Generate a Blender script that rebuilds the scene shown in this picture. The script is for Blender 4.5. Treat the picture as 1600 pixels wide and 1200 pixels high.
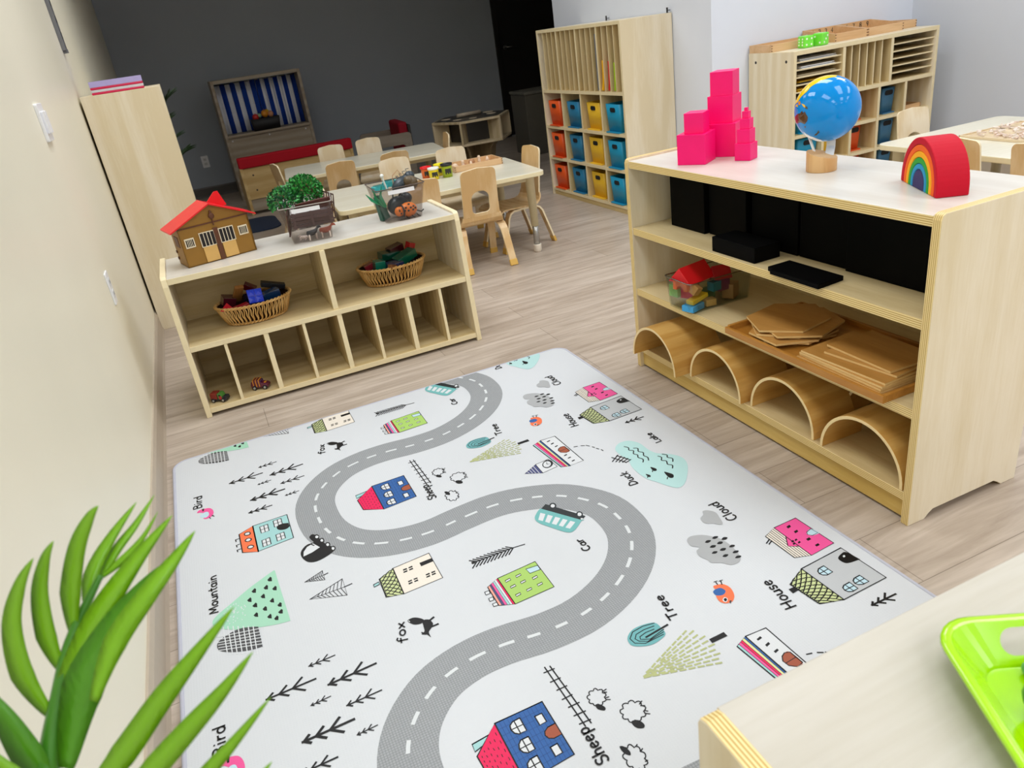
import bpy, bmesh, math, random
from mathutils import Vector, Matrix
PI = math.pi
for o in list(bpy.data.objects):
    bpy.data.objects.remove(o, do_unlink=True)
SC = bpy.context.scene
COL = SC.collection

# ---------------------------------------------------------------- camera
YAW, PITCH, ROLL, FPX = 0.34959, -0.44151, -0.14826, 1173.75
def cam_axes():
    cy, sy, cp, sp = math.cos(YAW), math.sin(YAW), math.cos(PITCH), math.sin(PITCH)
    f = Vector((sy*cp, cy*cp, sp)); r = Vector((cy, -sy, 0)); u = r.cross(f)
    c, s = math.cos(ROLL), math.sin(ROLL)
    return r*c+u*s, u*c-r*s, f
cr, cu, cf = cam_axes()
cam = bpy.data.cameras.new('camera')
cam.sensor_fit = 'HORIZONTAL'; cam.sensor_width = 36.0; cam.lens = FPX/1600*36
cam.clip_start = 0.05; cam.clip_end = 60
cam.dof.use_dof = True; cam.dof.focus_distance = 2.35; cam.dof.aperture_fstop = 9.0
co = bpy.data.objects.new('camera', cam); COL.objects.link(co)
co.matrix_world = Matrix(((cr.x, cu.x, -cf.x, 0), (cr.y, cu.y, -cf.y, 0), (cr.z, cu.z, -cf.z, 1.2245), (0, 0, 0, 1)))
SC.camera = co

# ---------------------------------------------------------------- world, lights, exposure
W = bpy.data.worlds.new('world'); SC.world = W; W.use_nodes = True
W.node_tree.nodes['Background'].inputs[0].default_value = (0.8, 0.9, 1, 1)
W.node_tree.nodes['Background'].inputs[1].default_value = 0.05
SC.view_settings.view_transform = 'Standard'; SC.view_settings.look = 'None'
SC.view_settings.exposure = 0.26; SC.view_settings.gamma = 1.0
SC.view_settings.use_curve_mapping = False
CEIL = 2.7
def panel_light(name, x, y, sx, sy, power, col=(0.90, 0.94, 1.0), spread=150):
    l = bpy.data.lights.new(name, 'AREA'); l.shape = 'RECTANGLE'; l.size = sx; l.size_y = sy
    l.energy = power; l.color = col; l.spread = math.radians(spread)
    o = bpy.data.objects.new(name, l); COL.objects.link(o); o.location = (x, y, CEIL-0.03)
    return o
LP = 12.5
for lx, ly, k in ((0.3, 0.6, 0.9), (0.3, 2.9, 1.35), (2.1, 0.6, 0.85), (2.1, 2.6, 1.3), (3.7, 0.6, 1.0), (3.7, 2.6, 1.1), (0.3, -1.4, 1.3), (2.1, -1.4, 1.1), (3.7, -1.4, 1.1), (0.3, -3.4, 1.7), (2.1, -3.4, 1.5), (3.7, -3.4, 1.5)):
    panel_light('ceiling_panel_light', lx, ly, 0.6, 1.2, LP*k)
for lx, k in ((0.35, .72), (1.9, .78)):
    panel_light('ceiling_panel_light', lx, 4.9, 0.6, 1.2, LP*k)

# ---------------------------------------------------------------- materials
def lin(h):
    h = h.lstrip('#'); r = []
    for i in (0, 2, 4):
        v = int(h[i:i+2], 16)/255
        r.append(v/12.92 if v <= .04045 else ((v+.055)/1.055)**2.4)
    return (*r, 1)
MATS = {}
def newmat(name):
    m = bpy.data.materials.new(name); m.use_nodes = True
    b = m.node_tree.nodes['Principled BSDF']; MATS[name] = m
    return m, m.node_tree, b
def M(h, rough=.5, metal=0, spec=.5, coat=0, name=None):
    """plain paint or plastic with a faint procedural variation"""
    key = name or 'paint_%s_%d_%d_%d_%d' % (h.strip('#'), rough*100, metal*100, spec*100, coat*100)
    if key in MATS: return MATS[key]
    m, t, b = newmat(key); c = lin(h)
    b.inputs['Roughness'].default_value = rough; b.inputs['Metallic'].default_value = metal
    b.inputs['Specular IOR Level'].default_value = spec; b.inputs['Coat Weight'].default_value = coat
    b.inputs['Coat Roughness'].default_value = .08
    n = t.nodes.new('ShaderNodeTexNoise'); n.inputs['Scale'].default_value = 35; n.inputs['Detail'].default_value = 3
    tc = t.nodes.new('ShaderNodeTexCoord'); t.links.new(tc.outputs['Object'], n.inputs['Vector'])
    mx = t.nodes.new('ShaderNodeMix'); mx.data_type = 'RGBA'
    mx.inputs['A'].default_value = tuple(v*.93 for v in c[:3])+(1,); mx.inputs['B'].default_value = tuple(min(1, v*1.06) for v in c[:3])+(1,)
    t.links.new(n.outputs['Fac'], mx.inputs['Factor']); t.links.new(mx.outputs['Result'], b.inputs['Base Color'])
    return m
def wood(name, light, dark, axis, rough=.42, scale=9, stretch=.09, spec=.4, bump=.02, contrast=(.35, .68), fig=0):
    if name in MATS: return MATS[name]
    m, t, b = newmat(name)
    b.inputs['Roughness'].default_value = rough; b.inputs['Specular IOR Level'].default_value = spec
    tc = t.nodes.new('ShaderNodeTexCoord'); mp = t.nodes.new('ShaderNodeMapping')
    sc = [1, 1, 1]; sc['xyz'.index(axis)] = stretch; mp.inputs['Scale'].default_value = sc
    oi = t.nodes.new('ShaderNodeObjectInfo'); ad = t.nodes.new('ShaderNodeVectorMath'); ad.operation = 'SCALE'
    cx = t.nodes.new('ShaderNodeCombineXYZ')
    for i in range(3): t.links.new(oi.outputs['Random'], cx.inputs[i])
    ad.inputs['Scale'].default_value = 7.0; t.links.new(cx.outputs[0], ad.inputs[0])
    a2 = t.nodes.new('ShaderNodeVectorMath'); a2.operation = 'ADD'
    t.links.new(tc.outputs['Object'], a2.inputs[0]); t.links.new(ad.outputs[0], a2.inputs[1])
    t.links.new(a2.outputs[0], mp.inputs['Vector'])
    n1 = t.nodes.new('ShaderNodeTexNoise'); n1.inputs['Scale'].default_value = scale; n1.inputs['Detail'].default_value = 6; n1.inputs['Distortion'].default_value = 1.2
    n2 = t.nodes.new('ShaderNodeTexNoise'); n2.inputs['Scale'].default_value = scale*14; n2.inputs['Detail'].default_value = 3
    t.links.new(mp.outputs[0], n1.inputs['Vector']); t.links.new(mp.outputs[0], n2.inputs['Vector'])
    ma = t.nodes.new('ShaderNodeMath'); ma.operation = 'MULTIPLY_ADD'; ma.inputs[1].default_value = .35
    t.links.new(n2.outputs['Fac'], ma.inputs[0]); t.links.new(n1.outputs['Fac'], ma.inputs[2])
    sb = t.nodes.new('ShaderNodeMath'); sb.operation = 'SUBTRACT'; sb.inputs[1].default_value = .17
    t.links.new(ma.outputs[0], sb.inputs[0])
    src = sb
    if fig:   # rotary cut contour figure
        wv = t.nodes.new('ShaderNodeTexWave'); wv.wave_type = 'RINGS'; wv.inputs['Scale'].default_value = fig; wv.inputs['Distortion'].default_value = 6
        wv.inputs['Detail'].default_value = 2; t.links.new(mp.outputs[0], wv.inputs['Vector'])
        m3 = t.nodes.new('ShaderNodeMath'); m3.operation = 'MULTIPLY_ADD'; m3.inputs[1].default_value = .3
        s3 = t.nodes.new('ShaderNodeMath'); s3.operation = 'SUBTRACT'; s3.inputs[1].default_value = .15
        t.links.new(wv.outputs['Fac'], m3.inputs[0]); t.links.new(sb.outputs[0], m3.inputs[2]); t.links.new(m3.outputs[0], s3.inputs[0]); src = s3
    cr_ = t.nodes.new('ShaderNodeValToRGB'); e = cr_.color_ramp.elements
    e[0].position = contrast[0]; e[1].position = contrast[1]; e[0].color = lin(dark); e[1].color = lin(light)
    t.links.new(src.outputs[0], cr_.inputs[0]); t.links.new(cr_.outputs[0], b.inputs['Base Color'])
    if bump:
        bp = t.nodes.new('ShaderNodeBump'); bp.inputs['Strength'].default_value = bump; bp.inputs['Distance'].default_value = .002
        t.links.new(n2.outputs['Fac'], bp.inputs['Height']); t.links.new(bp.outputs[0], b.inputs['Normal'])
    return m
def birch(a): return wood('birch_'+a, '#efe3c9', '#e3d3b0', a, fig=5)
def inner(a): return wood('birch_inner_shade_'+a, '#dfca9b', '#cdb480', a, fig=5)  # same birch, with interior shade put into a darker, yellower colour
def tops(a): return wood('pale_maple_top_'+a, '#d9d5cb', '#d0cabe', a, rough=.3, spec=.5)
def near_top(a): return wood('near_birch_top_'+a, '#c8c3b8', '#beb8aa', a, rough=.4, spec=.35)
def honey(a): return wood('honey_plywood_'+a, '#d9ac62', '#c8964b', a, rough=.4, fig=6)
def ply(a, n=5, th=.022, light='#eed79c', dark='#bb9748'):
    """plywood edge: thin layers stacked along one axis"""
    name = 'plywood_edge_%s%d' % (a, th*1000)
    if name in MATS: return MATS[name]
    m, t, b = newmat(name); b.inputs['Roughness'].default_value = .45
    tc = t.nodes.new('ShaderNodeTexCoord'); wv = t.nodes.new('ShaderNodeTexWave')
    wv.bands_direction = a.upper(); wv.inputs['Scale'].default_value = 2*PI*n/th/20/1.0
    wv.inputs['Distortion'].default_value = .15
    t.links.new(tc.outputs['Object'], wv.inputs['Vector'])
    cr_ = t.nodes.new('ShaderNodeValToRGB'); e = cr_.color_ramp.elements
    e[0].color = lin(dark); e[1].color = lin(light); e[0].position = .15; e[1].position = .6
    t.links.new(wv.outputs['Fac'], cr_.inputs[0]); t.links.new(cr_.outputs[0], b.inputs['Base Color'])
    return m
def clear_plastic(name, tint, gloss=.10, rough=.05):
    if name in MATS: return MATS[name]
    m, t, b = newmat(name)
    out = t.nodes['Material Output']; t.nodes.remove(b)
    tr = t.nodes.new('ShaderNodeBsdfTransparent'); tr.inputs[0].default_value = lin(tint)
    gl = t.nodes.new('ShaderNodeBsdfGlossy'); gl.inputs['Roughness'].default_value = max(rough, .16)
    lw = t.nodes.new('ShaderNodeLayerWeight'); lw.inputs[0].default_value = .14
    ma = t.nodes.new('ShaderNodeMath'); ma.operation = 'MULTIPLY_ADD'; ma.inputs[1].default_value = .22; ma.inputs[2].default_value = gloss*.5
    nz = t.nodes.new('ShaderNodeTexNoise'); nz.inputs['Scale'].default_value = 20
    bp = t.nodes.new('ShaderNodeBump'); bp.inputs['Strength'].default_value = .03; t.links.new(nz.outputs['Fac'], bp.inputs['Height']); t.links.new(bp.outputs[0], gl.inputs['Normal'])
    mx = t.nodes.new('ShaderNodeMixShader')
    t.links.new(lw.outputs['Facing'], ma.inputs[0]); t.links.new(ma.outputs[0], mx.inputs[0])
    t.links.new(tr.outputs[0], mx.inputs[1]); t.links.new(gl.outputs[0], mx.inputs[2]); t.links.new(mx.outputs[0], out.inputs['Surface'])
    return m

# ---------------------------------------------------------------- mesh helpers
def rrect(x0, y0, x1, y1, r, n=5):
    p = []
    for cx, cy, a in ((x1-r, y1-r, 0), (x0+r, y1-r, 90), (x0+r, y0+r, 180), (x1-r, y0+r, 270)):
        for i in range(n+1):
            t = math.radians(a+90*i/n); p.append((cx+r*math.cos(t), cy+r*math.sin(t)))
    return p
def ax3(axis, a, b, t):
    return {'x': (t, a, b), 'y': (a, t, b), 'z': (a, b, t)}[axis]
class MB:
    def __init__(s): s.bm = bmesh.new()
    def add(s, verts, faces, mi=0, T=None, sm=False):
        vs = [s.bm.verts.new(T @ Vector(v) if T else v) for v in verts]
        out = []
        for f in faces:
            try:
                q = s.bm.faces.new([vs[i] for i in f]); q.material_index = mi; q.smooth = sm; out.append(q)
            except ValueError: pass
        return vs, out
    def box(s, x0, x1, y0, y1, z0, z1, mi=0, T=None, edge=None):
        v = [(x, y, z) for x in (x0, x1) for y in (y0, y1) for z in (z0, z1)]
        vs, fs = s.add(v, [(0, 1, 3, 2), (4, 6, 7, 5), (0, 4, 5, 1), (2, 3, 7, 6), (0, 2, 6, 4), (1, 5, 7, 3)], mi, T)
        if edge is not None:      # faces across the two long directions take the edge material
            d = [x1-x0, y1-y0, z1-z0]; k = d.index(min(d))
            for i, f in enumerate(fs):
                if i//2 != k: f.material_index = edge
        return s
    def cbox(s, c, sz, mi=0, rot=None):
        T = Matrix.Translation(c)
        if rot: T = T @ Matrix.Rotation(rot[2], 4, 'Z') @ Matrix.Rotation(rot[1], 4, 'Y') @ Matrix.Rotation(rot[0], 4, 'X')
        return s.box(-sz[0]/2, sz[0]/2, -sz[1]/2, sz[1]/2, -sz[2]/2, sz[2]/2, mi, T)
    def prism(s, pts, axis, a, b, mi=0, edge=None, T=None, sm=False):
        n = len(pts)
        v = [ax3(axis, p[0], p[1], a) for p in pts]+[ax3(axis, p[0], p[1], b) for p in pts]
        fc = [tuple(range(n)), tuple(range(2*n-1, n-1, -1))]+[(i, (i+1) % n, n+(i+1) % n, n+i) for i in range(n)]
        vs, fs = s.add(v, fc, mi, T)
        for f in fs[2:]:
            f.smooth = sm
            if edge is not None: f.material_index = edge
        return s
    def holed(s, outer, holes, axis, a, b, mi=0, edge=None, T=None):
        """plate with holes"""
        rings = [outer]+holes; lay = []
        for t in (a, b):
            es = []; vr = []
            for r in rings:
                vs = [s.bm.verts.new(T @ Vector(ax3(axis, p[0], p[1], t)) if T else ax3(axis, p[0], p[1], t)) for p in r]
                vr.append(vs)
                for i in range(len(vs)): es.append(s.bm.edges.new((vs[i], vs[(i+1) % len(vs)])))
            g = bmesh.ops.triangle_fill(s.bm, use_beauty=True, use_dissolve=False, edges=es)
            for f in g['geom']:
                if isinstance(f, bmesh.types.BMFace): f.material_index = mi
            lay.append(vr)
        for r0, r1 in zip(*lay):
            n = len(r0)
            for i in range(n):
                f = s.bm.faces.new((r0[i], r0[(i+1) % n], r1[(i+1) % n], r1[i])); f.material_index = mi if edge is None else edge
        return s
    def loft(s, rings, mi=0, caps=(True, True), closed=True, sm=True, T=None):
        n = len(rings[0]); v = [p for r in rings for p in r]; fc = []
        for k in range(len(rings)-1):
            for i in range(n if closed else n-1):
                fc.append((k*n+i, k*n+(i+1) % n, (k+1)*n+(i+1) % n, (k+1)*n+i))
        vs, fs = s.add(v, fc, mi, T, sm)
        if caps[0] and closed:
            f = s.bm.faces.new(vs[:n][::-1]); f.material_index = mi
        if caps[1] and closed:
            f = s.bm.faces.new(vs[-n:]); f.material_index = mi
        return s
    def lathe(s, prof, c=(0, 0, 0), n=24, mi=0, caps=(True, True), T=None, sm=True):
        R = [[(c[0]+r*math.cos(2*PI*i/n), c[1]+r*math.sin(2*PI*i/n), c[2]+z) for i in range(n)] for r, z in prof]
        return s.loft(R, mi, caps, True, sm, T)
    def tube(s, pts, r, n=8, mi=0, caps=True, sm=True):
        P = [Vector(p) for p in pts]; R = []; up = None
        for i, p in enumerate(P):
            d = (P[min(i+1, len(P)-1)]-P[max(i-1, 0)])
            d = d.normalized() if d.length > 1e-9 else Vector((0, 0, 1))
            if up is None: up = d.orthogonal().normalized()
            up = (up-d*up.dot(d)); up = up.normalized() if up.length > 1e-6 else d.orthogonal().normalized()
            w = d.cross(up); rr = r[i] if isinstance(r, (list, tuple)) else r
            R.append([tuple(p+up*rr*math.cos(2*PI*k/n)+w*rr*math.sin(2*PI*k/n)) for k in range(n)])
        return s.loft(R, mi, (caps, caps), True, sm)
    def strip(s, pts, w, t, wd=(1, 0, 0), mi=0, edge=None):
        """flat bent strip of width w along wd and thickness t"""
        P = [Vector(p) for p in pts]; wv = Vector(wd).normalized(); R = []
        for i, p in enumerate(P):
            d = (P[min(i+1, len(P)-1)]-P[max(i-1, 0)]).normalized(); nn = d.cross(wv).normalized()
            ww = w[i] if isinstance(w, (list, tuple)) else w
            R.append([tuple(p+wv*ww/2+nn*t/2), tuple(p-wv*ww/2+nn*t/2), tuple(p-wv*ww/2-nn*t/2), tuple(p+wv*ww/2-nn*t/2)])
        n0 = len(s.bm.faces); s.loft(R, mi, (True, True), True, False)
        if edge is not None:
            s.bm.faces.ensure_lookup_table(); k = 0
            for f in list(s.bm.faces)[n0:]:
                if k < 4*(len(R)-1) and k % 4 in (1, 3): f.material_index = edge
                k += 1
        return s
    def ball(s, c, r, mi=0, nu=16, nv=10, T=None):
        r = (r, r, r) if not isinstance(r, (tuple, list)) else r
        v = [(c[0], c[1], c[2]+r[2])]; fc = []
        for j in range(1, nv):
            a = PI*j/nv
            for i in range(nu): v.append((c[0]+r[0]*math.sin(a)*math.cos(2*PI*i/nu), c[1]+r[1]*math.sin(a)*math.sin(2*PI*i/nu), c[2]+r[2]*math.cos(a)))
        v.append((c[0], c[1], c[2]-r[2])); L = len(v)-1
        for i in range(nu):
            fc.append((0, 1+i, 1+(i+1) % nu)); fc.append((L, L-nu+(i+1) % nu, L-nu+i))
            for j in range(nv-2): fc.append((1+j*nu+i, 1+(j+1)*nu+i, 1+(j+1)*nu+(i+1) % nu, 1+j*nu+(i+1) % nu))
        s.add(v, fc, mi, T, True); return s
    def build(s, name, mats, parent=None, bevel=0, label=None, seg=2, solid=0, norm=True):
        if norm: bmesh.ops.recalc_face_normals(s.bm, faces=s.bm.faces)
        me = bpy.data.meshes.new(name); s.bm.to_mesh(me); s.bm.free()
        for m in (mats if isinstance(mats, (list, tuple)) else [mats]): me.materials.append(m)
        o = bpy.data.objects.new(name, me); COL.objects.link(o)
        if parent: o.parent = parent
        if solid:
            q = o.modifiers.new('solid', 'SOLIDIFY'); q.thickness = solid; q.offset = 0
        if bevel:
            q = o.modifiers.new('bevel', 'BEVEL'); q.width = bevel; q.segments = seg; q.limit_method = 'ANGLE'; q.angle_limit = math.radians(40)
        if label: o['label'] = label
        return o
def tag(o, label, cat, group=None, kind=None):
    o['label'] = label; o['category'] = cat
    if group: o['group'] = group
    if kind: o['kind'] = kind
    return o
def thing(name, label, cat, loc=(0, 0, 0), rz=0, group=None):
    o = bpy.data.objects.new(name, None); COL.objects.link(o); o.empty_display_size = .05
    o.location = loc; o.rotation_euler = (0, 0, rz)
    return tag(o, label, cat, group)
def at(o, loc, rot=(0, 0, 0)):
    o.location = loc; o.rotation_euler = rot; return o
def struct(o): o['kind'] = 'structure'; return o
def dup(root, loc, rz, label, group=None):
    def cp(o, par):
        c = o.copy(); COL.objects.link(c); c.parent = par
        for ch in o.children: cp(ch, c)
        return c
    r = cp(root, None); r.location = loc; r.rotation_euler = (0, 0, rz); r['label'] = label
    if group: r['group'] = group
    return r

# ---------------------------------------------------------------- the room
def floor_mat():
    m, t, b = newmat('vinyl_planks')
    b.inputs['Roughness'].default_value = .38; b.inputs['Specular IOR Level'].default_value = .35
    tc = t.nodes.new('ShaderNodeTexCoord'); br = t.nodes.new('ShaderNodeTexBrick')
    br.inputs['Scale'].default_value = 1; br.inputs['Brick Width'].default_value = 1.22; br.inputs['Row Height'].default_value = .18
    br.inputs['Mortar Size'].default_value = .0012; br.inputs['Mortar Smooth'].default_value = .3; br.inputs['Bias'].default_value = 0
    br.inputs['Color1'].default_value = lin('#c6b8a9'); br.inputs['Color2'].default_value = lin('#bbac9c'); br.inputs['Mortar'].default_value = lin('#8f8375')
    br.offset = .37; br.offset_frequency = 2
    t.links.new(tc.outputs['Object'], br.inputs['Vector'])
    mp = t.nodes.new('ShaderNodeMapping'); mp.inputs['Scale'].default_value = (1.1, 11, 1); t.links.new(tc.outputs['Object'], mp.inputs['Vector'])
    n = t.nodes.new('ShaderNodeTexNoise'); n.inputs['Scale'].default_value = 2.2; n.inputs['Detail'].default_value = 8; n.inputs['Roughness'].default_value = .62; n.inputs['Distortion'].default_value = .7
    t.links.new(mp.outputs[0], n.inputs['Vector'])
    cr_ = t.nodes.new('ShaderNodeValToRGB'); e = cr_.color_ramp.elements; e[0].position = .33; e[1].position = .66
    e[0].color = lin('#a89b8d'); e[1].color = lin('#ffffff'); t.links.new(n.outputs['Fac'], cr_.inputs[0])
    mx = t.nodes.new('ShaderNodeMix'); mx.data_type = 'RGBA'; mx.blend_type = 'MULTIPLY'; mx.inputs['Factor'].default_value = .55
    t.links.new(br.outputs['Color'], mx.inputs['A']); t.links.new(cr_.outputs[0], mx.inputs['B']); t.links.new(mx.outputs['Result'], b.inputs['Base Color'])
    bp = t.nodes.new('ShaderNodeBump'); bp.inputs['Strength'].default_value = .06; bp.inputs['Distance'].default_value = .002
    t.links.new(n.outputs['Fac'], bp.inputs['Height']); t.links.new(bp.outputs[0], b.inputs['Normal'])
    return m
def wall_mat(name, h, rough=.55, bump=.08, spec=.3):
    m, t, b = newmat(name); b.inputs['Roughness'].default_value = rough; b.inputs['Specular IOR Level'].default_value = spec
    n = t.nodes.new('ShaderNodeTexNoise'); n.inputs['Scale'].default_value = 2.5; n.inputs['Detail'].default_value = 4
    tc = t.nodes.new('ShaderNodeTexCoord'); t.links.new(tc.outputs['Object'], n.inputs['Vector'])
    c = lin(h); mx = t.nodes.new('ShaderNodeMix'); mx.data_type = 'RGBA'
    mx.inputs['A'].default_value = tuple(v*.97 for v in c[:3])+(1,); mx.inputs['B'].default_value = tuple(min(1, v*1.03) for v in c[:3])+(1,)
    t.links.new(n.outputs['Fac'], mx.inputs['Factor']); t.links.new(mx.outputs['Result'], b.inputs['Base Color'])
    n2 = t.nodes.new('ShaderNodeTexNoise'); n2.inputs['Scale'].default_value = 260; t.links.new(tc.outputs['Object'], n2.inputs['Vector'])
    bp = t.nodes.new('ShaderNodeBump'); bp.inputs['Strength'].default_value = bump; bp.inputs['Distance'].default_value = .001
    t.links.new(n2.outputs['Fac'], bp.inputs['Height']); t.links.new(bp.outputs[0], b.inputs['Normal'])
    return m
XW, YB, XR, YN = -.385, 8.9, 4.46, -5.0     # left wall, back wall, right wall, wall behind the camera
XP, YP, YP2 = 2.914, 3.863, 5.83            # faces of the white projecting wall
cream = wall_mat('cream_wall_paint', '#f5efd9', rough=.4, spec=.35)
slate = wall_mat('slate_grey_wall_paint', '#a2a9b2', rough=.6)
white = wall_mat('white_wall_paint', '#e1e6f0')
grey = wall_mat('pale_grey_wall_paint', '#d4d8e0')
struct(MB().box(XW-.1, 6.4, YN-.1, YB+.1, -.1, 0).build('floor', floor_mat()))
struct(MB().box(XW-.1, 6.4, YN-.1, YB+.1, CEIL, CEIL+.1).build('ceiling', wall_mat('ceiling_white', '#e6e5e0')))
struct(MB().box(XW-.1, XW, YN-.1, YB+.1, 0, CEIL).build('wall_left', cream))
dx0, dx1 = 3.72, 4.66
struct(MB().box(XW, dx0-.06, YB, YB+.1, 0, CEIL).box(dx1+.06, 6.4, YB, YB+.1, 0, CEIL).box(dx0-.06, dx1+.06, YB, YB+.1, 2.15, CEIL).build('wall_back', slate))
struct(MB().box(XP, 6.4, YP, YP2, 0, CEIL).build('wall_middle', white))
struct(MB().box(XR, XR+.1, YN-.1, YP, 0, CEIL).build('wall_right', grey))
struct(MB().box(6.3, 6.4, YP2, YB, 0, CEIL).build('wall_alcove', slate))
struct(MB().box(XW, XR, YN-.1, YN, 0, CEIL).build('wall_near', white))
vin = M('#b9ab98', .5, name='taupe_vinyl_base')
dkb = M('#55504a', .5, name='dark_vinyl_base')
def base_prof(t, h): return [(0, 0), (t, 0), (t*.75, h*.18), (t*.6, h*.85), (t*.3, h), (0, h)]
struct(MB().prism([(XW+p[0], p[1]) for p in base_prof(.02, .1)], 'y', YN, YB).build('baseboard_left', vin))
struct(MB().prism([(YB-p[0], p[1]) for p in base_prof(.014, .105)], 'x', XW+.02, dx0-.061).build('baseboard_back', dkb))
struct(MB().prism([(XP-p[0], p[1]) for p in base_prof(.014, .1)], 'y', YP, YP2).build('baseboard_middle', vin))
struct(MB().prism([(YP-p[0], p[1]) for p in base_prof(.014, .1)], 'x', XP, XR-.016).build('baseboard_recess', vin))
struct(MB().prism([(XR-p[0], p[1]) for p in base_prof(.014, .1)], 'y', YN, YP-.016).build('baseboard_right', vin))
drk = M('#17130f', .5, name='black_brown_door')
d1 = struct(MB().box(dx0-.06, dx0, YB-.015, YB+.1, 0, 2.15).box(dx1, dx1+.06, YB-.015, YB+.1, 0, 2.15).box(dx0-.06, dx1+.06, YB-.015, YB+.1, 2.09, 2.15)
            .box(dx0, dx1, YB+.02, YB+.06, .01, 2.09).build('door_1', drk, bevel=.003))
h = MB().tube([(dx0+.07, YB+.02, 1.0), (dx0+.07, YB-.04, 1.0), (dx0+.09, YB-.045, 1.0), (dx0+.19, YB-.045, 1.0)], .009).lathe([(.026, 0), (.026, .008)], T=Matrix.Translation((dx0+.07, YB+.02, 1.0)) @ Matrix.Rotation(PI/2, 4, 'X'))
h.build('door_handle', M('#9a9a98', .3, 1, name='brushed_steel'), d1)
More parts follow.
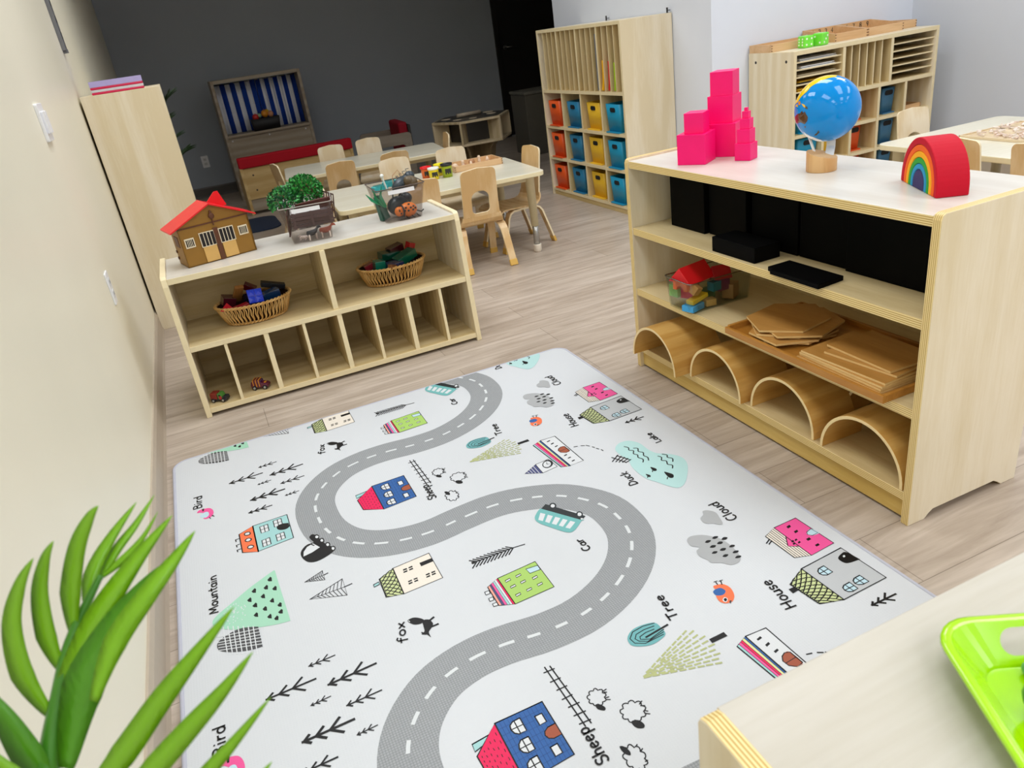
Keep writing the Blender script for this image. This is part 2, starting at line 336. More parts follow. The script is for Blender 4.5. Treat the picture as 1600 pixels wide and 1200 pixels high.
ART=[
('m',[]),
('b','mint',[-95,1775,-94,1768,-92,1706,-88,1612,-86,1555,-89,1553,-118,1558,-162,1573,-206,1592,-244,1619,-262,1647,-253,1672,-215,1701,-164,1739,-103,1774]),
('f','k',[-118,1745,-109,1755,-106,1749,-107,1733,-115,1737]),
('f','k',[-131,1717,-122,1726,-119,1720,-121,1705,-128,1709]),
('f','k',[-111,1700,-102,1709,-99,1703,-101,1688,-108,1693]),
('f','k',[-161,1721,-152,1730,-149,1724,-151,1709,-158,1713]),
('f','k',[-142,1686,-133,1694,-131,1688,-132,1673,-139,1678]),
('f','k',[-175,1691,-166,1699,-164,1693,-165,1678,-172,1683]),
('f','k',[-123,1655,-114,1664,-112,1658,-113,1643,-120,1648]),
('f','k',[-107,1628,-99,1636,-96,1630,-98,1616,-105,1621]),
('f','k',[-165,1661,-156,1670,-153,1664,-154,1649,-162,1654]),
('f','k',[-143,1634,-135,1642,-132,1636,-133,1622,-140,1626]),
('f','k',[-109,1600,-100,1608,-97,1603,-99,1589,-106,1593]),
('f','k',[-166,1623,-158,1631,-155,1625,-156,1611,-163,1616]),
('f','k',[-136,1598,-127,1606,-125,1600,-126,1586,-133,1591]),
('f','k',[-121,1582,-113,1590,-110,1584,-112,1571,-119,1575]),
('f','w',[-215,1627,-214,1627,-213,1623,-215,1623]),
('f','w',[-229,1643,-227,1642,-226,1639,-228,1638]),
('f','w',[-211,1666,-209,1665,-209,1662,-211,1661]),
('f','w',[-186,1638,-184,1638,-184,1634,-186,1634]),
('f','w',[-215,1638,-213,1637,-212,1634,-214,1634]),
('f','w',[-191,1646,-189,1645,-189,1642,-190,1641]),
('f','w',[-193,1673,-191,1673,-190,1669,-192,1669]),
('f','w',[-212,1671,-210,1671,-209,1667,-211,1667]),
('f','w',[-217,1693,-215,1693,-214,1689,-216,1689]),
('f','w',[-229,1674,-227,1674,-227,1670,-229,1670]),
('f','w',[-209,1666,-207,1666,-207,1662,-209,1662]),
('f','w',[-199,1685,-197,1685,-196,1681,-198,1681]),
('f','w',[-212,1650,-210,1650,-210,1646,-211,1646]),
('f','w',[-191,1668,-189,1668,-189,1664,-191,1664]),
('f','w',[-203,1695,-201,1694,-201,1691,-202,1690]),
('f','w',[-204,1696,-202,1695,-201,1692,-203,1691]),
('f','w',[-233,1646,-231,1646,-230,1642,-232,1642]),
('f','w',[-236,1658,-234,1657,-233,1654,-235,1653]),
('f','w',[-200,1660,-199,1660,-198,1657,-200,1656]),
('f','w',[-205,1637,-203,1637,-202,1634,-204,1633]),
('f','w',[-191,1651,-189,1651,-188,1647,-190,1647]),
('f','w',[-214,1677,-212,1677,-212,1673,-214,1673]),
('f','w',[-224,1667,-223,1666,-222,1663,-224,1662]),
('f','w',[-227,1639,-225,1639,-225,1636,-226,1635]),
('f','w',[-225,1688,-223,1687,-222,1684,-224,1683]),
('f','w',[-209,1697,-207,1696,-207,1693,-209,1692]),
('f','w',[-184,1676,-182,1676,-181,1672,-183,1672]),
('f','w',[-210,1673,-208,1672,-207,1669,-209,1668]),
('f','w',[-184,1675,-182,1675,-181,1671,-183,1671]),
('f','w',[-188,1662,-186,1662,-185,1658,-187,1658]),
('f','w',[-206,1675,-205,1674,-204,1671,-206,1670]),
('f','w',[-192,1675,-190,1675,-189,1671,-191,1671]),
('f','w',[-213,1647,-211,1647,-210,1643,-212,1643]),
('f','w',[-184,1677,-182,1676,-182,1673,-183,1672]),
('f','w',[-195,1626,-193,1625,-192,1622,-194,1622]),
('f','w',[-219,1653,-218,1653,-217,1649,-219,1649]),
('f','w',[-224,1628,-222,1627,-222,1624,-224,1623]),
('f','w',[-203,1659,-201,1659,-201,1655,-203,1655]),
('f','w',[-211,1664,-209,1663,-209,1660,-211,1659]),
('f','w',[-205,1679,-203,1679,-203,1676,-205,1675]),
('f','w',[-182,1670,-180,1670,-180,1666,-182,1666]),
('f','w',[-234,1673,-232,1673,-232,1669,-233,1669]),
('f','w',[-214,1647,-212,1647,-212,1644,-214,1643]),
('f','w',[-211,1662,-209,1662,-209,1658,-211,1658]),
('f','w',[-210,1629,-208,1629,-208,1626,-210,1625]),
('f','w',[-214,1670,-212,1670,-211,1666,-213,1666]),
('b','dgr',[-257,1560,-250,1577,-224,1590,-197,1592,-162,1576,-160,1569,-158,1503,-161,1500,-187,1504,-221,1518,-250,1539]),
('s','w',4,[-239,1625,-236,1520]),
('s','w',4,[-228,1618,-225,1513]),
('s','w',4,[-216,1611,-215,1507]),
('s','w',4,[-205,1604,-204,1500]),
('s','w',4,[-193,1597,-193,1494]),
('s','w',4,[-182,1590,-182,1487]),
('s','w',4,[-171,1583,-172,1481]),
('s','w',4,[-256,1593,-157,1566]),
('s','w',4,[-255,1583,-158,1554]),
('s','w',4,[-255,1572,-158,1543]),
('s','w',4,[-254,1563,-158,1532]),
('s','w',4,[-254,1553,-158,1520]),
('s','w',4,[-253,1543,-158,1509]),
('m',[]),
('b','pink',[-276,1209,-270,1221,-256,1221,-239,1215,-230,1198,-229,1175,-239,1158,-255,1158,-260,1173,-256,1192,-265,1204]),
('b','sky',[-269,1182,-255,1198,-244,1194,-243,1173,-254,1165]),
('f','k',[-261,1223,-254,1223,-256,1208,-260,1208]),
('s','k',4,[-242,1161,-239,1149]),
('s','k',4,[-234,1167,-228,1156]),
('s','k',4,[-233,1161,-230,1165]),
('f','lteal',[-126,1029,-26,1029,-26,897,-125,890]),
('f','orange',[-126,1029,-125,888,-166,910,-167,1009]),
('s','k',5,[-169,987,-179,987]),
('s','k',5,[-179,987,-178,976]),
('s','k',5,[-170,958,-179,957]),
('s','k',5,[-179,957,-178,947]),
('s','k',5,[-169,932,-179,932]),
('s','k',5,[-179,932,-178,922]),
('s','k',5,[-126,1029,-26,1029,-26,897,-125,890,-126,1029,-26,1029]),
('s','k',6,[-126,1029,-125,888,-166,910,-167,1009,-126,1029,-125,888]),
('f','w',[-108,1011,-85,1012,-85,975,-107,975]),
('s','k',5,[-108,1011,-85,1012,-85,975,-107,975,-108,1011,-85,1012]),
('s','k',4.0,[-107,993,-85,993]),
('s','k',4.0,[-96,1012,-96,975]),
('f','w',[-68,1019,-45,1019,-45,984,-68,983]),
('s','k',5,[-68,1019,-45,1019,-45,984,-68,983,-68,1019,-45,1019]),
('s','k',4.0,[-68,1001,-45,1001]),
('s','k',4.0,[-56,1019,-56,983]),
('f','w',[-110,937,-88,939,-88,904,-110,903]),
('s','k',5,[-110,937,-88,939,-88,904,-110,903,-110,937,-88,939]),
('s','k',4.0,[-110,920,-88,921]),
('s','k',4.0,[-99,938,-99,903]),
('f','w',[-70,941,-47,942,-47,909,-70,907]),
('s','k',5,[-70,941,-47,942,-47,909,-70,907,-70,941,-47,942]),
('s','k',4.0,[-70,924,-47,925]),
('s','k',4.0,[-58,942,-58,908]),
('b','k',[-135,996,-136,990,-141,987,-147,988,-152,992,-154,999,-152,1005,-148,1008,-142,1007,-137,1003]),
('b','w',[-138,997,-139,993,-142,991,-146,992,-150,994,-151,998,-150,1002,-147,1004,-142,1003,-139,1001]),
('b','k',[-135,963,-137,957,-142,954,-148,955,-153,959,-155,965,-153,971,-148,974,-142,973,-138,969]),
('b','w',[-139,963,-140,960,-143,958,-147,958,-150,961,-152,965,-150,968,-147,970,-143,970,-140,967]),
('b','k',[-133,923,-135,918,-139,915,-145,915,-150,920,-152,926,-150,932,-146,935,-140,934,-135,929]),
('b','w',[-136,924,-137,920,-140,919,-144,919,-148,922,-149,925,-148,929,-145,931,-141,930,-138,927]),
('b','k',[-27,966,-31,957,-40,953,-51,956,-60,964,-63,975,-60,984,-50,988,-39,985,-30,977]),
('f','k',[-43,988,-28,981,-28,959,-48,956]),
('b','k',[15,873,25,881,35,865,49,816,68,781,61,765,37,753,12,749,-7,759,-18,783,-20,808,-12,827,3,840,21,840,17,856]),
('f','w',[-15,791,-11,812,1,829,19,836,33,807,10,796]),
('s','k',6,[12,838,20,824]),
('b','k',[40,856,38,850,34,848,30,850,27,857,27,865,30,872,34,874,38,871,41,864]),
('b','w',[38,858,36,855,34,854,32,855,30,859,30,863,32,867,34,868,36,866,38,863]),
('b','k',[50,831,48,825,44,823,40,825,37,832,37,840,40,846,44,848,48,846,50,839]),
('b','w',[47,833,46,830,44,829,42,830,40,834,40,838,42,841,44,843,46,841,47,838]),
('b','k',[61,802,58,796,54,794,50,796,48,803,48,810,51,817,55,819,59,816,61,810]),
('b','w',[58,804,57,801,54,799,52,801,51,804,51,809,52,812,55,813,57,812,58,808]),
('b','k',[71,776,68,770,64,768,60,770,58,776,58,784,61,790,65,792,69,790,71,783]),
('b','w',[68,778,66,774,64,773,62,775,61,778,61,782,62,786,64,787,67,785,68,782]),
('m',[]),
('s','dk',4,[-30,1604,60,1637,58,1567,-30,1604,60,1637]),
('s','dk',3,[-30,1604,59,1602]),
('s','dk',3,[-11,1604,-2,1615]),
('s','dk',3,[-11,1604,-2,1592]),
('s','dk',3,[-1,1603,8,1618]),
('s','dk',3,[-1,1603,8,1588]),
('s','dk',3,[9,1603,18,1622]),
('s','dk',3,[9,1603,18,1584]),
('s','dk',3,[19,1603,28,1626]),
('s','dk',3,[19,1603,27,1580]),
('s','dk',3,[29,1603,38,1629]),
('s','dk',3,[29,1603,37,1576]),
('s','dk',3,[39,1602,48,1633]),
('s','dk',3,[39,1602,47,1572]),
('s','dk',3,[49,1602,59,1637]),
('s','dk',3,[49,1602,57,1568]),
('s','dk',6,[58,1602,78,1604]),
('s','dk',4,[-30,1679,20,1700,19,1659,-30,1679,20,1700]),
('s','dk',3,[-30,1679,20,1680]),
('s','dk',3,[-19,1679,-14,1686]),
('s','dk',3,[-19,1679,-14,1673]),
('s','dk',3,[-13,1679,-8,1688]),
('s','dk',3,[-13,1679,-8,1671]),
('s','dk',3,[-8,1679,-3,1691]),
('s','dk',3,[-8,1679,-3,1668]),
('s','dk',3,[-2,1679,3,1693]),
('s','dk',3,[-2,1679,2,1666]),
('s','dk',3,[3,1680,9,1695]),
('s','dk',3,[3,1680,8,1664]),
('s','dk',3,[9,1680,14,1698]),
('s','dk',3,[9,1680,13,1662]),
('s','dk',3,[14,1680,20,1700]),
('s','dk',3,[14,1680,19,1660]),
('s','dk',6,[20,1680,31,1682]),
('t',11,[66,1306,-42,1301]),
('t',10,[-63,1333,-170,1331]),
('t',6,[-11,1380,-71,1378]),
('t',5,[-43,1267,-86,1264]),
('t',7,[58,1226,-18,1224]),
('t',12,[-11,1182,-117,1180]),
('t',5,[28,1143,-15,1141]),
('t',8,[-60,1110,-130,1109]),
('m',[]),
('t',9,[1129,893,1061,894]),
('m',[]),
('f','cream',[186,1603,287,1610,287,1496,184,1492]),
('f','olive',[186,1603,184,1492,142,1504,144,1581]),
('s','k',5,[184,1492,178,1498,176,1502,178,1506,184,1509]),
('s','k',5,[184,1509,179,1515,176,1519,179,1523,185,1528]),
('s','k',5,[185,1528,179,1532,177,1537,179,1541,185,1546]),
('s','k',5,[185,1546,179,1550,177,1554,179,1559,185,1565]),
('s','k',5,[185,1565,180,1568,177,1572,180,1577,186,1584]),
('s','k',5,[186,1584,180,1586,177,1590,180,1596,186,1603]),
('s','k',5,[176,1502,170,1508,168,1512,170,1516,176,1519]),
('s','k',5,[176,1519,170,1524,168,1528,170,1532,177,1537]),
('s','k',5,[177,1537,171,1540,168,1544,171,1549,177,1554]),
('s','k',5,[177,1554,171,1557,169,1561,171,1566,177,1572]),
('s','k',5,[177,1572,171,1574,169,1577,171,1583,177,1590]),
('s','k',5,[177,1590,172,1591,169,1594,172,1596,178,1599]),
('s','k',5,[167,1497,162,1502,159,1506,162,1510,168,1512]),
('s','k',5,[168,1512,162,1517,159,1521,162,1525,168,1528]),
('s','k',5,[168,1528,162,1532,160,1536,162,1540,168,1544]),
('s','k',5,[168,1544,162,1548,160,1551,163,1555,169,1561]),
('s','k',5,[169,1561,163,1563,160,1566,163,1571,169,1577]),
('s','k',5,[169,1577,163,1579,161,1582,163,1587,169,1594]),
('s','k',5,[159,1506,153,1511,151,1515,153,1518,159,1521]),
('s','k',5,[159,1521,154,1525,151,1529,154,1532,160,1536]),
('s','k',5,[160,1536,154,1539,151,1543,154,1547,160,1551]),
('s','k',5,[160,1551,154,1554,152,1557,154,1561,160,1566]),
('s','k',5,[160,1566,154,1568,152,1571,155,1576,161,1582]),
('s','k',5,[161,1582,155,1583,152,1585,155,1587,161,1590]),
('s','k',5,[151,1502,145,1506,143,1510,145,1513,151,1515]),
('s','k',5,[151,1515,145,1519,143,1523,145,1526,151,1529]),
('s','k',5,[151,1529,145,1532,143,1535,146,1539,151,1543]),
('s','k',5,[151,1543,146,1545,143,1548,146,1552,152,1557]),
('s','k',5,[152,1557,146,1559,144,1561,146,1565,152,1571]),
('s','k',5,[152,1571,146,1572,144,1574,146,1579,152,1585]),
('s','k',5,[143,1510,143,1513,143,1516,143,1520,143,1523]),
('s','k',5,[143,1523,143,1526,143,1529,143,1532,143,1535]),
('s','k',5,[143,1535,143,1539,143,1542,143,1545,143,1548]),
('s','k',5,[143,1548,143,1552,143,1555,143,1558,144,1561]),
('s','k',5,[144,1561,144,1565,144,1568,144,1571,144,1574]),
('s','k',5,[144,1574,144,1578,144,1581,144,1581,144,1581]),
('s','k',5,[186,1603,184,1492,142,1504,144,1581,186,1603,184,1492]),
('s','k',4,[186,1603,287,1610,287,1496,184,1492,186,1603,287,1610]),
('f','lteal',[126,1568,140,1571,140,1561,125,1558]),
('s','k',5,[126,1568,140,1571,140,1561,125,1558,126,1568,140,1571]),
('f','k',[253,1585,287,1586,287,1571,253,1569]),
('f','k',[208,1584,218,1584,218,1578,207,1578]),
('f','k',[223,1584,233,1585,233,1579,222,1579]),
('f','k',[206,1574,217,1575,216,1569,206,1569]),
('f','k',[222,1575,232,1576,232,1570,221,1570]),
('f','k',[253,1532,264,1533,263,1527,253,1527]),
('f','k',[268,1533,279,1533,278,1528,268,1527]),
('f','k',[252,1523,262,1524,261,1518,251,1518]),
('f','k',[267,1524,277,1525,277,1519,266,1519]),
('f','k',[206,1532,217,1533,216,1528,206,1527]),
('f','k',[221,1533,231,1533,231,1528,221,1528]),
('f','k',[205,1524,215,1524,215,1519,205,1518]),
('f','k',[220,1524,230,1525,230,1519,220,1519]),
('b','k',[165,1396,179,1399,192,1390,200,1377,190,1370,174,1377]),
('b','k',[196,1377,210,1373,215,1356,209,1345,198,1334,197,1316,192,1328,181,1336,190,1342,193,1361]),
('s','k',9,[209,1368,223,1374]),
('s','k',9,[208,1347,225,1347]),
('s','w',3,[167,1395,169,1390]),
('s','k',5,[189,1331,183,1342]),
('s','k',5,[517,1502,482,1506,371,1507]),
('s','k',5.5,[485,1505,470,1520]),
('s','k',5.5,[485,1505,465,1486]),
('s','k',5.5,[475,1505,460,1520]),
('s','k',5.5,[475,1505,455,1486]),
('s','k',5.5,[465,1505,449,1520]),
('s','k',5.5,[465,1505,445,1486]),
('s','k',5.5,[455,1506,439,1520]),
('s','k',5.5,[455,1506,435,1487]),
('s','k',5.5,[444,1506,429,1521]),
('s','k',5.5,[444,1506,425,1487]),
('s','k',5.5,[434,1506,419,1521]),
('s','k',5.5,[434,1506,415,1487]),
('s','k',5.5,[424,1506,409,1521]),
('s','k',5.5,[424,1506,405,1487]),
('s','k',5.5,[414,1506,398,1521]),
('s','k',5.5,[414,1506,395,1487]),
('s','k',5.5,[404,1506,388,1521]),
('s','k',5.5,[404,1506,385,1488]),
('s','k',5.5,[394,1506,378,1521]),
('s','k',5.5,[394,1506,375,1488]),
('s','k',5.5,[384,1507,368,1521]),
('s','k',5.5,[384,1507,365,1488]),
('s','k',14,[372,1508,376,1507]),
('f','lime',[404,1417,510,1424,509,1315,405,1311]),
('f','hot',[404,1417,405,1311,399,1314,399,1415]),
('s','k',3,[399,1415,399,1314]),
('f','w',[399,1415,399,1314,394,1316,393,1412]),
('s','k',3,[393,1412,394,1316]),
('f','lteal',[393,1412,394,1316,388,1319,388,1409]),
('s','k',3,[388,1409,388,1319]),
('f','pink',[388,1409,388,1319,382,1321,382,1406]),
('s','k',3,[382,1406,382,1321]),
('f','navy',[382,1406,382,1321,376,1324,377,1404]),
('s','k',3,[377,1404,376,1324]),
('f','salmon',[377,1404,376,1324,370,1327,371,1401]),
('s','k',3,[371,1401,370,1327]),
('s','k',4,[404,1417,405,1311,370,1327,371,1401,404,1417,405,1311]),
('s','k',4,[404,1417,510,1424,509,1315,405,1311,404,1417,510,1424]),
('f','w',[358,1388,369,1388,368,1377,357,1377]),
('s','k',4,[358,1388,369,1388,368,1377,357,1377,358,1388,369,1388]),
('f','w',[358,1362,369,1362,367,1351,357,1351]),
('s','k',4,[358,1362,369,1362,367,1351,357,1351,358,1362,369,1362]),
('f','w',[359,1340,370,1340,369,1329,358,1330]),
('s','k',4,[359,1340,370,1340,369,1329,358,1330,359,1340,370,1340]),
('f','w',[417,1399,430,1401,430,1394,416,1392]),
('s','k',4,[417,1399,430,1401,430,1394,416,1392,417,1399,430,1401]),
('f','w',[446,1401,459,1402,459,1396,445,1394]),
('s','k',4,[446,1401,459,1402,459,1396,445,1394,446,1401,459,1402]),
('f','w',[419,1372,432,1374,432,1367,418,1366]),
('s','k',4,[419,1372,432,1374,432,1367,418,1366,419,1372,432,1374]),
('f','w',[447,1374,460,1375,459,1369,446,1367]),
('s','k',4,[447,1374,460,1375,459,1369,446,1367,447,1374,460,1375]),
('f','w',[418,1339,431,1340,430,1334,418,1332]),
('s','k',4,[418,1339,431,1340,430,1334,418,1332,418,1339,431,1340]),
('f','w',[448,1341,461,1342,460,1336,447,1334]),
('s','k',4,[448,1341,461,1342,460,1336,447,1334,448,1341,461,1342]),
('f','w',[478,1372,491,1374,490,1367,477,1365]),
('s','k',4,[478,1372,491,1374,490,1367,477,1365,478,1372,491,1374]),
('f','w',[478,1344,491,1345,490,1339,477,1337]),
('s','k',4,[478,1344,491,1345,490,1339,477,1337,478,1344,491,1345]),
('f','sky',[478,1410,509,1407,508,1389,480,1390]),
('s','k',4,[478,1410,509,1407,508,1389,480,1390,478,1410,509,1407]),
('b','teal',[620,1620,640,1599,692,1514,686,1506,652,1481,631,1486,605,1530,588,1563,586,1585,596,1602]),
('f','blk2',[641,1632,707,1520,690,1509,621,1619]),
('f','w',[611,1603,620,1590,600,1565,592,1577]),
('f','w',[624,1583,633,1570,611,1547,604,1559]),
('f','w',[637,1563,646,1550,623,1529,615,1541]),
('f','w',[650,1543,658,1531,634,1512,627,1523]),
('f','w',[663,1524,671,1511,646,1494,638,1505]),
('b','blk2',[662,1607,657,1601,651,1600,646,1603,644,1610,646,1619,651,1625,658,1627,663,1623,665,1616]),
('b','w',[659,1610,656,1606,652,1605,649,1607,648,1611,649,1616,653,1620,656,1621,659,1619,660,1615]),
('b','blk2',[705,1531,700,1525,694,1523,689,1527,687,1534,689,1541,694,1547,701,1549,706,1545,707,1538]),
('b','w',[702,1533,699,1529,695,1528,692,1530,691,1534,693,1539,696,1543,699,1544,702,1542,703,1538]),
('b','w',[695,1512,693,1511,691,1510,690,1511,689,1513,690,1516,691,1518,693,1518,695,1517,696,1515]),
('m',[]),
('s','k',5,[381,1104,385,933]),
('s','k',5,[392,1101,398,934]),
('s','k',5,[373,1091,397,1090]),
('s','k',5,[374,1062,397,1062]),
('s','k',5,[376,1037,399,1037]),
('s','k',5,[375,1011,398,1012]),
('s','k',5,[377,988,401,988]),
('s','k',5,[377,965,402,964]),
('s','k',5,[377,943,401,942]),
('s','k',4,[450,974,450,971,450,968,449,966,446,965,444,965,441,966,440,963,438,961,436,960,434,961,432,963,431,966,428,964,426,964,424,965,423,967,423,969,423,972,421,973,419,974,418,977,418,979,420,981,422,983,420,986,420,988,420,991,422,993,425,994,428,993,428,997,429,999,431,1001,433,1001,436,1000,438,998,440,1000,442,1002,445,1002,446,1000,447,998,447,995,450,995,453,994,455,993,455,990,454,988,452,985,454,983,456,981,456,979,455,976,453,975,450,974]),
('b','k',[426,967,434,963,439,952,435,946,428,951,424,958]),
('s','k',4,[456,988,463,989]),
('s','k',4,[455,985,460,982]),
('s','k',4,[451,971,458,970]),
('s','k',4,[450,967,457,963]),
('s','k',4,[498,907,498,903,498,900,496,897,493,896,490,897,487,898,485,895,483,893,480,892,477,893,475,895,473,898,470,897,466,896,464,897,462,900,462,903,463,907,460,908,457,910,456,912,456,915,458,918,461,920,459,923,458,926,459,929,461,932,465,932,468,932,469,936,470,939,473,941,476,941,479,940,482,937,484,940,488,941,491,941,493,939,494,936,494,932,498,933,502,932,504,930,504,927,503,923,501,920,504,918,506,915,506,912,504,910,501,908,498,907]),
('b','k',[466,899,478,895,483,882,478,875,468,880,464,889]),
('s','k',4,[500,925,508,929]),
('s','k',4,[500,921,507,917]),
('s','k',4,[500,908,505,903]),
('s','k',4,[497,902,505,896]),
('m',[]),
('s','k',4,[444,820,445,816,445,812,444,809,441,808,439,808,436,809,435,805,433,802,431,801,429,802,427,804,425,808,423,806,420,805,418,806,417,809,416,813,417,817,414,818,412,819,411,822,411,826,412,829,415,832,413,835,412,839,412,842,414,845,417,846,419,846,420,850,421,854,422,856,425,857,427,855,429,853,431,856,434,858,436,858,438,856,439,853,440,848,443,849,445,849,447,846,448,843,447,839,445,836,448,833,450,830,450,827,449,824,447,821,444,820]),
('b','k',[418,863,425,859,429,846,426,838,420,843,417,852]),
('s','k',4,[444,848,448,851]),
('s','k',4,[447,836,452,839]),
('s','k',4,[442,814,447,814]),
('m',[]),
('f','blue',[235,1027,338,1027,338,890,236,882]),
('f','lteal',[179,1005,218,1009,212,996,178,987]),
('s','k',5,[179,1005,218,1009,212,996,178,987,179,1005,218,1009]),
('f','hot',[235,1027,236,882,182,915,178,976]),
('s','k',5,[235,1027,236,882,182,915,178,976,235,1027,236,882]),
('s','k',2.5,[228,1007,228,1000]),
('s','k',2.5,[229,986,229,979]),
('s','k',2.5,[229,965,229,958]),
('s','k',2.5,[229,945,229,938]),
('s','k',2.5,[229,925,229,919]),
('s','k',2.5,[229,905,229,899]),
('s','k',2.5,[220,994,220,988]),
('s','k',2.5,[220,975,220,969]),
('s','k',2.5,[220,957,220,951]),
('s','k',2.5,[221,938,221,932]),
('s','k',2.5,[221,921,221,915]),
('s','k',2.5,[221,903,221,897]),
('s','k',2.5,[211,994,211,988]),
('s','k',2.5,[211,977,212,971]),
('s','k',2.5,[212,960,212,955]),
('s','k',2.5,[212,944,212,939]),
('s','k',2.5,[213,928,213,923]),
('s','k',2.5,[213,912,213,907]),
('s','k',2.5,[203,983,203,978]),
('s','k',2.5,[203,968,203,963]),
('s','k',2.5,[204,953,204,948]),
('s','k',2.5,[204,939,204,934]),
('s','k',2.5,[204,925,205,920]),
('s','k',2.5,[205,910,205,906]),
('s','k',2.5,[194,981,194,977]),
('s','k',2.5,[194,969,195,964]),
('s','k',2.5,[195,956,195,952]),
('s','k',2.5,[195,943,196,939]),
('s','k',2.5,[196,931,196,927]),
('s','k',2.5,[197,918,197,914]),
('s','k',2.5,[186,972,186,968]),
('s','k',2.5,[186,961,186,957]),
('s','k',2.5,[187,950,187,946]),
('s','k',2.5,[187,939,188,936]),
('s','k',2.5,[188,929,188,925]),
('s','k',2.5,[189,918,189,915]),
('s','dblue',1.6,[235,1010,338,1011]),
('s','dblue',1.6,[236,993,338,995]),
('s','dblue',1.6,[236,977,338,980]),
('s','dblue',1.6,[236,961,338,964]),
('s','dblue',1.6,[236,945,338,949]),
('s','dblue',1.6,[236,929,338,934]),
('s','dblue',1.6,[236,913,338,919]),
('s','dblue',1.6,[236,898,338,904]),
('s','dblue',1.6,[244,1027,244,883]),
('s','dblue',1.6,[252,1027,253,883]),
('s','dblue',1.6,[261,1027,261,884]),
('s','dblue',1.6,[269,1027,270,885]),
('s','dblue',1.6,[278,1027,278,885]),
('s','dblue',1.6,[286,1027,287,886]),
('s','dblue',1.6,[295,1027,295,887]),
('s','dblue',1.6,[304,1027,304,887]),
('s','dblue',1.6,[312,1027,312,888]),
('s','dblue',1.6,[321,1027,321,888]),
('s','dblue',1.6,[330,1027,330,889]),
('s','k',5,[235,1027,338,1027,338,890,236,882,235,1027,338,1027]),
('f','w',[267,1013,283,1014,283,981,267,981,260,987,257,997,259,1007]),
('s','k',5,[267,1013,283,1014,283,981,267,981,260,987,257,997,259,1007,267,1013,283,1014]),
('s','k',4.0,[257,997,283,997]),
('s','k',4.0,[270,1013,270,981]),
('f','w',[264,967,280,967,280,936,265,935,257,941,254,950,257,960]),
('s','k',5,[264,967,280,967,280,936,265,935,257,941,254,950,257,960,264,967,280,967]),
('s','k',4.0,[254,950,280,951]),
('s','k',4.0,[267,967,267,935]),
('f','w',[262,921,277,922,277,892,262,891,254,896,251,905,254,915]),
('s','k',5,[262,921,277,922,277,892,262,891,254,896,251,905,254,915,262,921,277,922]),
('s','k',4.0,[251,905,277,907]),
('s','k',4.0,[264,921,264,891]),
('f','w',[310,1002,325,1002,325,980,310,979]),
('s','k',5,[310,1002,325,1002,325,980,310,979,310,1002,325,1002]),
('f','w',[306,925,321,926,321,904,306,903]),
('s','k',5,[306,925,321,926,321,904,306,903,306,925,321,926]),
('f','brown',[321,967,338,968,338,940,321,939,312,944,309,953,312,961]),
('s','k',4,[321,967,338,968,338,940,321,939,312,944,309,953,312,961,321,967,338,968]),
('m',[]),
('s','olv',7,[554,984,566,988]),
('s','olv',7,[571,990,582,995]),
('s','olv',7,[588,997,599,1002]),
('s','olv',7,[605,1004,617,1009]),
('s','olv',7,[622,1011,634,1016]),
('s','olv',7,[640,1018,652,1023]),
('s','olv',7,[658,1025,670,1030]),
('s','olv',7,[676,1032,688,1037]),
('s','olv',7,[596,995,608,999]),
('s','olv',7,[614,1001,626,1005]),
('s','olv',7,[632,1007,644,1011]),
('s','olv',7,[650,1013,663,1017]),
('s','olv',7,[669,1019,682,1023]),
('s','olv',7,[688,1025,701,1029]),
('s','olv',7,[556,981,568,984]),
('s','olv',7,[574,985,586,988]),
('s','olv',7,[592,990,605,993]),
('s','olv',7,[611,994,624,997]),
('s','olv',7,[630,999,643,1002]),
('s','olv',7,[649,1003,662,1006]),
('s','olv',7,[668,1008,681,1011]),
('s','olv',7,[688,1012,701,1015]),
('s','olv',7,[544,978,556,980]),
('s','olv',7,[562,981,575,983]),
('s','olv',7,[581,984,594,986]),
('s','olv',7,[600,987,613,989]),
('s','olv',7,[619,989,632,992]),
('s','olv',7,[639,992,652,995]),
('s','olv',7,[658,996,672,998]),
('s','olv',7,[678,999,692,1001]),
('s','olv',7,[698,1002,712,1004]),
('s','olv',7,[595,981,609,982]),
('s','olv',7,[615,983,628,984]),
('s','olv',7,[635,984,648,985]),
('s','olv',7,[654,986,668,987]),
('s','olv',7,[674,987,688,988]),
('s','olv',7,[695,989,709,990]),
('s','olv',7,[544,977,557,977]),
('s','olv',7,[563,977,576,977]),
('s','olv',7,[582,977,595,977]),
('s','olv',7,[602,977,615,977]),
('s','olv',7,[621,977,635,977]),
('s','olv',7,[641,977,654,976]),
('s','olv',7,[661,976,674,976]),
('s','olv',7,[681,976,695,976]),
('s','olv',7,[701,976,715,976]),
('s','olv',7,[557,975,570,974]),
('s','olv',7,[576,974,589,973]),
('s','olv',7,[595,972,609,971]),
('s','olv',7,[615,971,628,970]),
('s','olv',7,[634,969,648,968]),
('s','olv',7,[654,968,667,966]),
('s','olv',7,[674,966,687,965]),
('s','olv',7,[694,964,707,963]),
('s','olv',7,[600,967,613,965]),
('s','olv',7,[619,964,632,962]),
('s','olv',7,[638,961,651,959]),
('s','olv',7,[657,958,670,956]),
('s','olv',7,[677,955,690,953]),
('s','olv',7,[696,952,709,950]),
('s','olv',7,[556,973,569,970]),
('s','olv',7,[575,969,587,966]),
('s','olv',7,[593,964,605,961]),
('s','olv',7,[611,960,624,957]),
('s','olv',7,[630,956,642,953]),
('s','olv',7,[648,951,661,949]),
('s','olv',7,[667,947,679,944]),
('s','olv',7,[685,943,698,940]),
('s','olv',7,[543,975,555,972]),
('s','olv',7,[561,970,573,966]),
('s','olv',7,[579,965,591,961]),
('s','olv',7,[596,959,608,956]),
('s','olv',7,[614,954,626,950]),
('s','olv',7,[632,948,644,945]),
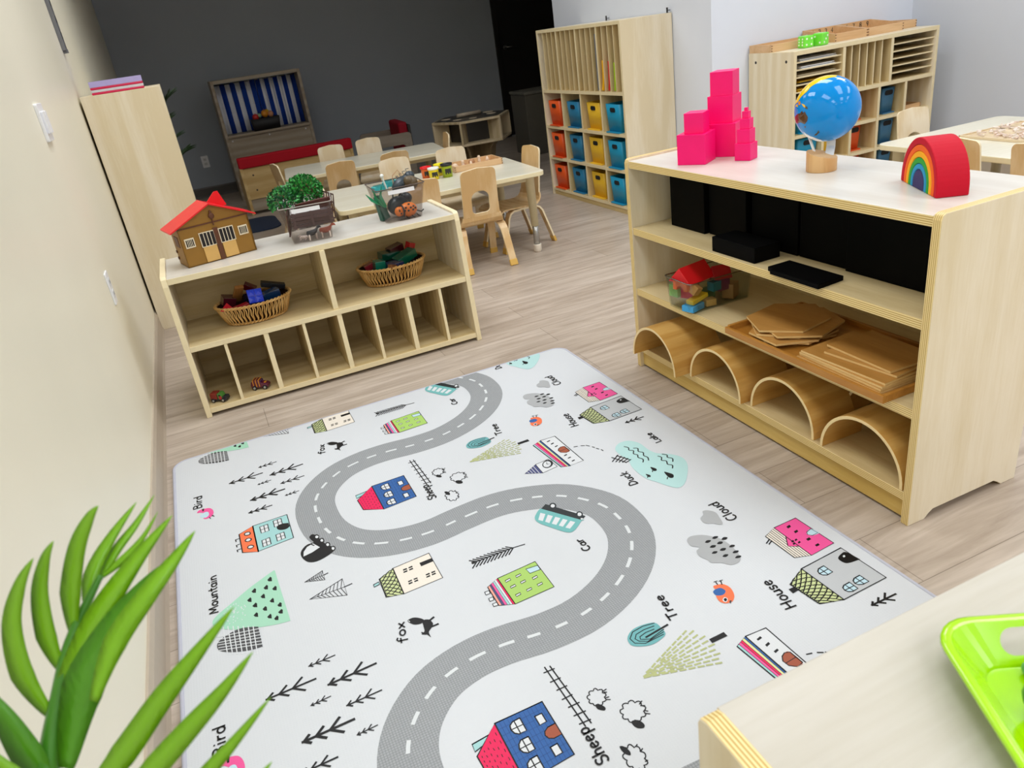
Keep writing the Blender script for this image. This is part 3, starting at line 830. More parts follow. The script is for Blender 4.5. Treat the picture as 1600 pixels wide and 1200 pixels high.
('s','olv',7,[650,943,662,939]),
('s','olv',7,[667,938,679,934]),
('s','olv',7,[685,932,697,928]),
('f','k',[714,992,752,993,752,980,713,980]),
('b','teal2',[644,1092,616,1100,590,1098,570,1083,567,1062,584,1048,610,1041,644,1050,648,1070]),
('s','k',4,[643,1091,617,1096,589,1093,574,1079,576,1063,595,1051,642,1053]),
('s','k',4,[638,1084,614,1086,592,1083,583,1073,587,1063,603,1053,646,1059]),
('s','k',4,[633,1076,612,1077,595,1073,592,1066,599,1062,610,1056,650,1065]),
('s','k',8,[605,1065,665,1072]),
('b','orange',[819,1117,832,1117,844,1111,849,1093,841,1070,826,1057,810,1059,802,1071,806,1089,818,1096]),
('b','blue',[810,1105,829,1106,834,1092,822,1084,808,1090]),
('s','k',4,[832,1117,834,1129]),
('s','k',4,[840,1112,846,1125]),
('s','k',3,[830,1129,839,1128]),
('s','k',3,[841,1125,851,1124]),
('b','w',[820,1066,816,1063,812,1062,810,1064,809,1068,811,1072,815,1075,819,1076,821,1074,822,1070]),
('b','k',[819,1067,816,1065,814,1064,812,1065,812,1068,813,1071,815,1073,818,1073,820,1072,820,1070]),
('f','dk',[822,1062,826,1060,818,1053,818,1058]),
('b','cloud',[869,1287,885,1295,911,1285,928,1267,941,1244,944,1209,938,1172,924,1155,901,1155,886,1173,867,1186,865,1200,858,1220,863,1240,877,1248,864,1264]),
('b','k',[924,1259,933,1263,941,1258,935,1254,928,1254]),
('b','k',[940,1243,950,1248,957,1242,951,1238,945,1239]),
('b','k',[900,1256,909,1260,917,1255,911,1251,904,1251]),
('b','k',[921,1236,930,1240,937,1235,932,1230,925,1231]),
('b','k',[898,1234,907,1238,915,1233,909,1228,903,1229]),
('b','k',[937,1210,946,1214,953,1209,948,1205,941,1206]),
('b','k',[911,1212,920,1216,928,1211,922,1206,915,1207]),
('b','k',[888,1213,897,1217,904,1212,898,1208,892,1209]),
('b','k',[902,1190,911,1194,918,1189,912,1185,906,1185]),
('b','k',[930,1188,939,1192,947,1187,941,1183,934,1184]),
('b','k',[923,1170,932,1174,940,1169,934,1165,928,1166]),
('b','cloud',[950,1342,965,1351,973,1364,986,1360,997,1342,992,1319,983,1294,973,1294,964,1306,952,1314,946,1324]),
('f','pink',[1074,1210,1144,1212,1148,1089,1074,1083]),
('f','cream',[1074,1210,1074,1083,1037,1097,1035,1195]),
('s','k',3,[1068,1207,1068,1085]),
('s','k',3,[1061,1205,1062,1087]),
('s','k',3,[1055,1202,1056,1090]),
('s','k',3,[1048,1200,1049,1092]),
('s','k',3,[1042,1198,1043,1095]),
('f','pink',[1075,1170,1075,1122,1053,1137]),
('s','k',4,[1075,1170,1053,1137,1075,1122]),
('s','k',4,[1074,1210,1074,1083,1037,1097,1035,1195,1074,1210,1074,1083]),
('s','k',4,[1074,1210,1144,1212,1148,1089,1074,1083,1074,1210,1144,1212]),
('f','k',[1101,1197,1113,1199,1111,1191,1100,1189]),
('f','k',[1103,1173,1114,1174,1112,1167,1101,1165]),
('f','k',[1106,1135,1117,1136,1116,1128,1105,1127]),
('f','k',[1107,1107,1118,1108,1117,1101,1106,1100]),
('f','k',[1072,1148,1079,1149,1078,1143,1070,1142]),
('f','k',[1082,1147,1089,1149,1088,1143,1080,1142]),
('f','k',[1068,1139,1076,1140,1075,1135,1067,1133]),
('f','k',[1082,1136,1089,1138,1088,1132,1080,1131]),
('b','sky',[1126,1154,1143,1159,1149,1140,1145,1135,1128,1137,1121,1146]),
('s','k',3,[1126,1154,1143,1159,1146,1138,1128,1137,1121,1146,1126,1154,1143,1159]),
('s','k',5,[1035,1181,1019,1173]),
('s','k',5,[1036,1174,1022,1167]),
('f','lgrey',[1022,1059,1148,1067,1152,940,1026,936]),
('f','olive',[1022,1059,1026,936,975,953,966,1033]),
('s','k',5,[1026,936,1018,941,1015,946,1018,948,1025,950]),
('s','k',5,[1025,950,1018,955,1015,960,1018,962,1025,965]),
('s','k',5,[1025,965,1017,970,1014,973,1017,977,1025,980]),
('s','k',5,[1025,980,1017,984,1014,988,1017,991,1024,995]),
('s','k',5,[1024,995,1016,998,1013,1002,1016,1006,1024,1011]),
('s','k',5,[1024,1011,1016,1013,1012,1016,1016,1021,1023,1026]),
('s','k',5,[1023,1026,1015,1028,1012,1031,1015,1036,1023,1042]),
('s','k',5,[1023,1042,1015,1043,1011,1046,1014,1051,1022,1059]),
('s','k',5,[1015,946,1008,951,1005,955,1008,958,1015,960]),
('s','k',5,[1015,960,1007,964,1004,968,1007,971,1014,973]),
('s','k',5,[1014,973,1007,977,1003,981,1006,984,1014,988]),
('s','k',5,[1014,988,1006,991,1002,994,1005,998,1013,1002]),
('s','k',5,[1013,1002,1005,1004,1002,1007,1005,1011,1012,1016]),
('s','k',5,[1012,1016,1004,1018,1001,1021,1004,1025,1012,1031]),
('s','k',5,[1012,1031,1004,1032,1000,1034,1003,1039,1011,1046]),
('s','k',5,[1011,1046,1003,1046,999,1048,1003,1050,1011,1053]),
('s','k',5,[1005,943,998,948,995,952,998,954,1005,955]),
('s','k',5,[1005,955,997,960,994,964,997,966,1004,968]),
('s','k',5,[1004,968,996,972,993,975,996,978,1003,981]),
('s','k',5,[1003,981,995,984,992,987,995,990,1002,994]),
('s','k',5,[1002,994,995,997,991,1000,994,1003,1002,1007]),
('s','k',5,[1002,1007,994,1009,990,1012,993,1016,1001,1021]),
('s','k',5,[1001,1021,993,1022,989,1024,992,1028,1000,1034]),
('s','k',5,[1000,1034,992,1035,989,1037,992,1041,999,1048]),
('s','k',5,[995,952,987,957,984,960,987,962,994,964]),
('s','k',5,[994,964,986,968,983,971,986,973,993,975]),
('s','k',5,[993,975,985,979,982,982,985,985,992,987]),
('s','k',5,[992,987,984,990,981,993,984,996,991,1000]),
('s','k',5,[991,1000,983,1002,980,1004,983,1007,990,1012]),
('s','k',5,[990,1012,982,1013,979,1015,982,1019,989,1024]),
('s','k',5,[989,1024,981,1025,978,1027,981,1031,989,1037]),
('s','k',5,[989,1037,980,1037,977,1038,980,1040,988,1043]),
('s','k',5,[985,950,977,954,974,958,977,959,984,960]),
('s','k',5,[984,960,976,964,973,968,976,969,983,971]),
('s','k',5,[983,971,975,975,972,977,975,980,982,982]),
('s','k',5,[982,982,974,985,971,987,974,990,981,993]),
('s','k',5,[981,993,973,995,970,997,973,1000,980,1004]),
('s','k',5,[980,1004,972,1005,969,1007,971,1011,979,1015]),
('s','k',5,[979,1015,971,1016,967,1018,970,1021,978,1027]),
('s','k',5,[978,1027,970,1026,966,1028,969,1032,977,1038]),
('s','k',5,[974,958,974,960,974,963,973,965,973,968]),
('s','k',5,[973,968,973,970,973,972,972,975,972,977]),
('s','k',5,[972,977,972,980,971,982,971,985,971,987]),
('s','k',5,[971,987,971,990,970,992,970,995,970,997]),
('s','k',5,[970,997,969,1000,969,1002,969,1005,969,1007]),
('s','k',5,[969,1007,968,1010,968,1012,968,1015,967,1018]),
('s','k',5,[967,1018,967,1020,967,1023,967,1025,966,1028]),
('s','k',5,[966,1028,966,1030,966,1033,966,1033,966,1033]),
('s','k',5,[1022,1059,1026,936,975,953,966,1033,1022,1059,1026,936]),
('s','k',5,[1022,1059,1148,1067,1152,940,1026,936,1022,1059,1148,1067]),
('f','k',[952,1022,969,1022,970,1009,951,1007]),
('b','k',[1115,1042,1131,1050,1146,1049,1152,1017,1152,1014,1122,1018,1114,1027]),
('b','w',[1134,1040,1132,1038,1129,1038,1128,1038,1128,1040,1129,1042,1132,1044,1134,1044,1135,1043,1135,1042]),
('f','sky',[1054,1039,1070,1040,1071,1014,1054,1013,1046,1018,1043,1025,1046,1033]),
('s','k',5,[1054,1039,1070,1040,1071,1014,1054,1013,1046,1018,1043,1025,1046,1033,1054,1039,1070,1040]),
('s','k',4.0,[1043,1025,1070,1027]),
('s','k',4.0,[1056,1039,1057,1013]),
('f','sky',[1059,969,1076,970,1076,946,1060,945,1052,949,1049,956,1051,964]),
('s','k',5,[1059,969,1076,970,1076,946,1060,945,1052,949,1049,956,1051,964,1059,969,1076,970]),
('s','k',4.0,[1049,956,1076,957]),
('s','k',4.0,[1062,969,1063,945]),
('f','sky',[1094,974,1111,975,1112,950,1095,950,1086,954,1083,961,1086,969]),
('s','k',5,[1094,974,1111,975,1112,950,1095,950,1086,954,1083,961,1086,969,1094,974,1111,975]),
('s','k',4.0,[1083,961,1111,962]),
('s','k',4.0,[1097,974,1098,950]),
('m',[]),
('m',[]),
('f','w',[753,843,707,838,705,782,757,789]),
('s','k',4,[753,843,707,838,705,782,757,789,753,843,707,838]),
('f','navy',[707,838,705,782,658,810]),
('s','k',4,[707,838,705,782,658,810,707,838,705,782]),
('s','w',3,[697,832,696,787]),
('s','w',3,[687,827,687,793]),
('s','w',3,[678,822,679,799]),
('s','w',3,[668,816,671,805]),
('b','k',[756,816,748,804,737,798,727,799,721,808,722,821,730,833,741,840,751,839,757,830]),
('b','w',[749,817,744,808,736,803,729,804,724,811,725,820,730,829,738,834,746,833,750,826]),
('s','k',4,[740,828,737,817,744,817]),
('f','w',[782,960,833,957,838,772,792,770]),
('f','blue',[782,960,791,768,786,770,776,958]),
('s','k',4,[776,958,786,770]),
('f','lyel',[776,958,786,770,781,772,769,955]),
('s','k',4,[769,955,781,772]),
('f','hot',[769,955,781,772,776,775,763,952]),
('s','k',4,[763,952,776,775]),
('f','pink',[763,952,776,775,771,777,756,950]),
('s','k',4,[756,950,771,777]),
('f','lteal',[756,950,771,777,766,779,750,947]),
('s','k',4,[750,947,766,779]),
('s','k',5,[782,960,791,768,766,779,750,947,782,960,791,768]),
('s','k',5,[782,960,833,957,838,772,792,770,782,960,833,957]),
('b','brown',[829,881,831,848,816,844,803,855,801,870,808,880,818,885]),
('s','k',4,[829,881,831,848,816,844,803,855,801,870,808,880,818,885,829,881,831,848]),
('s','k',3,[830,865,803,863]),
('f','k',[796,942,808,945,808,939,796,937]),
('f','k',[800,921,811,924,811,918,800,915]),
('f','k',[803,899,814,901,814,896,803,893]),
('f','k',[802,833,813,836,813,830,802,828]),
('f','k',[805,813,816,815,816,810,805,808]),
('f','k',[807,791,818,793,818,788,807,786]),
('s','k',5,[852,860,863,857]),
('s','k',5,[873,853,883,847]),
('s','k',5,[887,846,894,835]),
('s','k',5,[899,826,903,818]),
('s','k',5,[905,811,909,802]),
('s','k',5,[913,795,915,786]),
('b','lake',[948,769,971,792,997,795,1015,783,1028,754,1029,709,1038,677,1064,653,1083,618,1078,581,1050,538,1012,498,985,490,968,511,952,548,939,576,935,621,938,658,950,699,944,729]),
('w','k',6,[979,768,986,754,980,741,989,730,980,715,986,702,980,689,986,672,977,658]),
('w','k',6,[997,743,1007,734,999,718,1007,704,999,688,1003,673,996,657]),
('w','k',6,[1031,661,1036,649,1027,635,1036,624,1029,607,1037,595,1028,581]),
('w','k',6,[1048,663,1056,650,1050,639,1058,625,1049,610]),
('b','k',[980,623,985,617,989,606,984,597,977,599,976,608]),
('s','k',5,[975,604,971,598]),
('b','k',[949,600,953,595,956,587,953,580,948,581,947,589]),
('s','k',5,[947,586,943,581]),
('b','k',[998,579,1005,569,1011,553,1003,540,994,543,993,557]),
('s','k',5,[991,551,984,543]),
('s','k',6,[933,736,954,692]),
('s','k',6,[916,736,936,689]),
('s','k',6,[938,737,905,714]),
('s','k',6,[943,725,913,707]),
('s','k',6,[948,714,920,700]),
('s','k',6,[953,703,928,693]),
('s','k',6,[957,692,935,686])]
WORDS=[('Mountain',[-246,1686,-241,1848,-267,1701]),('Bird',[-261,1233,-257,1311,-285,1247]),('fox',[144,1332,157,1398,125,1343]),('Car',[652,1390,651,1442,632,1384]),('Sheep',[388,847,387,932,364,832]),('Tree',[698,1077,707,1158,676,1073]),('Cloud',[1029,1291,1028,1380,1002,1284]),('House',[930,973,939,1070,903,970]),('Lake',[1089,726,1090,792,1069,718]),('Duck',[905,570,911,646,880,565])]
# ---------------------------------------------------------------- play mat with its printed town (pattern repeats every metre)
INK = dict(k='#0b0b0c', w='#e0e3e5', mint='#a9dcc0', dgr='#4c4d4f', pink='#f45a9e', sky='#c3e0ea', lteal='#a5d4d3', orange='#f6784a', dk='#3c3c3e',
           cream='#f1e8da', olive='#cdd79c', lime='#add26c', hot='#e91357', navy='#4a4f7c', salmon='#f6a896', teal='#74b9b7', blk2='#2c3133', blue='#2f62a6', dblue='#234c86',
           brown='#a4553a', olv='#b7bd83', teal2='#6fb0b3', cloud='#b0b2b3', lgrey='#c3c6c8', lyel='#e3e2a2', lake='#b9dfdc', road='#a3a6a8', dash='#dfe3e4')
INKI = {k: i+1 for i, k in enumerate(INK)}
def mat_white():
    m, t, b = newmat('white_play_mat_foam'); b.inputs['Roughness'].default_value = .42; b.inputs['Specular IOR Level'].default_value = .3
    b.inputs['Base Color'].default_value = lin('#cdd0d3')
    return m
def weave(m, amt=.12):
    """fine woven emboss shared by the mat and its print"""
    t = m.node_tree; b = t.nodes['Principled BSDF']; tc = t.nodes.new('ShaderNodeTexCoord')
    ck = t.nodes.new('ShaderNodeTexWave'); ck.bands_direction = 'X'; ck.inputs['Scale'].default_value = 52
    ck2 = t.nodes.new('ShaderNodeTexWave'); ck2.bands_direction = 'Y'; ck2.inputs['Scale'].default_value = 52
    for c in (ck, ck2): t.links.new(tc.outputs['Object'], c.inputs['Vector'])
    mu = t.nodes.new('ShaderNodeMath'); mu.operation = 'MAXIMUM'; t.links.new(ck.outputs['Fac'], mu.inputs[0]); t.links.new(ck2.outputs['Fac'], mu.inputs[1])
    bp = t.nodes.new('ShaderNodeBump'); bp.inputs['Strength'].default_value = amt; bp.inputs['Distance'].default_value = .0012
    t.links.new(mu.outputs[0], bp.inputs['Height']); t.links.new(bp.outputs[0], b.inputs['Normal'])
    return m
def ink(k):
    m, t, b = newmat('print_'+k); b.inputs['Roughness'].default_value = .45; b.inputs['Specular IOR Level'].default_value = .3
    b.inputs['Base Color'].default_value = tuple(v*.88 for v in lin(INK[k])[:3])+(1,)
    if k == 'road':   # fine grid lines printed in the asphalt
        tc = t.nodes.new('ShaderNodeTexCoord'); br = t.nodes.new('ShaderNodeTexBrick'); br.offset = 0
        br.inputs['Scale'].default_value = 1; br.inputs['Brick Width'].default_value = .0058; br.inputs['Row Height'].default_value = .0058; br.inputs['Mortar Size'].default_value = .0006
        br.inputs['Color1'].default_value = lin('#9da0a2'); br.inputs['Color2'].default_value = lin('#989b9d'); br.inputs['Mortar'].default_value = lin('#7f8284')
        t.links.new(tc.outputs['Object'], br.inputs['Vector']); t.links.new(br.outputs['Color'], b.inputs['Base Color'])
    return weave(m, .08)
def catmull(P, closed=True, k=5):
    n = len(P); out = []
    for i in range(n if closed else n-1):
        p0, p1, p2, p3 = (P[(i-1) % n] if closed or i > 0 else P[i]), P[i], P[(i+1) % n], (P[(i+2) % n] if closed or i+2 < n else P[(i+1) % n])
        for j in range(k):
            t = j/k; q = []
            for a, b_, c, d in zip(p0, p1, p2, p3):
                q.append(.5*((2*b_)+(-a+c)*t+(2*a-5*b_+4*c-d)*t*t+(-a+3*b_-3*c+d)*t**3))
            out.append(tuple(q))
    if not closed: out.append(P[-1])
    return out
# handwritten capitals and small letters as strokes on a unit cap height
def arc(cx, cy, rx, ry, a0, a1, n=9): return [(cx+rx*math.cos(math.radians(a0+(a1-a0)*i/n)), cy+ry*math.sin(math.radians(a0+(a1-a0)*i/n))) for i in range(n+1)]
GL = {'M': (.95, [[(.05, 0), (.15, .95)], [(.15, .95), (.45, .25)], [(.45, .25), (.75, 1)], [(.75, 1), (.88, 0)]]), 'o': (.6, [arc(.28, .3, .25, .3, 0, 360, 14)]),
      'u': (.6, [[(.05, .6), (.05, .2)]+arc(.27, .2, .22, .2, 180, 360)+[(.5, .6), (.52, 0)]]), 'n': (.6, [[(.06, .6), (.06, 0)], [(.06, .35)]+arc(.28, .36, .22, .24, 180, 0)+[(.52, 0)]]),
      't': (.45, [[(.2, .95), (.2, .15), (.35, .0)], [(.0, .62), (.42, .66)]]), 'a': (.6, [arc(.27, .3, .24, .3, 60, 390, 12), [(.5, .6), (.5, .1), (.58, 0)]]),
      'i': (.25, [[(.1, .58), (.1, 0)], [(.09, .85), (.11, .88)]]), 'B': (.75, [[(.08, 0), (.08, 1)]+arc(.3, .77, .3, .22, 90, -90)+[(.1, .54)]+arc(.32, .27, .34, .27, 90, -90)+[(.08, 0)]]),
      'r': (.45, [[(.07, .6), (.07, 0)], [(.07, .35), (.18, .55), (.4, .58)]]), 'd': (.65, [arc(.27, .3, .24, .3, 30, 360, 12), [(.52, 1), (.52, 0)]]),
      'f': (.5, [[(.5, .9), (.36, 1), (.22, .85), (.2, -.15)], [(.02, .55), (.42, .58)]]), 'x': (.55, [[(.02, .6), (.48, 0)], [(.48, .6), (.02, 0)]]),
      'T': (.75, [[(0, .98), (.7, 1)], [(.36, 1), (.36, 0)]]), 'e': (.6, [[(.06, .32), (.48, .36)]+arc(.28, .3, .24, .3, 15, 320, 12)]),
      'S': (.7, [arc(.34, .75, .27, .24, 30, 250, 10)+[(.4, .5)]+arc(.32, .25, .3, .25, 70, -150, 10)]), 'h': (.6, [[(.06, 1), (.06, 0)], [(.06, .35)]+arc(.28, .36, .22, .24, 180, 0)+[(.5, 0)]]),
      'p': (.65, [[(.08, .6), (.08, -.4)], arc(.32, .3, .24, .3, 170, -170, 12)]), 'C': (.75, [arc(.42, .5, .38, .5, 55, 305, 12)]), 'l': (.25, [[(.1, 1), (.1, 0)]]),
      'H': (.85, [[(.08, 1), (.08, 0)], [(.7, 1), (.7, 0)], [(.08, .5), (.7, .52)]]), 's': (.5, [arc(.24, .45, .18, .15, 30, 250, 7)+[(.28, .3)]+arc(.22, .15, .2, .15, 70, -150, 7)]),
      'L': (.65, [[(.08, 1), (.08, .04), (.58, 0)]]), 'k': (.6, [[(.08, 1), (.08, 0)], [(.46, .62), (.1, .28), (.5, 0)]]), 'D': (.85, [[(.1, 0), (.1, 1)]+arc(.15, .5, .58, .5, 90, -90, 12)+[(.1, 0)]]),
      'c': (.55, [arc(.3, .3, .25, .3, 55, 305, 10)])}
MX0, MX1, MY0, MY1, MZ = -.345, 1.195, .612, 2.612, .012
def build_mat():
    root = thing('play_mat', 'white foam floor mat printed with a grey winding road, little houses and words', 'play mat', (MX0, MY0, 0))
    w, l = MX1-MX0, MY1-MY0
    out = rrect(0, 0, w, l, .055, 8)
    weave(mat_white())
    MB().prism(rrect(.008, .008, w-.008, l-.008, .05, 8), 'z', 0, MZ).build('foam_surface', MATS['white_play_mat_foam'], root, bevel=.002)
    # stitched grey binding all round
    R = []
    for x, y in out:
        dx, dy = (w/2-x), (l/2-y); q = []
        nx = 0; ny = 0
    N = len(out); sec = [(0, 0), (0, .009), (.003, .0125), (.011, .0126), (.011, .0118), (.011, 0)]
    rings = []
    for i, (x, y) in enumerate(out):
        p, n_ = Vector(out[i-1]), Vector(out[(i+1) % N]); d = (n_-p).normalized(); inn = Vector((-d.y, d.x))
        rings.append([(x+inn.x*a, y+inn.y*a, z) for a, z in sec])
    rings.append(rings[0])
    bnd = M('#b9bac6', .7, name='grey_mat_binding')
    MB().loft(rings, caps=(False, False), sm=True).build('edge_binding', bnd, root)
    bm = bmesh.new(); lay = [0]
    def fill(pts, k, z):
        vs = [bm.verts.new((p[0], p[1], z)) for p in pts]
        try: f = bm.faces.new(vs); f.material_index = INKI[k]-1
        except ValueError: pass
    def stroke(P, wd, k, z, taper=False):
        P = [Vector(p) for p in P]; L = []; Rr = []; n = len(P)
        for i in range(n):
            d = P[min(i+1, n-1)]-P[max(i-1, 0)]
            d = d.normalized() if d.length > 1e-9 else Vector((1, 0))
            nn = Vector((-d.y, d.x)); h = wd/2
            if i == 0: p = P[i]-d*h*.5
            elif i == n-1: p = P[i]+d*h*.5
            else: p = P[i]
            L.append(p+nn*h); Rr.append(p-nn*h)
        vl = [bm.verts.new((p.x, p.y, z)) for p in L]; vr = [bm.verts.new((p.x, p.y, z)) for p in Rr]
        for i in range(n-1):
            try: f = bm.faces.new((vr[i], vr[i+1], vl[i+1], vl[i])); f.material_index = INKI[k]-1
            except ValueError: pass
    cen = [(.055, 1.97), (.064, 2.05), (.10, 2.12), (.165, 2.178), (.245, 2.205), (.33, 2.208), (.43, 2.195), (.53, 2.20), (.63, 2.238), (.71, 2.30), (.762, 2.38), (.778, 2.465),
           (.765, 2.55), (.70, 2.64), (.61, 2.69), (.52, 2.712), (.42, 2.708), (.32, 2.697), (.23, 2.71), (.155, 2.745), (.10, 2.80), (.065, 2.88)]
    full = [(x, y+k) for k in (-2, -1, 0, 1) for x, y in cen]
    sm = catmull(full, False, 4)
    Z0 = MZ+.0003
    loc = lambda x, y: (x-MX0, y-MY0)
    stroke([loc(*p) for p in sm], .119, 'road', Z0)
    acc = 0; on = []; prev = None
    for p in catmull(full, False, 12):
        if prev:
            acc += math.dist(prev, p)
        if acc % .066 < .038: on.append(p)
        else:
            if len(on) > 1: stroke([loc(*q) for q in on], .0085, 'dash', Z0+.0003)
            on = []
        prev = p
    for k in (-1, 0, 1, 2):
        z = [Z0+.0003]
        def nz(): z[0] += .000004; return z[0]
        for o in ART:
            op = o[0]; num = o[-1]
            if op == 'm': z[0] = Z0+.0003; continue
            P = [loc(num[i]/1000, num[i+1]/1000+k) for i in range(0, len(num), 2)]
            if max(p[1] for p in P) < 0 or min(p[1] for p in P) > l: continue
            if op == 'f': fill(P, o[1], nz())
            elif op == 'b': fill(catmull(P), o[1], nz())
            elif op == 's': stroke(P, o[2]/1650, o[1], nz())
            elif op == 'w': stroke(catmull(P, False, 4), o[2]/1650, o[1], nz())
            elif op == 't':
                a, b_ = Vector(P[0]), Vector(P[1]); d = b_-a; n = Vector((-d.y, d.x)).normalized(); L = d.length; u = d/L; wd = o[1]/1900
                stroke([a, b_], wd, 'k', nz()); nb = 3
                for i, f in enumerate((.47, .74, .97)):
                    q = a+d*f; s1 = L*(.36-.085*i)
                    stroke([q, q-u*s1*.62+n*s1*.52], wd, 'k', nz()); stroke([q, q-u*s1*.62-n*s1*.55], wd, 'k', nz())
        for word, num in WORDS:
            O, E, U = [Vector(loc(num[i]/1000, num[i+1]/1000+k)) for i in (0, 2, 4)]
            d = E-O; n = Vector((-d.y, d.x)).normalized(); h = abs((U-O).dot(n)); u = d.normalized()
            tot = sum(GL[c][0] for c in word)+.10*(len(word)-1); sx = d.length/tot; x = 0
            for c in word:
                gw, ss = GL[c]
                for st in ss: stroke([O+u*(x+px_)*sx+n*py_*h for px_, py_ in st], .0040, 'k', Z0+.0012)
                x += gw+.10
    for co_, no_ in (((0, l-.009, 0), (0, 1, 0)), ((0, .009, 0), (0, -1, 0)), ((w-.009, 0, 0), (1, 0, 0)), ((.009, 0, 0), (-1, 0, 0))):
        bmesh.ops.bisect_plane(bm, geom=bm.verts[:]+bm.edges[:]+bm.faces[:], plane_co=co_, plane_no=no_, clear_outer=True, dist=1e-6)
    for f in bm.faces:
        f.normal_update()
        if f.normal.z < 0: f.normal_flip()
    me = bpy.data.meshes.new('printed_town'); bm.to_mesh(me); bm.free()
    for k_ in INK: me.materials.append(ink(k_))
    o = bpy.data.objects.new('printed_town', me); COL.objects.link(o); o.parent = root
    o['label'] = 'printed road map of houses, trees, clouds, animals and their names'
build_mat()
# ---------------------------------------------------------------- large birch shelf on the right
RX, RY, RW, RD, RH = 1.346, 1.053, 1.218, .372, .764
t = thing('toy_shelf', 'large birch plywood shelf beside the play mat, holding arches and black boxes', 'shelf', (RX, RY, 0))
PE = [birch('z'), ply('y')]
def side_profile(D, H, foot=True):
    p = [(0, 0), (.055, 0), (.068, .012), (.082, .02), (D-.08, .02), (D-.066, .012), (D-.05, 0), (D, 0), (D, H)]
    return p+[(.012, H), (.004, H-.004), (0, H-.014)]
for y0, y1 in ((0, .022), (RW-.022, RW)):
    MB().prism(side_profile(RD, RH+.006), 'y', y0, y1, 0, 1).build('side_panel', PE, t, bevel=.002)
MB().box(.003, RD, .022, RW-.022, RH-.025, RH-.001, 0, None, 1).build('top_panel', [tops('y'), ply('z', th=.024)], t, bevel=.0015)
for zt in (.535, .312):
    MB().box(.004, RD-.012, .022, RW-.022, zt-.025, zt, 0, None, 1).build('shelf_board', [inner('y'), ply('z', th=.025)], t, bevel=.0015)
MB().box(.004, RD-.012, .022, RW-.022, .062, .085, 0, None, 1).build('bottom_board', [inner('y'), ply('z', th=.0249)], t, bevel=.0015)
MB().box(.014, .034, .022, RW-.022, .008, .062).build('kick_board', [wood('kick_birch', '#dcc078', '#cdab5c', 'y')], t)
MB().box(RD-.012, RD, .022, RW-.022, .03, RH-.025).build('back_panel', [inner('y')], t)

# pink cubes (side in cm, front left corner, direction of the front edge)
def pink_mat():
    return M('#ff0074', .4, spec=.4, name='hot_pink_lacquer')
Z_R = RH-.0007
pinks = [
 ('large bright pink cube at the front left of the stacks, carrying one smaller cube', .09, (1.390, 2.024), (.548, -.837), Z_R),
 ('pink cube alone on top of the front left stack', .06, None, None, 0),
 ('biggest pink cube, base of the tallest stack and set behind the others', .10, (1.508, 2.046), (.552, -.834), Z_R),
 ('pink cube in the middle of the tallest stack', .08, None, None, 0),
 ('pink cube topping the tallest stack', .07, None, None, 0),
 ('small pink cube, base of the short right hand stack of five', .05, (1.519, 1.912), (.43, -.903), Z_R),
 ('small pink cube second from the bottom of the five cube stack', .04, None, None, 0),
 ('small pink cube in the middle of the five cube stack', .03, None, None, 0),
 ('tiny pink cube second from the top of the five cube stack', .02, None, None, 0),
 ('tiniest pink cube on the very top of the five cube stack', .01, None, None, 0)]
prev = None
for lab, s, p0, d, z in pinks:
    if p0:
        dv = Vector(d).normalized(); nv = Vector((-dv.y, dv.x))     # nv points away from the viewer
        c = Vector(p0)+dv*s/2+nv*s/2; rz = math.atan2(dv.y, dv.x); zz = z
    else:
        c, rz, zz = prev; c = Vector(c)
        sh = {.06: (.002, -.002), .08: (.002, .003), .07: (.0, -.002), .04: (.001, .001), .03: (.001, -.001), .02: (.0, .001), .01: (0, 0)}[s]; c = c+Vector(sh); rz += {.06: .05, .08: -.03, .07: .06}.get(s, .02)
    o = at(MB().cbox((0, 0, s/2), (s, s, s)).build('pink_cube', pink_mat(), bevel=.0009), (c.x, c.y, zz), (0, 0, rz))
    tag(o, lab, 'block', 'pink tower cubes')
    prev = (c, rz, zz+s)

# globe
G = Vector((1.585, 1.614, .914)); GR = .083
GB = Vector((1.547, 1.588))
t = thing('desk_globe', 'blue and yellow world globe on a slanted wooden foot', 'globe', (GB.x, GB.y, Z_R))
gl = G-Vector((GB.x, GB.y, Z_R))
b = MB(); n = 32; R0, R1 = [], []
for i in range(n):
    a = 2*PI*i/n; x, y = .039*math.cos(a), .039*math.sin(a)
    sl = (x*.552-y*.834)/.039
    R0.append((x, y, 0)); R1.append((x, y, .043-sl*.010))
b.loft([R0, R1]); b.build('wooden_foot', wood('beech_foot', '#dcb27c', '#c99a62', 'z', scale=14, fig=7), t, bevel=.001)
wp = M('#e8e8e6', .3, name='white_globe_bracket')
ax = Vector((-.35, .5, .79)).normalized()
b = MB(); p0 = gl-ax*GR*.97; b.tube([tuple(gl-Vector((.03, -.03, .0))*1.0-Vector((0, 0, GR*.86))), (gl.x*.25-.014, gl.y*.25+.012, .040)], .0035)
q0 = gl-Vector((0, 0, GR*.93)); b.strip([(q0.x+.006, q0.y-.012, q0.z-.002), (q0.x+.004, q0.y-.014, q0.z-.018), (.018, -.008, .036)], .022, .003, (.552, -.834, 0))
b.build('bracket', wp, t)
b = MB().ball(tuple(gl), GR, 0, 72, 48)
sea = M('#008bdc', .04, spec=.35, coat=.0, name='globe_sea_blue')
b.build('globe_ball', sea, t)
def patch(pts, col, name, up=1.006, k=10):
    c = sum((Vector(p).normalized() for p in pts), Vector()).normalized(); m = MB(); ring = []
    for i in range(len(pts)):
        a, e = Vector(pts[i]).normalized(), Vector(pts[(i+1) % len(pts)]).normalized()
        for j in range(3): ring.append(a.lerp(e, j/3).normalized())
    rings = [[tuple(gl+c.lerp(p, (j+1)/k).normalized()*GR*up) for p in ring] for j in range(k)]
    m.loft(rings, caps=(True, False)); return m.build(name, M(col, .12, coat=.6), t)
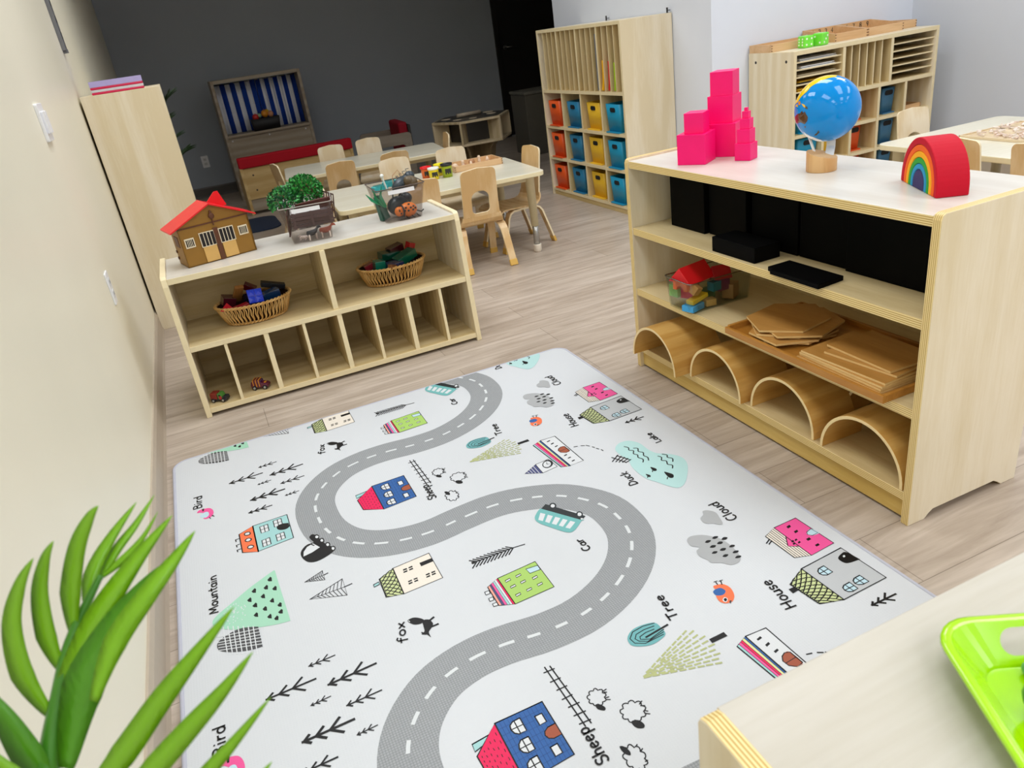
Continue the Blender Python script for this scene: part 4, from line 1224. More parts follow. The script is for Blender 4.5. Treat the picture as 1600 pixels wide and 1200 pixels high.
LAND = {'aus': [[-0.741, 0.634, -0.219], [-0.964, 0.266, -0.01], [-0.992, 0.122, 0.02], [-0.994, 0.039, 0.101], [-0.999, -0.026, 0.027], [-0.994, -0.073, 0.086], [-0.976, -0.201, -0.087], [-0.964, -0.167, -0.208], [-0.948, -0.043, -0.315], [-0.958, 0.119, -0.262], [-0.723, 0.59, -0.36]],
 'tas': [[-0.925, 0.008, -0.381], [-0.923, -0.075, -0.376], [-0.896, -0.021, -0.443]], 'nz': [[-0.702, -0.191, -0.686], [-0.726, -0.349, -0.592], [-0.751, -0.426, -0.505], [-0.698, -0.429, -0.573], [-0.675, -0.273, -0.685]],
 'png': [[-0.944, 0.131, 0.304], [-0.962, -0.03, 0.273], [-0.971, -0.128, 0.2], [-0.98, -0.026, 0.198]], 'png2': [[-0.966, -0.036, 0.254], [-0.965, -0.147, 0.219], [-0.972, -0.186, 0.144], [-0.983, -0.086, 0.162]],
 'isl': [[-0.881, 0.342, 0.327], [-0.897, 0.241, 0.371], [-0.946, 0.155, 0.284], [-0.938, 0.247, 0.241]], 'isl2': [[-0.852, 0.483, 0.201], [-0.896, 0.351, 0.271], [-0.947, 0.264, 0.184]]}
for k_, col in (('aus', '#5a3a22'), ('tas', '#5a3a22'), ('nz', '#3a3a30'), ('png', '#f6c21c'), ('png2', '#3d3a2a'), ('isl', '#f08a2a'), ('isl2', '#f6c21c')):
    patch(LAND[k_], col, 'landmass')
YB_ = [((-0.62, 0.77, 0.10), (-0.86, 0.36, 0.33)), ((-0.60, 0.70, 0.35), (-0.83, 0.28, 0.47)), ((-0.50, 0.60, 0.62), (-0.77, 0.10, 0.63)), ((-0.34, 0.45, 0.83), (-0.66, 0.06, 0.75)), ((-0.12, 0.30, 0.95), (-0.52, -0.06, 0.85)), ((0.08, 0.15, 0.985), (-0.36, -0.16, 0.92)), ((0.20, 0.02, 0.98), (-0.20, -0.24, 0.95)), ((0.27, -0.10, 0.955), (-0.02, -0.30, 0.953))]
YB_ = list(zip(*[catmull([p[q] for p in YB_], False, 4) for q in (0, 1)]))
m = MB()
m.loft([[tuple(gl+Vector(a).normalized().lerp(Vector(b_).normalized(), f/12).normalized()*GR*1.004) for f in range(-6, 13)] for a, b_ in YB_], caps=(False, False), closed=False); m.build('landmass', M('#f7cf0e', .12, name='asia_yellow'), t)
patch([[0.18, -0.28, 0.94], [0.40, -0.40, 0.82], [0.533, -0.46, 0.70], [.8, -.35, .5], [.9, 0, .4], [.6, .15, .8]], '#f08a3c', 'landmass', 1.003)
patch([[-.12, -.42, .90], [.08, -.55, .83], [.2, -.5, .84], [.05, -.40, .91]], '#eef4f6', 'landmass', 1.005)
patch([[.95, -.2, -.2], [.85, .1, -.5], [.6, .0, -.75], [.85, -.4, -.3]], '#e76aa0', 'landmass')
patch([[.4, .9, .2], [.6, .7, -.2], [.3, .85, -.5], [-.05, .98, -.1], [.1, .95, .3]], '#3a9b4d', 'landmass')
patch([[-0.80, 0.18, -0.58], [-0.493, 0.274, -0.826], [-.1, .4, -.9], [.2, .1, -.97], [-0.15, -0.1, -0.98], [-0.437, -0.228, -0.87], [-0.62, -0.12, -0.77]], '#f2f4f5', 'landmass', 1.003)

# rainbow
t = thing('stacking_rainbow', 'wooden rainbow of nested arches, red outside and navy inside', 'toy', (1.5065, 1.251, Z_R), math.atan2(-.876, -.482))
rr = [.1025, .0862, .0722, .0582, .0448, .0318, 0]; cc = ['#c20024', '#f4661c', '#fbae17', '#2f9e37', '#2a93c4', '#3a3466']
for i, c in enumerate(cc):
    ro, ri = rr[i]-.0004, rr[i+1]+.0004; leg = .012
    out = [(ro*math.cos(a), leg+ro*math.sin(a)) for a in [PI*j/28 for j in range(29)]]
    pts = [(ro, 0)]+out+[(-ro, 0)]
    if i < 5: pts += [(-ri, 0)]+[(ri*math.cos(a), leg+ri*math.sin(a)) for a in [PI-PI*j/28 for j in range(29)]]+[(ri, 0)]
    MB().prism(pts, 'y', 0, .068, sm=False).build('arch', M(c, .62, spec=.25, name='stained_wood_%d' % i), t, bevel=.0025, seg=3, label=['red outer', 'orange', 'yellow', 'green', 'light blue', 'navy solid inner'][i]+' arch')

# black boxes on the upper shelf
blk = M('#050505', .6, spec=.06, name='matte_black_board')
def bbox(name, lab, x0, x1, y0, y1, z0, h, g=None, lid=True, rz=0):
    t = thing(name, lab, 'box', ((x0+x1)/2, (y0+y1)/2, z0), rz, g); w, d = (x1-x0)/2, (y1-y0)/2
    MB().box(-w, w, -d, d, 0, h).build('box_body', blk, t, bevel=.002)
    if lid: MB().box(-w-.0008, w, -d-.0008, d+.0008, h*.93, h+.001).build('lid', blk, t, bevel=.001)
    return t
zs = .5352
nb = ['tall black box farthest along the upper shelf, by the pink tower end', 'tall black box second from the pink tower end of the upper shelf', 'tall black box in the middle of the upper shelf', 'tall black box right of the middle on the upper shelf', 'tall black box at the near end of the upper shelf']
for i, (y0, y1, x0) in enumerate(((1.985, 2.17, 1.456), (1.80, 1.978, 1.47), (1.602, 1.792, 1.485), (1.428, 1.596, 1.488), (1.085, 1.42, 1.478))):
    bbox('black_box', nb[i], x0, 1.695, y0, y1, zs, .198, 'tall black boxes on the upper shelf')
bbox('low_black_box', 'low black box lying in front of the tall black boxes', 1.362, 1.452, 1.632, 1.822, zs, .045, lid=False)
t = thing('black_tablet', 'flat black slab lying at the front edge of the upper shelf', 'tablet', (1.378, 1.462, zs))
MB().prism([(-.045, -.1), (.045, -.092), (.045, .1), (-.03, .1), (-.036, .075), (-.045, .075)], 'z', 0, .013).build('slab', blk, t, bevel=.002)

# clear bin of building blocks
def clear_bin(root_name, lab, cat, loc, rz, wb, db, wt, dt, h, mat, tagstrip=None, rim=None):
    t = thing(root_name, lab, cat, loc, rz)
    th = .0025; R = []
    prof = [(wb, db, 0.0008), (wt, dt, h), (wt-2*th, dt-2*th, h), (wb-2*th, db-2*th, .004)]
    for w, d, z in prof: R.append([(x, y, z) for x, y in rrect(-w/2, -d/2, w/2, d/2, .014, 4)])
    MB().loft(R, sm=True).build('bin_body', mat, t)
    r = []
    for w, d, z in ((wt+.001, dt+.001, h-.003), (wt+.005, dt+.005, h-.001), (wt+.005, dt+.005, h+.001), (wt-.002, dt-.002, h+.001)): r.append([(x, y, z) for x, y in rrect(-w/2, -d/2, w/2, d/2, .015, 4)])
    MB().loft(r+[r[0]], caps=(False, False)).build('rim', rim or mat, t)
    return t
cp = clear_plastic('clear_plastic', '#f1f4f2', .05)
cps = clear_plastic('smoky_clear_plastic', '#f0edeb', .04)
cprim = clear_plastic('clear_plastic_rim', '#b9b4ae', .5)
zs = .3122
BX, BY = 1.453, 1.965
clear_bin('clear_block_bin', 'clear plastic bin of coloured building blocks on the middle shelf', 'bin', (BX, BY, zs), 0, .235, .125, .25, .142, .105, cp, rim=cprim)
def blockthing(name, lab, geo, col, loc, rot, cat='block', g=None, bev=.0015, rough=.4):
    m = MB(); geo(m); o = m.build(name, M(col, rough) if isinstance(col, str) else col, bevel=bev)
    at(o, loc, rot); return tag(o, lab, cat, g)
cube = lambda a, b_, c: (lambda m: m.cbox((0, 0, 0), (a, b_, c)))
def roof(a, b_, c): return lambda m: m.prism([(-a/2, -c/2), (a/2, -c/2), (0, c/2)], 'x', -b_/2, b_/2)
def bridge(a, b_, c): return lambda m: m.prism([(-a/2, -c/2), (-a*.25, -c/2)]+[(a*.25*math.cos(q), -c/2+a*.25*math.sin(q)) for q in [PI-PI*i/10 for i in range(1, 10)]]+[(a*.25, -c/2), (a/2, -c/2), (a/2, c/2), (-a/2, c/2)], 'x', -b_/2, b_/2)
gk = 'building blocks in the clear bin'
z0 = zs+.005
for lab, geo, col, loc, rot in [
 ('light blue block at the bottom front corner of the clear bin', cube(.06, .045, .02), '#3a9fd8', (1.362, 1.927, z0+.0105), (0, 0, .3)),
 ('yellow flat block lying over the light blue block in the bin', cube(.075, .03, .014), '#f7c912', (1.382, 1.932, z0+.0325), (0, -.12, .25)),
 ('pale green square block against the left side of the bin', cube(.022, .04, .04), '#8fbf63', (1.347, 2.00, z0+.052), (0, 0, .1)),
 ('natural wood block near the floor of the bin', cube(.035, .03, .022), '#d9a85a', (1.425, 1.925, z0+.012), (0, 0, -.2)),
 ('crimson block in the middle of the bin', cube(.05, .045, .045), '#d0174a', (1.385, 1.975, z0+.05), (0, 0, .5)),
 ('tilted natural wood cube near the top of the bin', cube(.03, .03, .03), '#d59a55', (1.372, 1.928, z0+.066), (.5, .3, .4)),
 ('teal block at the middle back of the bin', cube(.035, .03, .03), '#1d7c8f', (1.452, 1.935, z0+.058), (0, 0, .1)),
 ('green block hidden low in the middle of the bin', cube(.06, .04, .03), '#3b7f4a', (1.45, 1.985, z0+.016), (0, 0, .2)),
 ('orange half arch block behind the crimson block in the bin', bridge(.06, .03, .03), '#e0632a', (1.35, 1.962, z0+.078), (0, 0, .2)),
 ('natural wood block at the far end of the bin', cube(.045, .04, .05), '#b98a55', (1.52, 1.94, z0+.026), (0, 0, .5)),
 ('small brown block in the far corner of the bin', cube(.03, .03, .03), '#8d5b35', (1.535, 1.995, z0+.016), (0, 0, .1)),
 ('big red roof block on top of the heap in the clear bin', roof(.095, .12, .05), '#d6111b', (1.395, 1.975, z0+.112), (0, .0, .2)),
 ('dark red block at the back of the heap in the clear bin', roof(.06, .06, .04), '#a3101a', (1.485, 1.945, z0+.098), (0, 0, -.3)),
 ('purple block under the dark red block in the bin', cube(.045, .05, .04), '#7c2a5a', (1.485, 1.95, z0+.055), (0, 0, .0))]:
    blockthing('building_block', lab, geo, col, loc, rot, g=gk)

# amber tray with boards
t = thing('wooden_tray', 'long amber wooden tray holding plywood boards on the middle shelf', 'tray', (1.322, 1.135, zs))
am = [wood('amber_tray_wood', '#c48a3c', '#a96f28', 'y', rough=.35)]
TL, TW = .58, .30
MB().box(.008, TW-.008, .008, TL-.008, 0, .008).build('tray_base', am, t)
for n_, bx in (('tray_rim', (0, .01, 0, TL, 0, .020)), ('tray_rim', (TW-.01, TW, 0, TL, 0, .020)), ('tray_rim', (.01, TW-.01, 0, .01, 0, .020)), ('tray_rim', (.01, TW-.01, TL-.01, TL, 0, .024))):
    MB().box(*bx).build(n_, am, t, bevel=.0015)
bd = [wood('board_face', '#c69350', '#b37f3c', 'y', rough=.4), M('#e3bf80', .5, name='board_edge')]
hexp = [(.128*math.cos(PI/3*i+.0), .112*math.sin(PI/3*i)) for i in range(6)]
zt = zs+.0085
for i, (dx, dy, rz, lab) in enumerate(((.015, .0, -.2, 'hexagonal plywood board hidden at the very bottom of the pile'), (.0, -.01, .15, 'hexagonal plywood board resting on the hidden bottom one'), (-.02, -.01, .55, 'lowest hexagonal plywood board, its corner sticking out under the pile'), (.0, .01, .05, 'hexagonal plywood board second from the bottom of the hexagon pile'), (.012, -.02, .32, 'hexagonal plywood board just below the top one of the pile'), (.0, .02, .2, 'hexagonal plywood board on top of the hexagon pile'))):
    o = MB().prism(hexp, 'z', 0, .006, 0, 1).build('hexagon_board', bd, bevel=.0006)
    tag(at(o, (1.462+dx, 1.585+dy, zt+.0063*i), (0, 0, rz)), lab, 'board', 'hexagon boards in the tray')
for i, (x, y, w, d, rz, lab) in enumerate(((1.436, 1.285, .20, .275, .01, 'hidden rectangular plywood board under the whole pile'), (1.432, 1.29, .20, .275, -.01, 'rectangular plywood board showing just above the tray rim'), (1.432, 1.288, .19, .27, -.02, 'third lowest rectangular plywood board in the pile at the tray end'), (1.432, 1.288, .19, .27, .0, 'fourth lowest rectangular plywood board of the pile'), (1.436, 1.288, .19, .265, .03, 'upper large rectangular plywood board of the pile'), (1.452, 1.268, .155, .21, .10, 'narrower plywood board below the top of the rectangular pile'), (1.462, 1.275, .15, .21, -.04, 'topmost rectangular plywood board of the pile'))):
    o = MB().box(-w/2, w/2, -d/2, d/2, 0, .006).build('rectangular_board', bd, bevel=.0006)
    for f in o.data.polygons:
        if abs(f.normal.z) < .5: f.material_index = 1
    tag(at(o, (x, y, zt+.0063*i), (0, 0, rz)), lab, 'board', 'rectangular boards in the tray')

# plywood tunnels on the bottom shelf
def arch_mesh(r, length, th, leg=.012):
    n = 26; o = [(r, 0)]+[(r*math.cos(PI*j/n), leg+r*math.sin(PI*j/n)) for j in range(n+1)]+[(-r, 0)]
    ri = r-th; q = [(-ri, 0)]+[(ri*math.cos(PI-PI*j/n), leg+ri*math.sin(PI-PI*j/n)) for j in range(n+1)]+[(ri, 0)]
    m = MB(); m.prism([(p[0], p[1]) for p in o+q], 'x', 0, length, 0, 0)
    m.bm.faces.ensure_lookup_table()
    for f in m.bm.faces: f.material_index = 0
    m.bm.faces[0].material_index = 1; m.bm.faces[1].material_index = 1
    return m
hm = [honey('x'), M('#f0d7a0', .5, name='pale_plywood_edge')]
for (y0, y1, x0, L, lab) in ((1.942, 2.208, 1.292, .20, 'bent plywood arch at the far end, poking out past the bottom shelf'), (1.664, 1.924, 1.338, .19, 'bent plywood arch second from the far end of the bottom shelf'), (1.379, 1.641, 1.356, .15, 'bent plywood arch second from the near end of the bottom shelf'), (1.084, 1.352, 1.352, .14, 'bent plywood arch at the near end of the bottom shelf'),
        (1.19, 1.45, 1.535, .145, 'bent plywood arch at the back, behind the two near arches'), (1.52, 1.76, 1.56, .13, 'bent plywood arch at the back, behind the two far arches')):
    r = (y1-y0)/2
    o = arch_mesh(r, L, .009, .085+.137-.085-r if y1-y0 > .25 else .01).build('plywood_arch', hm, bevel=.0008)
    for p in o.data.polygons: p.use_smooth = False
    tag(at(o, (x0, (y0+y1)/2, .0853), (0, 0, 0)), lab, 'arch', 'plywood arches on the bottom shelf')
# ---------------------------------------------------------------- low birch shelf on the left with its toys
LX, LY, LW, LD, LH = -.211, 2.94, 1.175, .405, .559
t = thing('toy_shelf', 'low birch shelf with baskets above and eight small cubbies below, behind the play mat', 'shelf', (LX, LY, 0))
LP_ = [birch('z'), M('#efdfb6', .45, name='pale_edge_band')]
fy = lambda z: .04*min(1, z/.52)
sp = [(0, 0), (LD, 0), (LD, LH+.006), (.058, LH+.006), (.046, LH-.002), (fy(LH-.03)-.002, LH-.03)]
for x0, x1 in ((0, .021), (LW-.021, LW)):
    MB().prism(sp, 'x', x0, x1, 0, 1).build('side_panel', LP_, t, bevel=.002)
a, b = .021, LW-.021
MB().box(a, b, .042, LD, LH-.025, LH-.002, 0, None, 1).build('top_panel', [tops('x'), LP_[1]], t, bevel=.0015)
MB().box(a, b, fy(.28)+.002, LD-.01, .268, .290, 0, None, 1).build('shelf_board', [inner('x'), LP_[1]], t, bevel=.0015)
MB().box(a, b, .006, LD-.01, .014, .036, 0, None, 1).build('bottom_board', [inner('x'), LP_[1]], t, bevel=.0015)
MB().box(a, b, LD-.01, LD, .014, LH-.025).build('back_panel', [inner('x')], t)
MB().box(.583, .604, fy(.45)+.002, LD-.01, .290, LH-.025, 0, None, 1).build('divider', [inner('z'), LP_[1]], t, bevel=.001)
for i, x in enumerate((.148, .303, .452, .598, .739, .887, 1.031)):
    h = .0095 if i % 2 else .006
    m = MB(); m.prism([(.010, .036), (LD-.01, .036), (LD-.01, .268), (fy(.26)+.006, .268)], 'x', x-h, x+h, 0, 1); m.build('divider', [inner('z'), LP_[1]], t)

# toy stable
ZL = LH-.0014
t = thing('toy_stable', 'brown toy horse stable with a red roof and two barred doors', 'toy', (.012, 3.175, ZL), math.radians(13))
BW, BD_, BHT, BR = .27, .125, .150, .212
hw, hd = BW/2, BD_/2
brown = M('#93691f', .5, name='stable_brown_plastic'); dkb2 = M('#5d3217', .5, name='dark_brown_trim'); tan = M('#d8ac62', .5, name='light_tan_plastic'); void = M('#1a1110', .7, name='dark_opening'); cream2 = M('#e9dcc0', .5, name='cream_frame')
m = MB(); pent = [(-hw, 0), (hw, 0), (hw, BHT), (0, BR), (-hw, BHT)]
m.prism(pent, 'y', -hd, -hd+.006).prism(pent, 'y', hd-.006, hd).box(-hw, -hw+.006, -hd, hd, 0, BHT).box(hw-.006, hw, -hd, hd, 0, BHT).box(-hw, hw, -hd, hd, 0, .004)
m.build('walls', brown, t)
rm = M('#e2111d', .35, name='red_roof_plastic')
for s in (-1, 1):
    m = MB(); m.prism([(0, BR+.001), (s*(hw+.03), BHT-.012), (s*(hw+.03), BHT-.007), (0, BR+.006)], 'y', -hd-.014, hd+.014); m.build('roof_slope', rm, t)
m = MB(); m.prism([(-.005, BR-.03), (.095, BR-.03), (.075, BR+.028), (.06, BR+.028)], 'y', hd-.03, hd-.026); m.build('dormer', rm, t)
f = -hd-.0005
m = MB(); m.prism([(-hw+.0, BHT-.006), (hw, BHT-.006), (hw, BHT-.001), (-hw, BHT-.001)], 'y', f-.002, f); m.build('eave_beam', dkb2, t)
for i, x0 in enumerate((-.062, .012)):
    d = MB().box(x0, x0+.052, f-.004, f, .004, .062).build('door', tan, t, bevel=.0008)
    MB().box(x0-.003, x0+.055, f-.005, f-.001, .062, .118).build('door_frame', cream2, d)
    MB().box(x0, x0+.052, f-.0055, f-.004, .065, .115).build('door_opening', void, d)
    m = MB()
    for k in range(1, 4): m.box(x0+.052*k/4-.0012, x0+.052*k/4+.0012, f-.0065, f-.0055, .065, .115)
    m.build('bars', cream2, d)
for x0 in (-.122, .085):
    w = MB().box(x0, x0+.036, f-.003, f, .072, .108).build('window', cream2, t, bevel=.0006)
    MB().box(x0+.004, x0+.032, f-.0035, f-.003, .077, .103).build('window_opening', void, w)
    m = MB()
    for k in range(1, 5): m.box(x0+.004+.028*k/5-.0009, x0+.004+.028*k/5+.0009, f-.0042, f-.0035, .077, .103)
    m.build('bars', cream2, w)
MB().box(-.009, .009, f-.006, f, .0, .125).build('centre_post', dkb2, t, bevel=.001)
m = MB(); T = Matrix.Translation((.0, f, .170)) @ Matrix.Rotation(PI/2, 4, 'X'); m.lathe([(.011, 0), (.011, .006), (.006, .008)], n=16, T=T).box(-.002, .002, f-.006, f, .135, .165).box(-.004, .004, f-.006, f, .178, .19); m.build('horse_head_emblem', dkb2, t)
MB().box(-hw-.002, -hw, -.03, .025, .075, .115).build('side_window', dkb2, t)
m = MB()
for s in (-1, 1):
    for z in (.02, .045): m.box(s*hw-.004, s*hw+.004, hd-.02, hd-.008, z, z+.010)
m.build('hinge', dkb2, t)

# clear bin with plants and fence
rim2 = M('#5e5048', .45, name='dark_bin_rim')
rim3 = M('#a39c94', .45, name='grey_bin_rim')
P1 = (.385, 3.145, ZL)
t = clear_bin('clear_animal_bin', 'clear plastic bin holding little bushes, brown fencing and animal figures', 'bin', P1, math.radians(-9), .155, .16, .205, .215, .148, cps, rim=rim3)
MB().strip([(-.055, -.1075, .132), (0, -.1078, .1315), (.055, -.1075, .132)], .016, .0008, (0, .1, 1)).build('label_strip', M('#f3f3f5', .3, name='white_label'), t)
def foliage(name, lab, loc, rad, n, col, seed, leaf=.010, g=None, stem=None):
    rnd = random.Random(seed); m = MB()
    for i in range(n):
        a = rnd.random()*2*PI; zc = rnd.uniform(-.45, 1); rr = rnd.uniform(.55, 1)**.5
        s = math.sqrt(max(0, 1-zc*zc)); d = Vector((s*math.cos(a), s*math.sin(a), zc)); c = Vector((d.x*rad[0], d.y*rad[1], d.z*rad[2]))*rr+Vector((0, 0, rad[2]*.9))
        u = d.orthogonal().normalized(); u.rotate(Matrix.Rotation(rnd.random()*6.28, 3, d)); w = d.cross(u)
        n_ = (d*.8+u*.6*rnd.uniform(-1, 1)).normalized(); L = leaf*rnd.uniform(.7, 1.3)
        tip = c+(u*.6+d*.8)*L; v = [c, c+w*L*.38+(u+d)*L*.4, tip, c-w*L*.38+(u+d)*L*.4]
        m.add([tuple(p) for p in v], [(0, 1, 2, 3)], rnd.randrange(2))
    if stem:
        m.tube([(0, 0, 0), (0, 0, rad[2]*1.2)], .003, 6, 2)
    o = m.build(name, col, norm=False); at(o, loc); return tag(o, lab, 'plant', g)
gA = [M('#2e9a35', .5, name='leaf_bright'), M('#1d6e2b', .5, name='leaf_mid'), M('#4a3320', .6, name='stem_brown')]
gB = [M('#3f9a4b', .45, name='leaf_pale'), M('#1c5a34', .5, name='leaf_dark'), M('#4a3320', .6, name='stem_brown')]
foliage('toy_bush', 'darker leafy toy bush spilling over the left of the bin', (.315, 3.172, ZL+.106), (.066, .058, .056), 900, gB, 1, .013, stem=1)
foliage('toy_bush', 'bright green feathery toy bush in the middle of the bin', (.398, 3.180, ZL+.118), (.070, .056, .066), 1500, gA, 2, .012, stem=1)
fb = M('#4b2c22', .55, name='dark_brown_plastic')
def fence(lab, loc, rot, w=.15, h=.06, n=9):
    m = MB()
    for i in range(n+1): m.box(-w/2+w*i/n-.0015, -w/2+w*i/n+.0015, -.0015, .0015, 0, h)
    for k in range(4): m.box(-w/2, w/2, -.0025, .0025, h*k/3-.002, h*k/3+.002)
    for i in range(n): m.strip([(-w/2+w*i/n, 0, 0), (-w/2+w*(i+1)/n, 0, h)], .002, .002, (0, 1, 0))
    return tag(at(m.build('toy_fence', fb), loc, rot), lab, 'toy fence', 'toy fence panels in the bin')
fence('brown lattice fence panel standing against the left side of the bin', (.302, 3.13, ZL+.045), (.1, -.12, 1.35), .13, .085)
fence('brown lattice fence panel leaning out of the right corner of the bin', (.452, 3.15, ZL+.075), (-.2, .45, .7), .13, .10)
m = MB()
for i in range(4): m.box(-.082, .082, 0, .004, .012*i*1.3, .012*i*1.3+.013)
for x in (-.07, 0, .07): m.box(x-.004, x+.004, -.003, 0, -.002, .066)
tag(at(m.build('toy_fence', M('#57403c', .5, name='grey_brown_plastic')), (.388, 3.055, ZL+.062), (.28, 0, math.radians(-9))), 'grey brown plank fence panel seen through the front of the bin', 'toy fence', 'toy fence panels in the bin')
m = MB(); m.box(-.075, .075, -.002, .002, 0, .085); 
for i in range(6): m.box(-.075, .075, -.004, -.002, .014*i, .014*i+.004)
tag(at(m.build('toy_fence', M('#5e3128', .5, name='red_brown_plastic')), (.405, 3.145, ZL+.075), (.5, 0, .2)), 'red brown board panel lying under the bushes', 'toy fence', 'toy fence panels in the bin')
def animal(lab, loc, rz, body, leg, s=1.0, tip=0):
    t = thing('toy_animal', lab, 'toy animal', loc, rz, 'toy animals in the bin'); m = MB()
    m.loft([[(x, r*math.cos(q)*.8, z+r*math.sin(q)) for q in [2*PI*i/10 for i in range(10)]] for x, r, z in ((-.024*s, .004*s, .03*s), (-.02*s, .010*s, .029*s), (0, .0115*s, .028*s), (.016*s, .011*s, .030*s), (.024*s, .008*s, .038*s), (.028*s, .006*s, .046*s), (.036*s, .0055*s, .047*s), (.043*s, .003*s, .043*s))])
    m.build('body', body, t)
    for x in (-.016, .015):
        for y in (-.005, .005):
            MB().tube([(x*s, y*s, .024*s), (x*s+.001, y*s, .012*s), (x*s, y*s, 0)], [.0035*s, .0025*s, .0028*s], 6).build('leg', leg, t)
    if tip: t.rotation_euler = (tip, 0, rz)
    return t
wcow = M('#e9d9cf', .45, name='cream_animal_plastic'); bcow = M('#2a2c30', .45, name='black_animal_plastic'); rcow = M('#9a4b35', .45, name='rust_animal_plastic')
animal('rust and cream toy animal at the front right of the bin', (.428, 3.063, ZL+.006), -.3, rcow, wcow)
animal('black toy animal in the middle front of the bin', (.375, 3.072, ZL+.006), .2, bcow, wcow, .95)
animal('cream toy animal lying in the front left corner of the bin', (.335, 3.09, ZL+.012), 2.6, wcow, wcow, .7, 1.4)

# clear bin with insects and lenses
P2 = (.762, 3.155, ZL)
t = clear_bin('clear_insect_bin', 'smoky clear plastic bin holding an orange ladybird and teal lenses', 'bin', P2, math.radians(-2), .155, .17, .205, .23, .142, cps, rim=rim2)
MB().strip([(-.055, -.115, .126), (0, -.1153, .1255), (.055, -.115, .126)], .016, .0008, (0, .1, 1)).build('label_strip', M('#f3f3f5', .3, name='white_label'), t)
org = M('#f0801f', .4, name='orange_ladybird'); kbl = M('#17191c', .4, name='black_plastic')
t = thing('toy_ladybird', 'orange toy ladybird with black spots against the front of the bin', 'toy', (.785, 3.092, ZL+.036), .15)
MB().ball((0, 0, 0), (.040, .026, .030)).build('shell', org, t)
MB().ball((-.042, 0, 0), (.018, .018, .020)).build('head', org, t)
m = MB()
for a_, e_ in ((-.5, .5), (0, .9), (.5, .5), (-.25, .0), (.35, 0), (.75, .2), (-.7, .1), (.1, .35)):
    x = .040*math.sin(a_)*.9; zz = .030*math.sin(e_)*math.cos(a_); yy = -math.sqrt(max(0, 1-(x/.04)**2-(zz/.03)**2))*.026
    m.ball((x, yy, zz), (.0055, .0025, .0045), nu=8, nv=6)
m.ball((-.045, -.016, .006), (.004, .003, .006), nu=8, nv=6).ball((-.040, -.0165, -.006), (.004, .003, .004), nu=8, nv=6).build('spots', kbl, t)
m = MB(); m.loft([[(x, y*r, z*r) for y, z in [(math.cos(2*PI*i/12), math.sin(2*PI*i/12)) for i in range(12)]] for x, r in ((-.030, .0235), (-.026, .0265))]); m.build('collar', kbl, t)
m = MB()
for x in (-.02, .005, .03): m.tube([(x, -.012, -.02), (x+.004, -.018, -.03), (x+.012, -.02, -.034)], .002, 6)
m.tube([(.035, 0, -.01), (.055, -.006, -.02), (.068, -.004, -.014)], .003, 6).build('legs', kbl, t)
m = MB(); m.ball((0, 0, 0), (.05, .035, .04)).ball((.045, .01, .02), (.028, .025, .025)).tube([(0, 0, .03), (.03, -.01, .06), (.06, 0, .07)], .003, 6).tube([(-.02, 0, .03), (0, .02, .07), (.04, .03, .085)], .003, 6)
tag(at(m.build('toy_beetle', M('#1f2e36', .35, name='dark_teal_plastic')), (.765, 3.165, ZL+.046), (0, 0, .2)), 'dark toy beetle filling the back of the insect bin', 'toy')
m = MB(); m.ball((0, 0, 0), (.050, .028, .026)).ball((.046, 0, .006), (.024, .022, .020))
for k in range(5): m.tube([(-.02+.015*k, 0, .01), (-.02+.018*k, .014, .034), (-.01+.02*k, .022, .026)], .0014, 5)
tag(at(m.build('toy_beetle', M('#26323a', .35, name='slate_plastic')), (.79, 3.135, ZL+.138), (0, -.35, .25)), 'slate grey toy insect lying across the top of the bin', 'toy')
m = MB(); m.ball((0, 0, 0), (.032, .028, .03)).ball((-.01, -.01, .012), (.02, .02, .02))
tag(at(m.build('toy_beetle', M('#5a4a30', .4, name='olive_brown_plastic')), (.823, 3.12, ZL+.135)), 'olive brown toy bug at the top right of the bin', 'toy')
tq = M('#3fb1b5', .35, name='turquoise_plastic'); lens = clear_plastic('lens_clear', '#d9f0ee', .3)
for i, (x, y, z, rz, lab) in enumerate(((.70, 3.16, .12, .2, 'turquoise viewer box at the left of the insect bin'), (.755, 3.20, .125, -.3, 'turquoise viewer box at the back of the insect bin'))):
    t = thing('toy_viewer', lab, 'toy', (x, y, ZL+z), rz, 'turquoise viewers in the bin')
    MB().box(-.03, .03, -.02, .02, 0, .022).build('body', tq, t, bevel=.002)
    MB().box(-.022, .022, -.022, .016, .022, .026).build('lens', lens, t)
m = MB()
for a_ in (-.5, -.15, .25): m.strip([(0, 0, 0), (-.012+a_*.05, 0, .05), (a_*.10, .0, .085)], [.012, .014, .002], .0015, (1, .3, 0))
tag(at(m.build('toy_leaves', M('#1f8a5c', .4, name='emerald_plastic')), (.70, 3.115, ZL+.06), (0, -.3, 0)), 'green plastic leaves standing in the left front corner of the bin', 'toy')
m = MB(); m.prism([(-.02, 0), (.02, 0), (.012, .1), (-.012, .1)], 'y', -.012, .012); tag(at(m.build('toy_leaves', M('#20584a', .4, name='deep_green_plastic')), (.695, 3.15, ZL+.006), (.0, -.18, .4)), 'deep green plastic piece standing inside the left wall of the bin', 'toy')
m = MB(); m.strip([(0, 0, 0), (.005, 0, .05), (.03, 0, .07), (.05, 0, .03)], .008, .004, (0, 1, 0)); tag(at(m.build('toy_tongs', M('#c9a27c', .4, name='tan_plastic')), (.758, 3.16, ZL+.122), (0, 0, -.2)), 'tan plastic tongs sticking up from the insect bin', 'toy')
m = MB(); m.strip([(0, 0, 0), (-.012, 0, .06)], .010, .003, (0, 1, 0)).ball((-.012, 0, .065), .008); tag(at(m.build('toy_tongs', M('#e9efe9', .4, name='white_plastic')), (.725, 3.14, ZL+.118), (0, 0, .3)), 'white plastic tweezers sticking up from the insect bin', 'toy')

